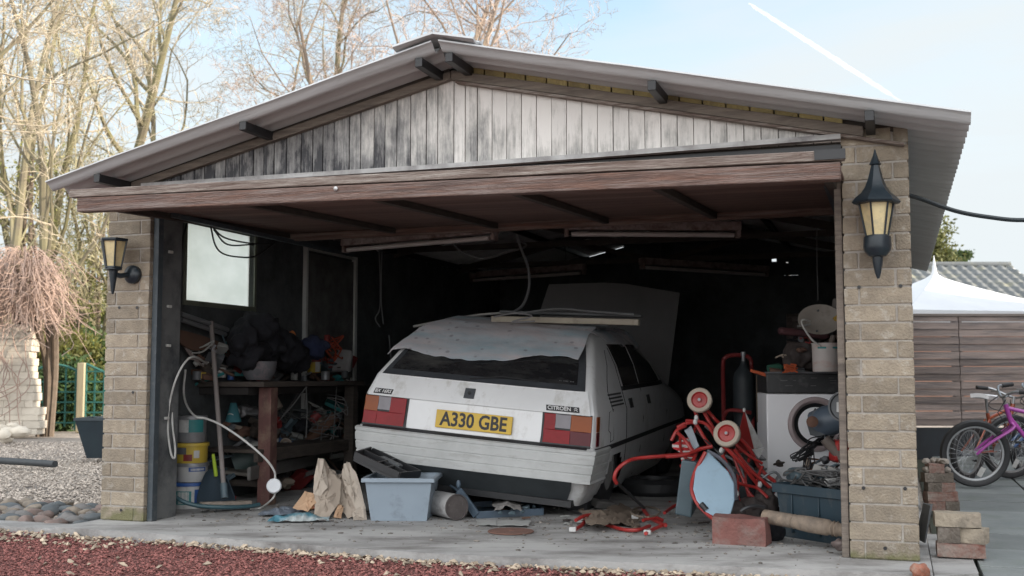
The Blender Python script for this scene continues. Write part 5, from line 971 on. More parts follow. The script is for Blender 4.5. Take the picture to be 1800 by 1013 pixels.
junk('thin pale spoon handle poking out under the reflector', 'rod', 'rod', palej, [(1402, 574, 7.1), (1425, 570, 7.1)], .006)
m = MB()
for k in range(10): m.tube(spline([Dp(R.uniform(1375, 1402), R.uniform(640, 655), 7.1) for _ in range(4)], 4), .005, 5)
single(m, 'orange_string', mat('orange_string', (.5, .10, .03), (.35, .07, .03)), 'tangle of orange string on top of the washing machine', 'string', Dp(1388, 655, 7.1))
bottle('small green bottle lying beside the orange string', 'bottle', 'bottle', mat('green_glass', (.03, .12, .08), (.02, .08, .05)), Dp(1350, 650, 7.4), .03, .12, (0, 80, 0))
slab('orange handled tool lying left of the washing machine top', 'orange_tool', 'tool', MATS['orange_string'], Dp(1334, 655, 7.3), .12, .02, .02, (0, 18, 0), bevel=.006)
slab('brown cardboard tube standing left of the washing machine', 'cardboard_tube', 'tube', MATS['brown_canvas'], Dp(1338, 700, 7.8), .07, .07, .35, (0, 0, 0), bevel=.02)
# ---- dark blue crate
ca = Zp(1376, 943); cb_ = Zp(1376, 943) + (Zp(1490, 958) - Zp(1376, 940)).normalized() * .55
t = thing('storage_crate', 'dark blue plastic crate full of cables behind the right pillar', 'crate', ca, math.atan2((cb_ - ca).y, (cb_ - ca).x))
chh = Dp(1376, 850, ca.y).z; crM = mat('navy_crate', (.022, .045, .062), (.018, .035, .048), sc=4, rough=.5, dirt=(.08, .085, .085), da=.34, ds=12, dst=(1, 1, .5))
m = MB(); m.add([(0, 0, 0), (.55, 0, 0), (.55, .38, 0), (0, .38, 0), (-.03, -.02, chh), (.58, -.02, chh), (.58, .40, chh), (-.03, .40, chh), (-.02, -.01, chh), (.57, -.01, chh), (.57, .39, chh), (-.02, .39, chh), (.01, .01, .02), (.54, .01, .02), (.54, .37, .02), (.01, .37, .02)],
 [(3, 2, 1, 0)] + [(i, (i + 1) % 4, 4 + (i + 1) % 4, 4 + i) for i in range(4)] + [(4 + i, 4 + (i + 1) % 4, 8 + (i + 1) % 4, 8 + i) for i in range(4)] + [(8 + i, 8 + (i + 1) % 4, 12 + (i + 1) % 4, 12 + i) for i in range(4)] + [(12, 13, 14, 15)]); m.build('crate_body', crM, t, bevel=.008, smooth=0)
m = MB().box((-.045, -.034, chh - .05), (.595, -.018, chh + .003)); m.box((-.045, -.018, chh - .05), (-.03, .4, chh + .003)); m.build('crate_rim', crM, t, bevel=.004)
for x in (.08, .27, .46): MB().box((x, -.022, .03), (x + .012, .01, chh - .05)).build('rib', crM, t, bevel=.003)
Mc = TM[t.name]
m = MB()
for k in range(40):
    c = Mc @ V((R.uniform(.0, .5), R.uniform(.02, .3), chh + R.uniform(-.03, .05))); m.tube(spline([c + V((R.uniform(-.09, .09), R.uniform(-.07, .07), R.uniform(-.02, .05))) for _ in range(5)], 5), .005, 6)
single(m, 'cable_heap', cordG, 'heap of grey cables filling the dark blue crate', 'cable', Mc @ V((.2, .2, chh)))
heap('grey blue cloth lump on top of the crate cables', 'cloth_lump', 'cloth', bluej, [(1405, 835, 6.5, .08, .07, .045), (1440, 840, 6.5, .07, .06, .04)])
for i, (px, py, lb) in enumerate(((1440, 826, 'white electrical socket plate on the crate cables, nearer the washing machine'), (1464, 830, 'white electrical socket plate on the crate cables, nearer the pillar'))):
    M = look(Dp(px, py, 6.3), (-.2, -1, .5)); m = MB().box((-.035, -.024, -.004), (.035, .024, .004), M @ RZ(-.4)); single(m, 'socket_plate', mat('socket_white', (.36, .35, .33), (.26, .25, .24)) if not i else MATS['socket_white'], lb, 'socket', Dp(px, py, 6.3), bevel=.003)
slab('white power strip lying on the crate rim beside the right pillar', 'power_strip', 'power strip', pot_white, Dp(1476, 846, 6.15), .16, .05, .035, (0, -4, 5), bevel=.005)
# ---- turned post, hook, brick block
t = thing('turned_post', 'weathered turned wooden post lying across the front of the blue crate', 'post', Zp(1340, 905))
a, b = Dp(1342, 907, 6.05), Dp(1500, 936, 5.75)
L_ = (b - a).length; prof = [(0, 0), (.033, 0), (.037, .012), (.038, .16), (.034, .165), (.040, .175), (.036, .185), (.040, .2), (.043, .26), (.043, .36), (.038, .37), (.033, .38), (.042, .39), (.033, .40), (.042, .41), (.034, .42), (.036, L_), (0, L_)]
MB().lathe(prof, 20, look(a, b - a), wob=.06).build('post', mat('bleached_wood', (.30, .23, .17), (.16, .13, .105), sc=4, st=(3, 3, .7), rough=.85, bump=.4, dirt=(.09, .075, .065), da=.4, ds=6), t, world=True)
junk('black curved hook lying between the red brick block and the post', 'hook', 'hook', blackM, [(1302, 899, 5.98), (1312, 893, 5.98), (1328, 890, 6.0), (1343, 893, 6.02)], .011, sp=True)
a, b = Zp(1252, 956), Zp(1346, 962); d = (b - a).normalized(); nrm = V((-d.y, d.x, 0))
Mb = Matrix(((d.x, nrm.x, 0, a.x), (d.y, nrm.y, 0, a.y), (0, 0, 1, 0), (0, 0, 0, 1)))
m = MB(); m.grid(lambda u_, v_: (0, 0, 0), 1, 1); m = MB()
hb = .145; wb_ = (b - a).length; db = .13
def rb3(x, y, z): p = V((x, y, z)); n3 = V((noise.noise(p * 9), noise.noise(p * 9 + V((3, 3, 3))), noise.noise(p * 9 + V((7, 1, 2))))); return Mb @ (p + n3 * .012)
for face in range(6):
    def f(u_, v_, face=face):
        if face == 0: return rb3(u_ * wb_, 0, v_ * hb)
        if face == 1: return rb3((1 - u_) * wb_, db, v_ * hb)
        if face == 2: return rb3(u_ * wb_, v_ * db, hb)
        if face == 3: return rb3(u_ * wb_, (1 - v_) * db, 0)
        if face == 4: return rb3(0, (1 - u_) * db, v_ * hb)
        return rb3(wb_, u_ * db, v_ * hb)
    m.grid(f, 10, 8)
single(m, 'brick_block', mat('old_red_brick', (.25, .10, .085), (.15, .07, .06), sc=6, rough=.9, bump=.6, bs=50, dirt=(.22, .19, .17), da=.40, ds=6), 'large chipped red brick block with mortar on the slab', 'brick', a, smooth=50)
heap('dark rag crumpled between the brick block and the blue crate', 'rag', 'rag', darkJ, [(1362, 935, 6.15, .05, .06, .06)])
heap('pinkish dirty rag lying at the foot of the right pillar', 'rag', 'rag', mat('pinkish_rag', (.16, .12, .11), (.1, .08, .075)), [(1478, 958, 5.65, .04, .05, .03)])
bottle('dark tyre lying on the floor below the red pushchair handle', 'tyre', 'tyre', rub, Zp(1150, 868), .25, .1, (0, 0, 0), prof=[(.15, .0), (.24, .0), (.27, .03), (.27, .09), (.24, .12), (.15, .12), (.14, .06), (.15, 0)])
slab('dark plastic tub side standing behind the blue seat board', 'dark_tub_side', 'tub', bluej, Dp(1210, 855, 6.8), .1, .3, .32, (0, 8, -15))
heap('dark tangled lump under the pushchair heap beside the brick block', 'debris_lump', 'debris', MATS['brown_grime'], [(1320, 895, 6.6, .1, .12, .07), (1290, 898, 6.5, .08, .08, .06), (1345, 880, 6.7, .08, .08, .08)])
for i in range(26):
    px = R.uniform(985, 1240) if i % 2 else R.uniform(830, 1200); py = R.uniform(880, 935) if i % 2 else R.uniform(872, 915); c = Zp(px, py, .008); m = MB(); s_ = R.uniform(.010, .028)
    if i % 3: m.rock(c, s_, s_ * .7, s_ * .35, R.uniform(0, 3), .7, 2)
    else: m.tube([c + V((-s_ * 1.5, 0, .004)), c + V((s_ * 1.5, s_, .006))], .005, 6)
    single(m, 'floor_scrap', R.choice((palej, rustM, redP, MATS['brown_grime'], greyP, MATS['mortar_lump'] if 'mortar_lump' in MATS else palej)), 'small scrap lying on the slab between the car and the red pushchairs', 'scrap', c, group='scrap on the slab behind the car')
junk_bits(30, (1235, 1375), (800, 900), lambda x, y: 6.75 + (900 - y) / 300, 0, 'small tangled piece of junk wedged between the red pushchair and the blue crate', 'junk wedged under the red pushchair', .045, 'wedged_junk')
junk_bits(9, (1395, 1485), (805, 848), lambda x, y: 6.45, 0, 'small odd piece lying on top of the cables in the blue crate', 'odd pieces on the crate cables', .035, 'crate_clutter')
junk_bits(16, (1355, 1486), (575, 652), lambda x, y: 7.3, 0, 'small odd piece in the pile on top of the washing machine', 'odd pieces on the washing machine', .04, 'pile_clutter')
# fine grit on the slab
m = MB()
for i in range(1700):
    u_ = R.choice((R.gauss(1.2, .5), R.gauss(2.9, .5), R.gauss(4.1, .4), R.uniform(.4, 4.4))); u_ = min(4.44, max(.36, u_)); w_ = min(4, max(-.3, R.gauss(.75, .45))); s_ = R.choice((.003, .004, .005, .009)) * R.uniform(.7, 1.4); m.var = R.random(); m.rock(G(u_, w_, s_ * .3), s_ * R.uniform(1, 2), s_, s_ * .5, R.uniform(0, 3), .3, 1)
tag(m.build('floor_grit', mat('grit', (.13, .115, .10), (.24, .22, .20), var=.5), smooth=0), 'leaf bits and grit scattered over the garage floor', 'grit', kind='stuff')
# ================================================================= LANTERNS
def lantern(px, py0, py1, wd_px, w, label, roofed, off):
    """hexagonal wall lantern; px centre, py0 top of glass, py1 bottom of glass"""
    c = W_(px, (py0 + py1) / 2, -off); gx = gl(c); dsc = FPX / (c.y * ct); h = (py1 - py0) / dsc; r = wd_px / 2 / dsc
    t = thing('wall_lantern', label, 'lantern', G(gx[0], -off, c.z - h / 2), GANG)
    rb = r * .62; N6 = 6; rt0_ = 15 if not roofed else 12
    def ring(rr_, z, n=6): return [V((rr_ * math.cos(rad(60 * i + rt0_)), rr_ * math.sin(rad(60 * i + rt0_)), z)) for i in range(n)]
    b_, t_ = ring(rb * .93, 0), ring(r * .93, h)
    m = MB(); m.add(b_ + t_, [(i, (i + 1) % 6, 6 + (i + 1) % 6, 6 + i) for i in range(6)]); m.build('glass', lampglass, t, smooth=0)
    m = MB(); bb, tt = ring(rb, 0), ring(r, h)
    for i in range(6): m.tube([bb[i], tt[i]], .0055, 6); m.tube([tt[i], tt[(i + 1) % 6]], .008, 6); m.tube([bb[i], bb[(i + 1) % 6]], .008, 6)
    m.build('cage', lampblk, t)
    if roofed:
        m = MB(); prof = [(r * 1.30, h - .006), (r * 1.42, h + .004), (r * 1.22, h + .025), (r * .86, h + .05), (r * .62, h + .08), (r * .44, h + .12), (r * .30, h + .165), (r * .24, h + .185), (r * .36, h + .19), (r * .26, h + .205), (r * .12, h + .235), (.003, h + .265)]
        vs = []; 
        for rr_, z in prof: vs += ring(rr_, z)
        m.add(vs, [(k * 6 + i, k * 6 + (i + 1) % 6, (k + 1) * 6 + (i + 1) % 6, (k + 1) * 6 + i) for k in range(len(prof) - 1) for i in range(6)] + [tuple(range(6))]); m.build('roof', lampblk, t, smooth=20)
        m = MB().lathe([(rb * 1.25, 0), (rb * 1.3, -.05), (rb * 1.2, -.07), (rb * .8, -.095), (.026, -.10), (.023, -.13), (.014, -.18), (.006, -.205), (0, -.206)], 12); m.build('base', lampblk, t, smooth=30)
        m = MB().box((-rb * .8, 0.02, -.06), (rb * .8, off - .003, .01)); m.build('bracket', lampblk, t, bevel=.01)
    else:
        m = MB().lathe([(r * 1.02, h), (r * 1.1, h + .006), (r * 1.1, h + .012), (0, h + .02)], 6, RZ(rad(rt0_))); m.build('rim', lampblk, t, smooth=0)
        m = MB().lathe([(rb * 1.05, 0), (rb * 1.05, -.012), (.028, -.02), (.024, -.05), (.012, -.14), (.006, -.165), (0, -.166)], 14); m.build('base', lampblk, t, smooth=30)
        m = MB().lathe([(0, 0), (.058, 0), (.058, .025), (.045, .04), (.02, .05), (0, .05)], 20, T(.055, off - .002, -.035) @ RX(rad(90))); m.build('backplate', lampblk, t)
        m = MB().tube([(.05, off - .04, -.035), (.03, .03, -.05), (.0, .0, -.04)], .016, 8); m.build('bracket', lampblk, t)
    return t
lantern(200, 423, 471, 46, 0, 'roofless black six sided lantern on the left brick pillar', False, .13)
lantern(1541, 356, 417, 60, 0, 'black lantern with a pointed roof on the right brick pillar', True, .11)
Dp = Dp0
# ================================================================= GROUND
m = MB(); m.add([(-500, -80, -.06), (500, -80, -.06), (500, 1200, -.06), (-500, 1200, -.06)], [(0, 1, 2, 3)])
grM = mat('grey_gravel', (.46, .405, .345), (.25, .215, .185), sc=48, rough=.95, bump=1.0, bs=38, dirt=(.15, .135, .125), da=.42, ds=.6, contrast=.13)
struct(m, 'gravel_ground', grM)
# concrete slab with a worn front edge and the strip running left
def front(u): return -.36 - .17 * math.exp(-((u - 2.5) / 1.5) ** 2) + .012 * noise.noise(V((u * 3, 0, 0)))
m = MB(); n = 120
def stp(m, u0, u1, wfn0, wfn1, z, n, zb=-.12):
    for i in range(n):
        a = u0 + (u1 - u0) * i / n; b = u0 + (u1 - u0) * (i + 1) / n
        q = [G(a, wfn0(a), z), G(b, wfn0(b), z), G(b, wfn1(b), z), G(a, wfn1(a), z)]
        c = [V((p.x, p.y, zb)) for p in q]; m.add(q + c + [q[0] + GN * .02 * 0, q[1]], [(0, 1, 2, 3), (0, 4, 5, 1)])
stp(m, -.02, 4.86, front, lambda u: 7.75, 0, 100)
struct(m, 'garage_floor', slabM, smooth=0)
m = MB(); stp(m, -6, -.025, lambda u: -.36 + .01 * noise.noise(V((u * 4, 1, 0))), lambda u: -.14, -.012, 60); stp(m, 4.865, 5.06, lambda u: -.36 + (u - 4.865) * .9, lambda u: 1.1, -.008, 6)
struct(m, 'concrete_edging', slabM, smooth=0)
# red gravel in front
m = MB(); m.grid(lambda a, b: G(-7 + 13 * a, -5.5 + (5.5 - .30) * b, -.052 + .010 * noise.noise(V((a * 30, b * 14, 0)))), 160, 60)
rgM = mat('red_gravel_base', (.20, .08, .07), (.12, .05, .045), sc=42, rough=.95, bump=1.0, bs=50, contrast=.15)
struct(m, 'red_gravel_ground', rgM)
octv = [V(p) for p in ((1, 0, 0), (0, 1, 0), (-1, 0, 0), (0, -1, 0), (0, 0, 1), (0, 0, -1))]; octf = [(0, 1, 4), (1, 2, 4), (2, 3, 4), (3, 0, 4), (1, 0, 5), (2, 1, 5), (3, 2, 5), (0, 3, 5)]
def chip(m, c, s):
    a = R.uniform(0, 6.3); ca, sa = math.cos(a), math.sin(a); kx, ky, kz = s * R.uniform(.7, 1.4), s * R.uniform(.6, 1.1), s * R.uniform(.4, .8); tl = R.uniform(-.5, .5); m.var = R.random(); o = len(m.v)
    for p in octv:
        x, y, z = p.x * kx * R.uniform(.7, 1.2), p.y * ky * R.uniform(.7, 1.2), p.z * kz + p.x * tl * kx
        m.v.append((c[0] + x * ca - y * sa, c[1] + x * sa + y * ca, c[2] + z))
    for f in octf: m.f.append((f[0] + o, f[1] + o, f[2] + o)); m.m.append(0); m.a.append(m.var)
m = MB(); k = 0
while k < 46000:
    x = R.uniform(-4.6, 4.2); y = R.uniform(4.1, 7.9); g = gl(V((x, y, 0)))
    if g[1] > front(g[0]) - .01 if 0 < g[0] < 4.8 else g[1] > -.35: continue
    if R.random() < .5 and g[1] > -.55: continue
    chip(m, (x, y, -.046 + R.uniform(0, .008)), R.uniform(.0045, .0115)); k += 1
tag(m.build('red_gravel', mat('red_chips', (.27, .105, .092), (.17, .068, .06), sc=30, rough=.9, var=.55), smooth=0), 'dark red stone chippings spread in front of the slab', 'gravel', kind='stuff')
m = MB()
for k in range(1500):
    u_ = R.uniform(-2.5, 5.0); w_ = (front(u_) if u_ > 0 else -.36) - abs(R.gauss(0, .07)) - .01
    if R.random() < .16: w_ -= R.uniform(0, 1.6)
    elif u_ < .8 and R.random() < .5: w_ -= R.uniform(0, .3)
    chip(m, G(u_, w_, -.038 + R.uniform(0, .008)), R.uniform(.006, .02) * (1 if R.random() < .8 else 1.4))
tag(m.build('cream_pebbles', mat('cream_pebble', (.46, .38, .28), (.28, .22, .17), sc=15, rough=.85, var=.5), smooth=60), 'cream and brown pebbles scattered along the slab edge', 'pebbles', kind='stuff')
m = MB(); k = 0
while k < 22000:
    y = 7.0 + 9 * R.random() ** 1.6; x = -y * R.uniform(.33, .62); g = gl(V((x, y, 0)))
    if g[0] > -.02 or g[1] < -.12: continue
    chip(m, (x, y, -.052 + R.uniform(0, .01)), R.uniform(.007, .017)); k += 1
tag(m.build('grey_gravel', mat('grey_chips', (.50, .44, .38), (.33, .285, .25), sc=9, rough=.9, var=.5), smooth=0), 'grey and buff gravel left of the garage', 'gravel', kind='stuff')
# river cobbles: individual stones
cobM = [mat('cobble_%s' % n_, c, tuple(x * .62 for x in c), sc=9, rough=.85, dirt=(.1, .1, .095), da=.36, ds=12) for n_, c in (('grey', (.20, .19, .185)), ('slate', (.12, .135, .145)), ('buff', (.27, .225, .18)), ('pink', (.23, .17, .15)))]
protos = []
for k in range(8):
    m = MB(); m.rock((0, 0, 0), .085, .055, .034, 0, .3, 3); o = m.build('cobblestone', cobM[k % 4], None, smooth=80); protos.append(o)
pts = []; k = 0; tries = 0
while k < 92 and tries < 9000:
    tries += 1; u_ = R.uniform(-1.75, -.07); w_ = R.uniform(-.10, .78); r_ = R.uniform(.045, .075)
    if any((u_ - a) ** 2 + (w_ - b) ** 2 < (.80 * (r_ + c)) ** 2 for a, b, c in pts): continue
    pts.append((u_, w_, r_)); src = protos[k] if k < 8 else protos[R.randrange(8)].copy()
    if k >= 8: COL.objects.link(src)
    src.location = G(u_, w_, -.03 + R.uniform(0, .012)); s_ = r_ / .07; src.scale = (s_, s_ * R.uniform(.9, 1.2), s_ * R.uniform(.9, 1.3)); src.rotation_euler = (R.uniform(-.2, .2), R.uniform(-.2, .2), R.uniform(0, 6.3))
    tag(src, 'rounded river cobble bedded at the foot of the left brick pillar', 'cobble', 'river cobbles beside the left pillar'); k += 1
# patio of stone slabs
m = MB(); S_ = .60
for i in range(0, 9):
    for j in range(-2, 16):
        u0 = 5.07 + i * S_; w0 = -.55 + j * S_; z = -.012 + R.uniform(-.003, .003); m.var = R.random(); q = [G(u0 + .010, w0 + .010, z), G(u0 + S_ - .010, w0 + .010, z + R.uniform(-.002, .002)), G(u0 + S_ - .010, w0 + S_ - .010, z), G(u0 + .010, w0 + S_ - .010, z)]
        c = [V((p.x, p.y, -.05)) for p in q]; m.add(q + c, [(0, 1, 2, 3)] + [(a, 4 + a, 4 + (a + 1) % 4, (a + 1) % 4) for a in range(4)])
struct(m, 'patio_paving', mat('paving_stone', (.21, .225, .22), (.145, .16, .16), sc=3, rough=.75, bump=.35, bs=30, var=.14, dirt=(.13, .15, .13), da=.38, ds=3), smooth=0, bevel=.003)
m = MB(); m.add([G(4.9, -1.75, -.045), G(10.6, -1.75, -.045), G(10.6, 9.2, -.045), G(4.9, 9.2, -.045)], [(0, 1, 2, 3)]); struct(m, 'patio_joint_soil', mat('mossy_soil', (.05, .06, .035), (.035, .035, .03), sc=14, rough=.95))
# ================================================================= BRICK STACKS
def brick(c, rz, mt, label, L_=.215, W2=.10, H_=.068, grp=None, dz=0, tilt=0):
    m = MB(); M = T(c) @ RZ(rz) @ RY(tilt); 
    vs, fs = [], []
    for (i0, i1, i2, fl) in ((0, 1, 2, 0), (0, 1, 2, 1), (0, 2, 1, 0), (0, 2, 1, 1), (1, 2, 0, 0), (1, 2, 0, 1)):
        def f(a, b, i0=i0, i1=i1, i2=i2, fl=fl):
            p = [0, 0, 0]; D_ = (L_, W2, H_); p[i0] = (a - .5) * D_[i0]; p[i1] = (b - .5) * D_[i1]; p[i2] = (fl - .5) * D_[i2]; p = V(p); n3 = V((noise.noise(p * 12 + c), noise.noise(p * 12 + c + V((3, 3, 3))), noise.noise(p * 12 + V((7, 1, 2))))) * .006
            return M @ (p + n3 + V((0, 0, H_ / 2)))
        m.grid(f, 6, 4)
    return single(m, 'brick', mt, label, 'brick', c, smooth=45, group=grp)
a_, b_ = Zp(1655, 979), Zp(1738, 983); d = (b_ - a_).normalized(); rz = math.atan2(d.y, d.x); mid = (a_ + b_) / 2 + V((0, .05, 0))
h_ = .068
brick(mid, rz, redbrick, 'dusky red brick at the bottom of the front stack on the patio', L_=.225, dz=0)
brick(mid + d * -.055 + V((0, 0, h_ + .001)), rz, greybrick, 'half brick in the middle of the front stack, left of two', L_=.105, H_=.078)
brick(mid + d * .068 + V((0, .01, h_ + .001)), rz - .35, creambrick, 'tilted half brick in the middle of the front stack, right of two', L_=.12, H_=.076)
brick(mid + d * -.012 + V((0, 0, 2 * h_ + .012)), rz + .03, creambrick, 'cream brick with black stains on top of the front stack', L_=.215)
a_ = Zp(1630, 898); b_ = Zp(1680, 898); d = (b_ - a_).normalized(); rz = -.04; mid = (a_ + b_) / 2 + V((.01, .05, 0)); hh = .062
lay = [(-.035, .11, redbrick, 'red half brick in the bottom course of the rear stack, left of two'), (.07, .09, greybrick, 'grey half brick in the bottom course of the rear stack, right of two')]
for dx, l_, mm, lb in lay: brick(mid + d * dx, rz, mm, lb, L_=l_, H_=hh)
brick(mid + d * .005 + V((0, 0, hh)), rz, redbrick, 'dull red brick in the second course of the rear stack', L_=.2, H_=hh)
brick(mid + d * -.045 + V((0, 0, 2 * hh)), rz, greybrick, 'mortared half brick in the third course of the rear stack, left of two', L_=.09, H_=hh)
brick(mid + d * .045 + V((0, 0, 2 * hh)), rz, redbrick, 'red half brick in the third course of the rear stack, right of two', L_=.09, H_=hh)
brick(mid + d * -.015 + V((0, 0, 3 * hh)), rz, greybrick, 'long grey brick in the fourth course of the rear stack', L_=.19, H_=hh)
brick(mid + d * -.03 + V((0, 0, 4 * hh)), rz, redbrick, 'small orange red brick end at the top of the rear stack', L_=.10, H_=hh)
m = MB()
for k in range(14): m.rock(mid + d * R.uniform(-.09, .08) + V((0, R.uniform(-.04, .05), 4 * hh + (.075 if k % 2 else .02))), R.uniform(.02, .035), .025, .02, R.uniform(0, 3), .5, 2)
single(m, 'mortar_rubble', mat('mortar_lump', (.33, .29, .25), (.2, .18, .16), sc=9, rough=.95, bump=.5), 'broken mortar rubble heaped on the rear brick stack', 'rubble', mid + V((0, 0, 4 * hh)))
slab('thin slate leaning between the right pillar and the rear brick stack', 'slate', 'slate', greyP, Zp(1625, 918, .12), .015, .12, .2, (0, 12, 0), bevel=.002)
c = Zp(1617, 1004, .02); m = MB().rock(c, .045, .035, .035, .4, .4, 3); single(m, 'terracotta_lump', mat('terracotta', (.34, .12, .07), (.22, .09, .06), sc=12, dirt=(.3, .25, .2), da=.36, ds=20, bump=.4), 'small terracotta lump on the slab corner in front of the right pillar', 'brick', c)
# ================================================================= SLAT FENCE
fy = 12.68
fe = thing('slat_fence', 'dark stained horizontal board fence behind the bicycles', 'fence', (3.2, fy, 0))
fM = [mat('fence_board', (.32, .26, .235), (.18, .145, .13), sc=4, st=(.6, 6, 6), rough=.8, bump=.3, var=.3, dirt=(.10, .095, .10), da=.42, ds=3, dst=(.5, 2, 7))]
ftop = .9 + (660 - 552) / FPX * fy * 1.0 + .0
for px0 in range(3):
    x0 = px0 * 1.9; m = MB(); z = .33
    k = 0
    while z < ftop - .04: m.box((x0 + .005, -.012 - .012 * (k % 2), z), (x0 + 1.895, .012, min(z + .079, ftop - .03)), jit=.002, rv=True); z += .081 if k % 2 == 0 else .088; k += 1
    m.build('board_panel', fM[0], fe, smooth=0)
    MB().box((x0 + .9, .013, .3), (x0 + .96, .04, ftop - .03)).build('backing_rail', fM[0], fe)
for i in range(4): MB().box((i * 1.9 - .05, .01, 0), (i * 1.9 + .05, .1, ftop - .02)).build('post', fM[0], fe, bevel=.004)
MB().box((-.05, -.03, ftop - .03), (5.75, .06, ftop)).build('top_rail', mat('fence_rail', (.2, .17, .15), (.14, .12, .11), sc=5, st=(.5, 5, 5)), fe, bevel=.003)
MB().box((-.05, -.06, -.05), (5.75, .0, .31)).build('base_board', mat('base_board_dark', (.022, .028, .035), (.015, .018, .022), sc=6, rough=.7), fe, bevel=.004)
# ================================================================= BICYCLES
def bicycle(loc, rz, lean, col, label, rw=.275, sil=False, stay=None):
    t = thing('bicycle', label, 'bicycle', loc, 0, rot=(lean, 0, rz)); ty = MATS['black_trim']; al = mat('alloy', (.42, .43, .44), (.3, .31, .32), rough=.35, metal=.7) if 'alloy' not in MATS else MATS['alloy']
    wb = .92
    for x in (0, wb):                                  # front wheel at the origin, bike points to -x
        Mw = T(x, 0, rw) @ RX(rad(90))
        wo_ = MB().lathe([(rw - .052, -.012), (rw - .035, -.022), (rw - .012, -.022), (rw, -.008), (rw, .008), (rw - .012, .022), (rw - .035, .022), (rw - .052, .012), (rw - .052, -.012)], 56, Mw).build('wheel', ty, t)
        MB().lathe([(rw - .066, -.010), (rw - .05, -.013), (rw - .046, -.013), (rw - .046, .013), (rw - .05, .013), (rw - .066, .010), (rw - .066, -.010)], 56, Mw).build('rim', al, wo_)
        m = MB()
        for k in range(28):
            a = 2 * math.pi * k / 28; s_ = .03 * (1 if k % 2 else -1); m.tube([Mw @ V((.018 * math.cos(a + 1), .018 * math.sin(a + 1), s_)), Mw @ V(((rw - .06) * math.cos(a), (rw - .06) * math.sin(a), 0))], .0014, 4, cap=False)
        m.build('spokes', al, wo_); MB().lathe([(0, -.045), (.012, -.045), (.018, -.03), (.014, -.02), (.014, .02), (.018, .03), (.012, .045), (0, .045)], 14, Mw).build('hub', al, wo_)
        if x == 0: MB().box((-.02, -.012, -.05), (.02, -.006, .03), T(x + .05, 0, rw - .14) @ RY(.5)).build('spoke_reflector', pot_white, wo_)
    hx, hz = .26, rw + .34                                # head tube
    fr = MB(); bb = (.50, 0, rw - .01); sp_ = (.64, 0, rw + .33)
    for p, q, r_ in (((hx, 0, hz - .04), bb, .018), ((hx - .01, 0, hz + .03), (sp_[0] - .02, 0, sp_[2] - .05), .016), (bb, sp_, .016), ((hx + .02, 0, hz - .09), (hx - .025, 0, hz + .06), .02)): fr.tube([p, q], r_, 10)
    for s_ in (-1, 1):
        fr.tube([(bb[0], s_ * .02, bb[2]), (wb, s_ * .06, rw)], .009, 8); fr.tube([(sp_[0], s_ * .02, sp_[2] - .06), (wb, s_ * .06, rw)], .008, 8)
    fr.build('frame', col, t)
    fk = MB()
    for s_ in (-1, 1): fk.tube(spline([(hx + .02, s_ * .015, hz - .09), (hx + .02, s_ * .045, hz - .13), (.10, s_ * .05, rw + .09), (0, s_ * .05, rw)], 4), [.013] * 12 + [.009], 8)
    fk.build('fork', col, t)
    hb_ = MB(); hb_.tube([(hx - .025, 0, hz + .06), (hx - .04, 0, hz + .12)], .014, 8); hb_.tube(spline([(hx + .10, -.27, hz + .19), (hx - .02, -.20, hz + .18), (hx - .05, -.05, hz + .125), (hx - .05, .05, hz + .125), (hx - .02, .20, hz + .18), (hx + .10, .27, hz + .19)], 4), .011, 8); ho = hb_.build('handlebar', al, t)
    for s_ in (-1, 1): MB().tube([(hx + .015, s_ * .225, hz + .183), (hx + .11, s_ * .275, hz + .19)], .017, 10).build('grip', ty, ho); MB().tube([(hx - .04, s_ * .14, hz + .15), (hx - .08, s_ * .2, hz + .14)], .006, 6).build('brake_lever', al, ho)
    sm = MATS['white_enamel'] if sil else ty
    so_ = MB().grid(lambda a, b: (sp_[0] - .13 + .26 * a, (b - .5) * (.05 + .13 * a ** 1.5), sp_[2] + .14 + .02 * a + .012 * math.sin(b * 3.14)), 12, 8, th=.035).build('saddle', sm, t, bevel=.006)
    MB().tube([sp_, (sp_[0] + .03, 0, sp_[2] + .12)], .012, 8).build('seat_post', al, t)
    c_ = MB(); c_.lathe([(.0, -.03), (.03, -.03), (.075, -.034), (.075, -.03), (.0, -.026)], 24, T(*bb) @ RX(rad(90))); c_.tube([(bb[0], -.04, bb[2]), (bb[0] + .13, -.05, bb[2] - .09)], .009, 6); c_.tube([(bb[0], .04, bb[2]), (bb[0] - .13, .05, bb[2] + .09)], .009, 6); co_ = c_.build('crankset', al, t)
    for s_ in (1, -1): MB().box((-.035, -.03, -.008), (.035, .03, .008), T(bb[0] + s_ * .13, -s_ * .085, bb[2] - s_ * .09)).build('pedal', ty, co_, bevel=.003)
    m = MB(); m.tube([(hx - .03, -.03, hz + .1), (hx - .10, -.06, hz + .0), (hx - .02, -.04, hz - .12), (.12, -.04, rw + .12)], .004, 5); m.tube(spline([(hx - .05, .05, hz + .13), (hx - .14, .05, hz + .04), (hx + .05, .03, hz - .05), (.5, .02, rw + .1)], 5), .004, 5); m.build('brake_cable', ty, t)
    return t
purp = mat('purple_paint', (.36, .06, .32), (.30, .05, .28), sc=3, rough=.3, coat=.4, dirt=(.36, .3, .5), da=.3, ds=3); oran = mat('orange_paint', (.30, .07, .03), (.22, .055, .03), sc=3, rough=.35, coat=.3)
blueF = mat('blue_frame', (.05, .10, .22), (.04, .08, .18), rough=.4)
wc = Zp(1714, 856); bicycle(V((wc.x, wc.y, 0)), rad(-8), rad(6), purp, "purple child's bicycle standing nearest on the patio", rw=.272)
rw0 = Zp(1700, 845); bicycle(V((rw0.x + .92 * math.cos(rad(36)), rw0.y + .92 * math.sin(rad(36)), 0)), rad(216), rad(-4), oran, 'orange bicycle with a white saddle leaning behind the purple one', rw=.245, sil=True)
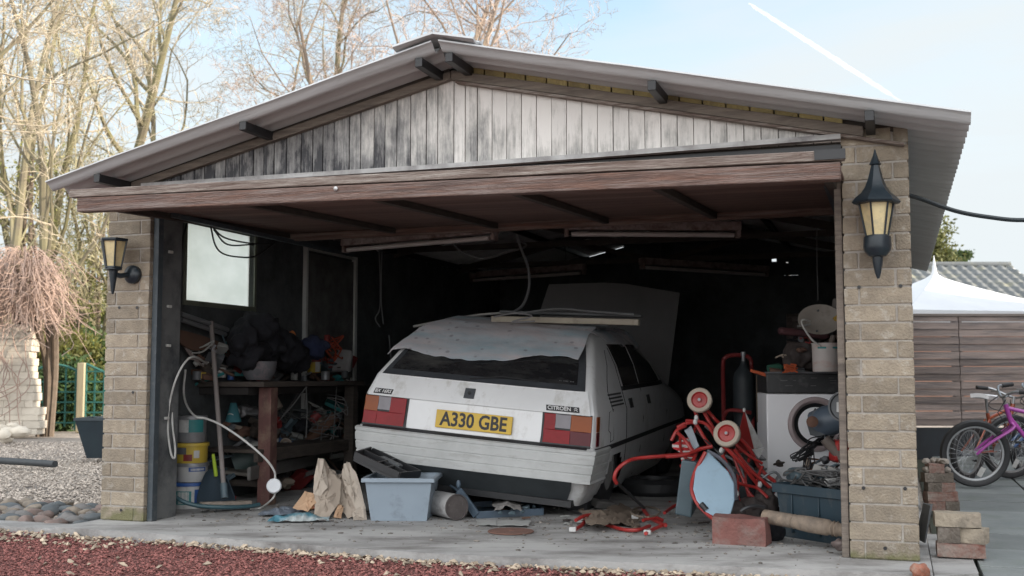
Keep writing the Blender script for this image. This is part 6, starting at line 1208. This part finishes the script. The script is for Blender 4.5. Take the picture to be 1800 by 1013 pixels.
bicycle(V((wc.x + .62, wc.y + .75, 0)), rad(10), rad(5), blueF, 'blue bicycle furthest back beside the fence', rw=.28)
# ================================================================= CABLE, OFF-FRAME HOUSE ADDED FOR SHADE
cord([(1596, 343, 6.0), (1620, 350, 6.0), (1680, 371, 6.0), (1740, 382, 6.0), (1800, 387, 6.0), (1900, 380, 6.0), (2080, 330, 6.0)], .0125, mat('black_cable', (.02, .03, .035), (.015, .02, .025), rough=.5), 'thick black cable slung from the garage corner across the patio', 'power_cable', fn=PD)
shade_house = thing('house', 'unseen brick house added right of the patio to shade the foreground', 'house', (9.2, -9, 0)); wl = mat('house_brick', (.25, .13, .09), (.18, .10, .07), sc=20, rough=.9, bump=.3); rfM = mat('clay_tiles', (.16, .09, .07), (.11, .065, .05), sc=6, rough=.9)  # unseen house, placed and sized to keep foreground and patio in shade
MB().box((0, 0, -.05), (8, 22, 5.2)).build('wall', wl, shade_house)
m = MB(); m.add([(-.4, -.4, 5.05), (-.4, 22.4, 5.05), (4, 22.4, 7.6), (4, -.4, 7.6), (8.4, -.4, 5.05), (8.4, 22.4, 5.05)], [(0, 3, 2, 1), (3, 4, 5, 2), (0, 4, 3), (1, 2, 5), (0, 1, 5, 4)]); m.build('roof', rfM, shade_house, smooth=0)
for y in (3, 8, 13, 18):
    for z in (.9, 3.3): w_ = MB().box((-.02, y, z), (.03, y + 1.3, z + 1.1)).build('window', pot_white, shade_house); MB().box((-.03, y + .08, z + .08), (-.021, y + 1.22, z + 1.02)).build('pane', glassM, w_)
# ================================================================= GAZEBO, BUNGALOW
gz_c = Dp(1642, 465, 16.0); gzt = thing('gazebo', 'white peaked fabric gazebo showing over the board fence', 'gazebo', (gz_c.x, gz_c.y, 0), rad(14)); fab = mat('white_canvas', (.62, .64, .66), (.54, .56, .59), sc=2, rough=.8)
er, ez = 1.6, Dp(1642, 556, 16.0).z
m = MB()
for k in range(4):
    a0, a1 = rad(90 * k + 45), rad(90 * k + 135)
    def f(a, b, a0=a0, a1=a1):
        e = V((er * 1.2 * math.cos(a0), er * 1.2 * math.sin(a0), 0)) * (1 - a) + V((er * 1.2 * math.cos(a1), er * 1.2 * math.sin(a1), 0)) * a
        hz_ = gz_c.z - .14 - (gz_c.z - .14 - ez) * (b ** .84); p = e * max(b, .02); return (p.x, p.y, hz_ + .03 * math.sin(a * math.pi) * -b)
    m.grid(f, 10, 16, th=.004)
m.build('canopy', fab, gzt, smooth=30)
MB().lathe([(.06, gz_c.z - .17), (.035, gz_c.z - .10), (.02, gz_c.z), (.004, gz_c.z + .13), (0, gz_c.z + .13)], 10).build('peak_cap', fab, gzt)
for k in range(4): a0 = rad(90 * k + 45); MB().tube([(er * 1.17 * math.cos(a0), er * 1.17 * math.sin(a0), 0), (er * 1.17 * math.cos(a0), er * 1.17 * math.sin(a0), ez)], .025, 8).build('pole', pot_white, gzt)
m = MB()
for k in range(4):
    a0, a1 = rad(90 * k + 45), rad(90 * k + 135); p, q = V((er * 1.2 * math.cos(a0), er * 1.2 * math.sin(a0), ez - .08)), V((er * 1.2 * math.cos(a1), er * 1.2 * math.sin(a1), ez - .08)); m.beam(p, q, .008, .16)
m.build('valance', fab, gzt)
bgl = thing('bungalow', 'bungalow with a grey green pantiled roof beyond the gazebo', 'house', (6, 26, 0)); rz_ = Dp(1700, 466, 29).z; x1 = Dp(1766, 466, 29).x - 6; tl = mat('weathered_pantile', (.14, .15, .155), (.09, .10, .105), sc=3, rough=.85, dirt=(.22, .215, .15), da=.36, ds=2.2, var=.15)
def tilef(a, b):
    x = x1 + .12 - 9.0 * a; q = b * 12; fr_ = q - math.floor(q + 1e-6); y = 3.0 - 3.6 * b; z = rz_ - 1.62 * b * 1.0 - .04 * (fr_) * -1 - .03
    return (x, y, z + .03 * math.cos(x * 2 * math.pi / .26) + (.045 * fr_))
m = MB(); nr_ = 48
m.grid(lambda a, b: tilef(a, b), 280, nr_); m.build('roof', tl, bgl, smooth=60)
m = MB(); m.add([(x1 - 9, 3.05, rz_ - .03), (x1 + .12, 3.05, rz_ - .03), (x1 + .12, 6.6, rz_ - 1.62), (x1 - 9, 6.6, rz_ - 1.62)], [(0, 1, 2, 3)]); m.build('roof', tl, bgl)
MB().tube([(x1 - 9, 3.02, rz_), (x1 + .15, 3.02, rz_)], .09, 10).build('ridge_tiles', tl, bgl)
MB().beam((x1 + .1, 3.0, rz_ - .07), (x1 + .1, -.6, rz_ - 1.69), .04, .16).build('verge_board', pot_white, bgl)
m = MB().box((x1 - 8.8, -.3, -.05), (x1 - .1, 6.3, rz_ - 1.6)); m.add([(x1 - .1, -.3, rz_ - 1.6), (x1 - .1, 6.3, rz_ - 1.6), (x1 - .1, 3.0, rz_ - .12)], [(0, 1, 2)]); m.build('wall', wl, bgl)
b2 = thing('outbuilding', 'low dark roofed outbuilding right of the bungalow', 'outbuilding', (Dp(1783, 520, 31).x, 31, 0)); z_ = Dp(1783, 520, 31).z
m = MB(); m.add([(0, 0, z_ - .7), (5, 0, z_ - .7), (5, 1.5, z_), (0, 1.5, z_), (0, 3, z_ - .7), (5, 3, z_ - .7)], [(0, 1, 2, 3), (3, 2, 5, 4), (0, 3, 4), (1, 5, 2)]); m.build('roof', tl, b2, smooth=0); MB().box((.1, .1, -.05), (4.9, 2.9, z_ - .71)).build('wall', wl, b2)
# ================================================================= LEFT GARDEN
wy = 17.0; wx = Dp(52, 700, wy).x
gw = thing('garden_wall', 'pale sunlit stone garden wall at the left edge under the weeping shrub', 'wall', (wx, wy, 0)); stM = mat('pale_limestone', (.60, .55, .47), (.48, .43, .36), sc=5, rough=.9, bump=.5, bs=18, var=.12)
m = MB(); z = 0; row = 0
while z < 1.62:
    h = R.uniform(.085, .12); x = -4.2 - R.random() * .2; xe = .0 + (.16 if z < .35 else .07 if z < .8 else 0) + R.uniform(-.02, .03)
    while x < xe: w2 = R.uniform(.18, .4); m.box((x + .003, -.03 + R.uniform(-.006, .006), z + .002), (min(x + w2 - .0, xe), .25, z + h - .002), jit=.004, rv=True); x += w2
    z += h
m.build('stone_face', stM, gw, bevel=.006, smooth=0); MB().box((-4.2, -.01, 0), (-.03, .22, 1.6)).build('mortar_core', stM, gw)
c = Zp(50, 764); m = MB().beam(c + V((0, 0, 0)), c + V((-.07, .1, .36)), .22, .03, up=(0, 1, 0)); single(m, 'terracotta_tile', mat('salmon_tile', (.42, .19, .12), (.34, .15, .10), sc=7, rough=.85), 'salmon terracotta tile leaning on the end of the stone wall', 'tile', c, bevel=.004)
for k in range(12): c = Zp(R.uniform(0, 35), R.uniform(738, 772), R.uniform(0, .15)); single(MB().rock(c, R.uniform(.08, .16), .1, .08, R.uniform(0, 3), .35, 2), 'loose_stone', stM, 'pale loose stone lying at the foot of the stone wall', 'stone', c, group='loose stones at the foot of the garden wall')
a, b = Zp(-60, 806, .03), Zp(97, 816, .03); single(MB().tube([a, b], .035, 10), 'drain_pipe', mat('dark_pipe', (.045, .05, .055), (.03, .035, .04), rough=.6), 'dark pipe lying across the grey gravel at the left edge', 'pipe', b)
pc_ = Zp(183, 804); t = thing('planter', 'tall dark blue square planter behind the left brick pillar', 'planter', (pc_.x, pc_.y, 0)); s0, s1, hp = .14, .24, .41
m = MB(); q = []
for s_, z in ((s0, 0), (s1, hp), (s1 + .012, hp), (s1 + .012, hp + .03), (s1 - .02, hp + .03), (s1 - .03, hp - .03)): q += [V((x * s_, y * s_, z)) for x, y in ((-1, -1), (1, -1), (1, 1), (-1, 1))]
m.add(q, [(k * 4 + i, k * 4 + (i + 1) % 4, k * 4 + 4 + (i + 1) % 4, k * 4 + 4 + i) for k in range(5) for i in range(4)]); m.build('pot', mat('navy_glaze', (.02, .035, .045), (.015, .025, .035), rough=.4), t, smooth=0)
MB().box((-s1 + .03, -s1 + .03, hp - .04), (s1 - .03, s1 - .03, hp - .02)).build('soil', mortar, t)
# trellis
ty_ = 18.6; tg = mat('trellis_green', (.02, .12, .10), (.015, .09, .08), rough=.6, sc=8)
def trellis(px0, px1, pyt, curve, label):
    x0, x1_, z1 = Dp(px0, 700, ty_).x, Dp(px1, 700, ty_).x, Dp(px0, pyt, ty_).z; t = thing('trellis_panel', label, 'trellis', (x0, ty_, 0)); w2 = x1_ - x0; m = MB()
    n_ = max(2, round(w2 / .17))
    def tp(x): return z1 + curve * math.sin(math.pi * x / w2) if curve > 0 else z1 + curve * (x / w2)
    for i in range(n_ + 1): x = w2 * i / n_; m.box((x - .014, -.012, .05), (x + .014, .0, tp(x)))
    z = .1
    while z < z1 - .1: m.box((0, -.02, z), (w2, -.008, z + .028)); z += .17
    m.build('lattice', tg, t); f = MB(); f.tube([(w2 * i / 12, 0, tp(w2 * i / 12)) for i in range(13)], .024, 6); f.box((-.02, -.03, 0), (.02, .02, tp(0))); f.box((w2 - .02, -.03, 0), (w2 + .02, .02, tp(w2))); f.build('trellis_frame', tg, t)
trellis(58, 134, 652, .10, 'green trellis panel with curved top left of the timber post')
trellis(150, 215, 640, -.28, 'green trellis panel with sloping top right of the timber post')
p_ = Dp(141, 752, ty_ - .03); single(MB().box((p_.x - .06, p_.y - .06, -.05), (p_.x + .06, p_.y + .06, Dp(141, 638, ty_).z)), 'timber_post', mat('pale_post', (.38, .33, .22), (.28, .24, .16), sc=6, st=(5, 5, .6)), 'square pale timber post between the two green trellis panels', 'post', (p_.x, p_.y, 0), bevel=.01)
# ================================================================= PLANTS
def leafm(name, c1, c2, sc=3.0, var=.35):
    m = mat(name, c1, c2, sc=sc, rough=.7, var=var); b = m.node_tree.nodes['Principled BSDF']; N = m.node_tree.nodes; L = m.node_tree.links
    tr = N.new('ShaderNodeBsdfTranslucent'); tr.inputs[0].default_value = tuple(c1) + (1,); mx = N.new('ShaderNodeMixShader'); mx.inputs[0].default_value = .3
    L.new(b.outputs[0], mx.inputs[1]); L.new(tr.outputs[0], mx.inputs[2]); L.new(mx.outputs[0], N['Material Output'].inputs[0]); return m
def leaves(m, c, rx, ry, rz, n, s, clumps=30, shell=.5):
    c = V(c); cl = []
    for i in range(clumps):
        d = V((R.gauss(0, 1), R.gauss(0, 1), R.gauss(0, 1))).normalized() * R.uniform(shell, 1); cl.append((c + V((d.x * rx, d.y * ry, d.z * rz)), R.uniform(.16, .34)))
    for i in range(n):
        p0, q = R.choice(cl); p = p0 + V((R.gauss(0, q * rx * .7), R.gauss(0, q * ry * .7), R.gauss(0, q * rz * .7))); a = V((R.gauss(0, 1), R.gauss(0, 1), R.gauss(0, 1))).normalized() * s * R.uniform(.6, 1.3); b = a.orthogonal().normalized() * s * .55; b.rotate(Matrix.Rotation(R.uniform(0, 6), 3, a.normalized())); m.var = R.random()
        m.add([p - a, p - b * .9, p + a, p + b * .9], [(0, 1, 2, 3)])
def bush(px, py, d, rx, ry, rz, n, s, mt, label, name='shrub', cat='shrub', sh=.4, cl=30, grp=None):
    c = Dp(px, py, d); t = thing(name, label, cat, (c.x, c.y, 0), group=grp); m = MB(); leaves(m, c, rx, ry, rz, n, s, cl, sh); m.build('foliage', mt, t, world=True, smooth=0)
    m = MB()
    for k in range(5): m.tube(spline([V((c.x + R.uniform(-.1, .1), c.y, -.06)), V((c.x + R.uniform(-.3, .3) * rx, c.y, c.z * .5)), c + V((R.uniform(-.6, .6) * rx, R.uniform(-.5, .5) * ry, R.uniform(-.2, .6) * rz))], 4), [.04] * 8 + [.015], 6)
    m.build('stem', MATS['bark'], t, world=True); return t
bark = mat('bark', (.17, .13, .10), (.10, .08, .06), sc=9, rough=.95)
def woodm(name, c1, c2): return mat(name, c1, c2, sc=2.2, rough=.95, var=.2, contrast=.15)
moss = woodm('mossy_bark', (.17, .16, .08), (.13, .11, .08)); moss2 = woodm('mossy_bark_pale', (.20, .185, .11), (.15, .13, .095)); pink = woodm('pinkish_bark', (.24, .19, .145), (.17, .135, .11))
twc = woodm('cream_twigs', (.42, .37, .28), (.34, .29, .22)); twp = woodm('pink_twigs', (.42, .33, .27), (.36, .28, .24)); twg = woodm('olive_twigs', (.36, .34, .21), (.31, .28, .18))
def tree(px, d, zt, label, tm, cm, seed, spread=.4, fork=.35, lean=0, nb=(11, 8, 6, 5), r0=.16, wig=.16, droop=0, name='bare_tree', stems=1, tw=.0075, lenk=1.0, low=.3, side=None):
    Rr = random.Random(seed); base = Dp(px, 700, d); base.z = -.06; t = thing(name, label, 'tree', base); trunk = MB(); crown = MB()
    def path(p, dr, L_, n, w, up):
        pts = [p.copy()]; d_ = dr.normalized()
        for i in range(n):
            d_ = (d_ + V((Rr.gauss(0, w), Rr.gauss(0, w), Rr.gauss(0, w))) + V((0, 0, up))).normalized(); p = p + d_ * (L_ / n); pts.append(p.copy())
        return pts
    def rec(p, dr, L_, r, lev):
        n = (9, 7, 6, 5, 4)[min(lev, 4)]; pts = path(p, dr, L_, n, wig * (1 + .35 * lev), (.16 if lev == 0 else .06 if lev < 2 else .02) - droop * (lev > 0) * .05); rr = [max(tw * .45, r * (1 - .72 * i / n)) for i in range(n + 1)]
        mb = trunk if lev < 2 else crown; mb.var = Rr.random(); mb.tube(pts, rr, (8, 6, 4, 3, 3)[min(lev, 4)], cap=False)
        if lev >= len(nb): return
        k = nb[lev]
        for i in range(k):
            f = (fork if lev == 0 else low) + (1 - (fork if lev == 0 else low)) * (i + Rr.random()) / k; j = min(n - 1, int(f * n)); q = pts[j].lerp(pts[j + 1], f * n - j); ax = (pts[j + 1] - pts[j]).normalized()
            o = ax.orthogonal(); o.rotate(Matrix.Rotation(Rr.uniform(0, 6.28), 3, ax)); o.normalize(); a = Rr.uniform(.5, 1.1) * (1 if lev else spread * 2.2)
            dr2 = (ax * math.cos(a) + o * math.sin(a) + (V((side, 0, 0)) if side and lev < 2 else V((0, 0, 0)))).normalized(); L2 = L_ * Rr.uniform(.34, .62) * lenk * (1 - .35 * f if lev == 0 else 1 - .3 * f); rec(q, dr2, L2, max(tw, r * (1 - .72 * f) * Rr.uniform(.4, .62)), lev + 1)
    for s_ in range(stems): rec(base + V((Rr.uniform(-.5, .5) * (stems > 1), Rr.uniform(-.3, .3) * (stems > 1), 0)), V((lean + Rr.uniform(-.3, .3) * (stems > 1), 0, 1)), zt * Rr.uniform(.9, 1.0), r0, 0)
    trunk.build('trunk', tm, t, world=True); crown.build('crown', cm, t, world=True, smooth=0); return t
tree(222, 30, 11.8, 'mossy bare tree with a clear forked trunk just left of the roof slope', moss, twc, 5, spread=.42, fork=.52, r0=.22, nb=(11, 8, 6, 5), wig=.10)
tree(75, 26, 10.5, 'tall many stemmed mossy tree filling the left edge', moss, twg, 8, spread=.4, fork=.18, r0=.13, stems=3, nb=(9, 6, 5, 5), wig=.09)
tree(15, 23, 10.5, 'mossy bare tree at the very left edge in front of the many stemmed one', moss2, twc, 21, spread=.35, fork=.15, r0=.13, stems=2, nb=(9, 6, 5, 5), wig=.09)
tree(-75, 18, 10.0, 'pale twiggy tree reaching in over the top left corner', moss2, twc, 33, spread=.55, fork=.45, r0=.16, nb=(14, 9, 7, 5), wig=.07, side=.45, lenk=1.05)
tree(150, 27, 6.2, 'low mossy tree tangled between the left tree and the brick pillar', moss, twg, 17, spread=.5, fork=.15, r0=.11, stems=3, nb=(11, 8, 6, 5), wig=.12)
tree(412, 36, 12.5, 'small crooked bare tree rising over the middle of the left roof slope', moss, twc, 41, spread=.3, fork=.55, r0=.17, nb=(10, 8, 6, 5), wig=.17, lean=-.02)
tree(490, 34, 14.0, 'twisted bare tree with a rounded crown over the left roof slope', moss2, twc, 52, spread=.48, fork=.5, r0=.22, nb=(12, 8, 6, 5), wig=.15)
tree(640, 31, 14.5, 'pinkish bare tree behind the roof, left of the ridge', pink, twp, 63, spread=.5, fork=.45, r0=.2, nb=(12, 8, 6, 5), wig=.14)
tree(715, 30, 14, 'pale pink bare tree rising directly behind the ridge cap', pink, twp, 74, spread=.36, fork=.5, r0=.2, nb=(11, 8, 6, 5), wig=.13)
tree(565, 33, 12.5, 'slender pinkish bare tree between the twisted tree and the ridge', pink, twp, 91, spread=.4, fork=.45, r0=.15, nb=(11, 8, 7, 6), wig=.12)
# weeping shrub
c = Dp(40, 505, 16.6); sh = thing('weeping_shrub', 'rounded reddish bare weeping shrub above the stone wall', 'shrub', (c.x, c.y, 0)); m = MB(); rs = random.Random(5)
for k in range(900):
    a = rs.uniform(0, 6.283); rr_ = abs(rs.gauss(0, .42)) ** .8; top_ = c + V((math.cos(a) * rr_ * .5, math.sin(a) * rr_ * .5, rs.uniform(-.35, .6) - rr_ * .3)); o = V((math.cos(a), math.sin(a), 0)) * rs.uniform(.12, .5); m.var = rs.random()
    p = [top_, top_ + o * .5 + V((0, 0, rs.uniform(.02, .12))), top_ + o + V((rs.gauss(0, .06), rs.gauss(0, .06), -rs.uniform(.05, .25))), top_ + o * 1.25 + V((rs.gauss(0, .1), rs.gauss(0, .1), -rs.uniform(.15, .45)))]
    m.tube(spline(p, 3), .0048, 3, cap=False)
m.build('twigs', woodm('reddish_twigs', (.36, .26, .21), (.28, .21, .18)), sh, world=True, smooth=0)
m = MB()
for k in range(5): a = rs.uniform(0, 6); m.tube(spline([V((c.x + .1 * math.cos(a), c.y + .95, -.06)), V((c.x + .2 * math.cos(a), c.y + .8, 1.2)), c + V((.4 * math.cos(a), .4 * math.sin(a), .3))], 4), [.05] * 8 + [.02], 6)
m.build('stem', bark, sh, world=True)
m = MB(); rs = random.Random(9)
for k in range(13):
    a = Dp(rs.uniform(-20, 50), rs.uniform(570, 640), 16.85); m.tube(spline([a, a + V((rs.uniform(-.1, .2), 0, -.3)), a + V((rs.uniform(-.3, .3), 0, -.7)), a + V((rs.uniform(-.3, .3), -.05, -1.0))], 4), .008, 4, cap=False)
single(m, 'climber', MATS['reddish_twigs'], 'bare climber stems trailing down the face of the stone wall', 'climber', Dp(20, 620, 16.85))
gA = leafm('ivy_leaves', (.055, .10, .025), (.03, .06, .02)); gB = leafm('yellow_green_leaves', (.17, .17, .04), (.09, .10, .03)); gC = leafm('bush_green', (.07, .11, .03), (.04, .065, .02))
bush(100, 700, 19.4, 1.0, .5, .62, 5200, .055, gA, 'dark green ivy bush behind the green trellis', cl=44)
bush(75, 655, 19.2, .35, .4, .3, 1200, .05, gA, 'small leafy bush at the left end of the trellis', cl=20)
bush(115, 630, 22.5, .85, .6, .50, 3600, .06, gB, 'rounded yellow green bush above the trellis', cl=36)
bush(165, 650, 23.5, .8, .6, .95, 3200, .07, gC, 'dark conifer like bush next to the left brick pillar', cl=30)
bush(180, 600, 34, 3.0, 1.5, 2.2, 4200, .12, gB, 'pale yellowish hedge far behind the trellis', name='hedge', cat='hedge', cl=60)
bush(20, 600, 33, 4.0, 1.5, 2.4, 5200, .12, gC, 'far green hedge behind the stone wall', name='hedge', cat='hedge', cl=70)
bush(1628, 440, 36, .95, .8, 1.05, 4200, .085, leafm('olive_tree_leaves', (.15, .16, .055), (.08, .09, .035)), 'leafy olive green tree rising behind the bungalow roof', name='leafy_tree', cat='tree', cl=40)
bush(1684, 452, 40, .5, .5, .32, 900, .08, gC, 'small leafy tree top right of the olive green tree', name='leafy_tree', cat='tree', cl=20)
mossL = leafm('moss_ivy', (.24, .25, .08), (.17, .18, .06), var=.3)
for i, (px, py, d, rx, rz2, n_) in enumerate(((130, 470, 28, 1.0, 1.7, 1700), (165, 360, 29, .8, 1.3, 1100), (60, 330, 25.5, .8, 1.5, 1200), (95, 560, 27, 1.2, 1.0, 1700))):
    bush(px, py, d, rx, .8, rz2, n_, .05, mossL, ('yellow green ivy climbing beside the brick pillar, above the lantern height', 'highest yellow green ivy clump just left of the roof eave', 'yellow green ivy clump high in the leftmost trees', 'low yellow green ivy between the weeping shrub and the brick pillar')[i], name='ivy', cat='ivy', sh=.2, cl=34)
# distant tree belt closing the view low on the horizon
m = MB(); rs = random.Random(3)
for k in range(9000):
    x = rs.uniform(-75, 75); z = abs(rs.gauss(0, 1.3)) + .2 + 1.2 * noise.noise(V((x * .12, 0, 0))); s_ = rs.uniform(.2, .5); p = V((x, 85 + rs.uniform(-3, 3), max(.1, z))); m.var = rs.random(); m.add([p + V((-s_, 0, 0)), p + V((0, 0, -s_)), p + V((s_, .2, 0)), p + V((0, 0, s_))], [(0, 1, 2, 3)])
tag(m.build('far_tree_belt', leafm('far_foliage', (.13, .13, .07), (.09, .085, .05)), smooth=0), 'low belt of far trees along the horizon', 'tree belt', kind='stuff')
# contrail
a, b = Dp(1316, 6, 5200), Dp(1580, 176, 5200); m = MB(); n = 60; pts = []; rr_ = []
e2 = b + (b - a) * .06
for i in range(n + 1): f = i / n; p = a.lerp(e2, f); pts.append(p + V((0, 0, 5 * noise.noise(V((f * 30, 0, 0)))))); rr_.append(.55 * (9 + 5 * noise.noise(V((f * 22, 3, 0))) + 10 * math.sin(min(1, f * 1.0) * math.pi) ** .5 if f < .9 else 4) * (1 if f > .03 else .4))
m.tube(pts, rr_, 10, cap=False)
cm_ = bpy.data.materials.new('contrail_vapour'); cm_.use_nodes = True; N = cm_.node_tree.nodes; L = cm_.node_tree.links; N.remove(N['Principled BSDF']); tcn = N.new('ShaderNodeTexCoord'); nz = N.new('ShaderNodeTexNoise'); nz.inputs['Scale'].default_value = .03; nz.inputs['Detail'].default_value = 8; L.new(tcn.outputs['Object'], nz.inputs[0])
lw = N.new('ShaderNodeLayerWeight'); lw.inputs[0].default_value = .5; iv = N.new('ShaderNodeMath'); iv.operation = 'SUBTRACT'; iv.inputs[0].default_value = 1; L.new(lw.outputs['Facing'], iv.inputs[1]); mu = N.new('ShaderNodeMath'); mu.operation = 'MULTIPLY'; L.new(iv.outputs[0], mu.inputs[0]); L.new(nz.outputs[0], mu.inputs[1]); mu2 = N.new('ShaderNodeMath'); mu2.operation = 'MULTIPLY'; L.new(mu.outputs[0], mu2.inputs[0]); mu2.inputs[1].default_value = .46
df = N.new('ShaderNodeBsdfDiffuse'); df.inputs[0].default_value = (1, 1, 1, 1); tl_ = N.new('ShaderNodeBsdfTranslucent'); tl_.inputs[0].default_value = (1, 1, 1, 1); m1 = N.new('ShaderNodeMixShader'); m1.inputs[0].default_value = .5; L.new(df.outputs[0], m1.inputs[1]); L.new(tl_.outputs[0], m1.inputs[2])
tp_ = N.new('ShaderNodeBsdfTransparent'); m2 = N.new('ShaderNodeMixShader'); L.new(mu2.outputs[0], m2.inputs[0]); L.new(tp_.outputs[0], m2.inputs[1]); L.new(m1.outputs[0], m2.inputs[2]); L.new(m2.outputs[0], N['Material Output'].inputs[0])
single(m, 'contrail', cm_, 'white aircraft vapour trail crossing the upper right sky', 'contrail', a)
# ================================================================= LIGHT
SUN_EL, SUN_AZ = rad(17), rad(100)                     # azimuth clockwise from +Y
sd_ = V((math.sin(SUN_AZ) * math.cos(SUN_EL), math.cos(SUN_AZ) * math.cos(SUN_EL), math.sin(SUN_EL)))
sl = bpy.data.lights.new('sun', 'SUN'); sl.energy = 2.1; sl.angle = rad(.5); sl.color = (1, .86, .70); so = bpy.data.objects.new('sun', sl); COL.objects.link(so)
so.rotation_euler = sd_.to_track_quat('Z', 'Y').to_euler(); so.location = sd_ * 60
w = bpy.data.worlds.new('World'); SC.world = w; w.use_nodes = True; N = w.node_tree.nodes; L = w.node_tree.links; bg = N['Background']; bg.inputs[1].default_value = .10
sk = N.new('ShaderNodeTexSky'); sk.sky_type = 'NISHITA'; sk.sun_disc = False; sk.sun_elevation = SUN_EL; sk.sun_rotation = SUN_AZ; sk.dust_density = .6; sk.ozone_density = 1.6
tc = N.new('ShaderNodeTexCoord'); mp = N.new('ShaderNodeMapping'); mp.inputs['Scale'].default_value = (1.3, 1.3, 4.2); mp.inputs['Rotation'].default_value = (0, .25, .5); L.new(tc.outputs['Generated'], mp.inputs[0])
nz = N.new('ShaderNodeTexNoise'); nz.inputs['Scale'].default_value = 1.7; nz.inputs['Detail'].default_value = 9; nz.inputs['Roughness'].default_value = .55; nz.inputs['Distortion'].default_value = .5; L.new(mp.outputs[0], nz.inputs['Vector'])
sp = N.new('ShaderNodeSeparateXYZ'); L.new(tc.outputs['Generated'], sp.inputs[0])
hz = N.new('ShaderNodeMapRange'); hz.inputs[1].default_value = .0; hz.inputs[2].default_value = .38; hz.inputs[3].default_value = .55; hz.inputs[4].default_value = -.04; L.new(sp.outputs[2], hz.inputs[0])
ab = N.new('ShaderNodeMath'); ab.operation = 'ABSOLUTE'; sh_ = N.new('ShaderNodeMath'); sh_.operation = 'SUBTRACT'; L.new(sp.outputs[0], sh_.inputs[0]); sh_.inputs[1].default_value = .05; L.new(sh_.outputs[0], ab.inputs[0])
a1 = N.new('ShaderNodeMath'); a1.operation = 'MULTIPLY_ADD'; L.new(ab.outputs[0], a1.inputs[0]); a1.inputs[1].default_value = .50; L.new(hz.outputs[0], a1.inputs[2])
a2 = N.new('ShaderNodeMath'); a2.operation = 'ADD'; L.new(a1.outputs[0], a2.inputs[0]); L.new(nz.outputs[0], a2.inputs[1])
rr = N.new('ShaderNodeMapRange'); rr.interpolation_type = 'SMOOTHSTEP'; rr.inputs[1].default_value = .44; rr.inputs[2].default_value = .98; rr.inputs[3].default_value = .12; L.new(a2.outputs[0], rr.inputs[0])
mx = N.new('ShaderNodeMix'); mx.data_type = 'RGBA'; L.new(rr.outputs[0], mx.inputs[0]); sv = N.new('ShaderNodeHueSaturation'); sv.inputs['Saturation'].default_value = .80; sv.inputs['Value'].default_value = .74; sv.inputs['Hue'].default_value = .485; L.new(sk.outputs[0], sv.inputs['Color']); L.new(sv.outputs[0], mx.inputs[6]); mx.inputs[7].default_value = (1.86, 2.00, 2.06, 1)
# added fill: sky behind the viewer is brightened to light the shaded front
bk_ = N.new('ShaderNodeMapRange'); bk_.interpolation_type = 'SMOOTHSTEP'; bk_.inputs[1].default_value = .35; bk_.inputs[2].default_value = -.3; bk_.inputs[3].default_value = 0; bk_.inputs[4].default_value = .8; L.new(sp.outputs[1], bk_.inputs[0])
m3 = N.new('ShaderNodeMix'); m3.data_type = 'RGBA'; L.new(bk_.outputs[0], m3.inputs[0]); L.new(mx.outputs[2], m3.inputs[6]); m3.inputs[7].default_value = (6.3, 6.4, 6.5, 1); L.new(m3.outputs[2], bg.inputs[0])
SC.render.engine = 'CYCLES'
vs_ = SC.view_settings; vs_.view_transform = 'Standard'; vs_.look = 'None'; vs_.gamma = 1; vs_.exposure = 2.2
SC.render.resolution_x = 1024; SC.render.resolution_y = 576
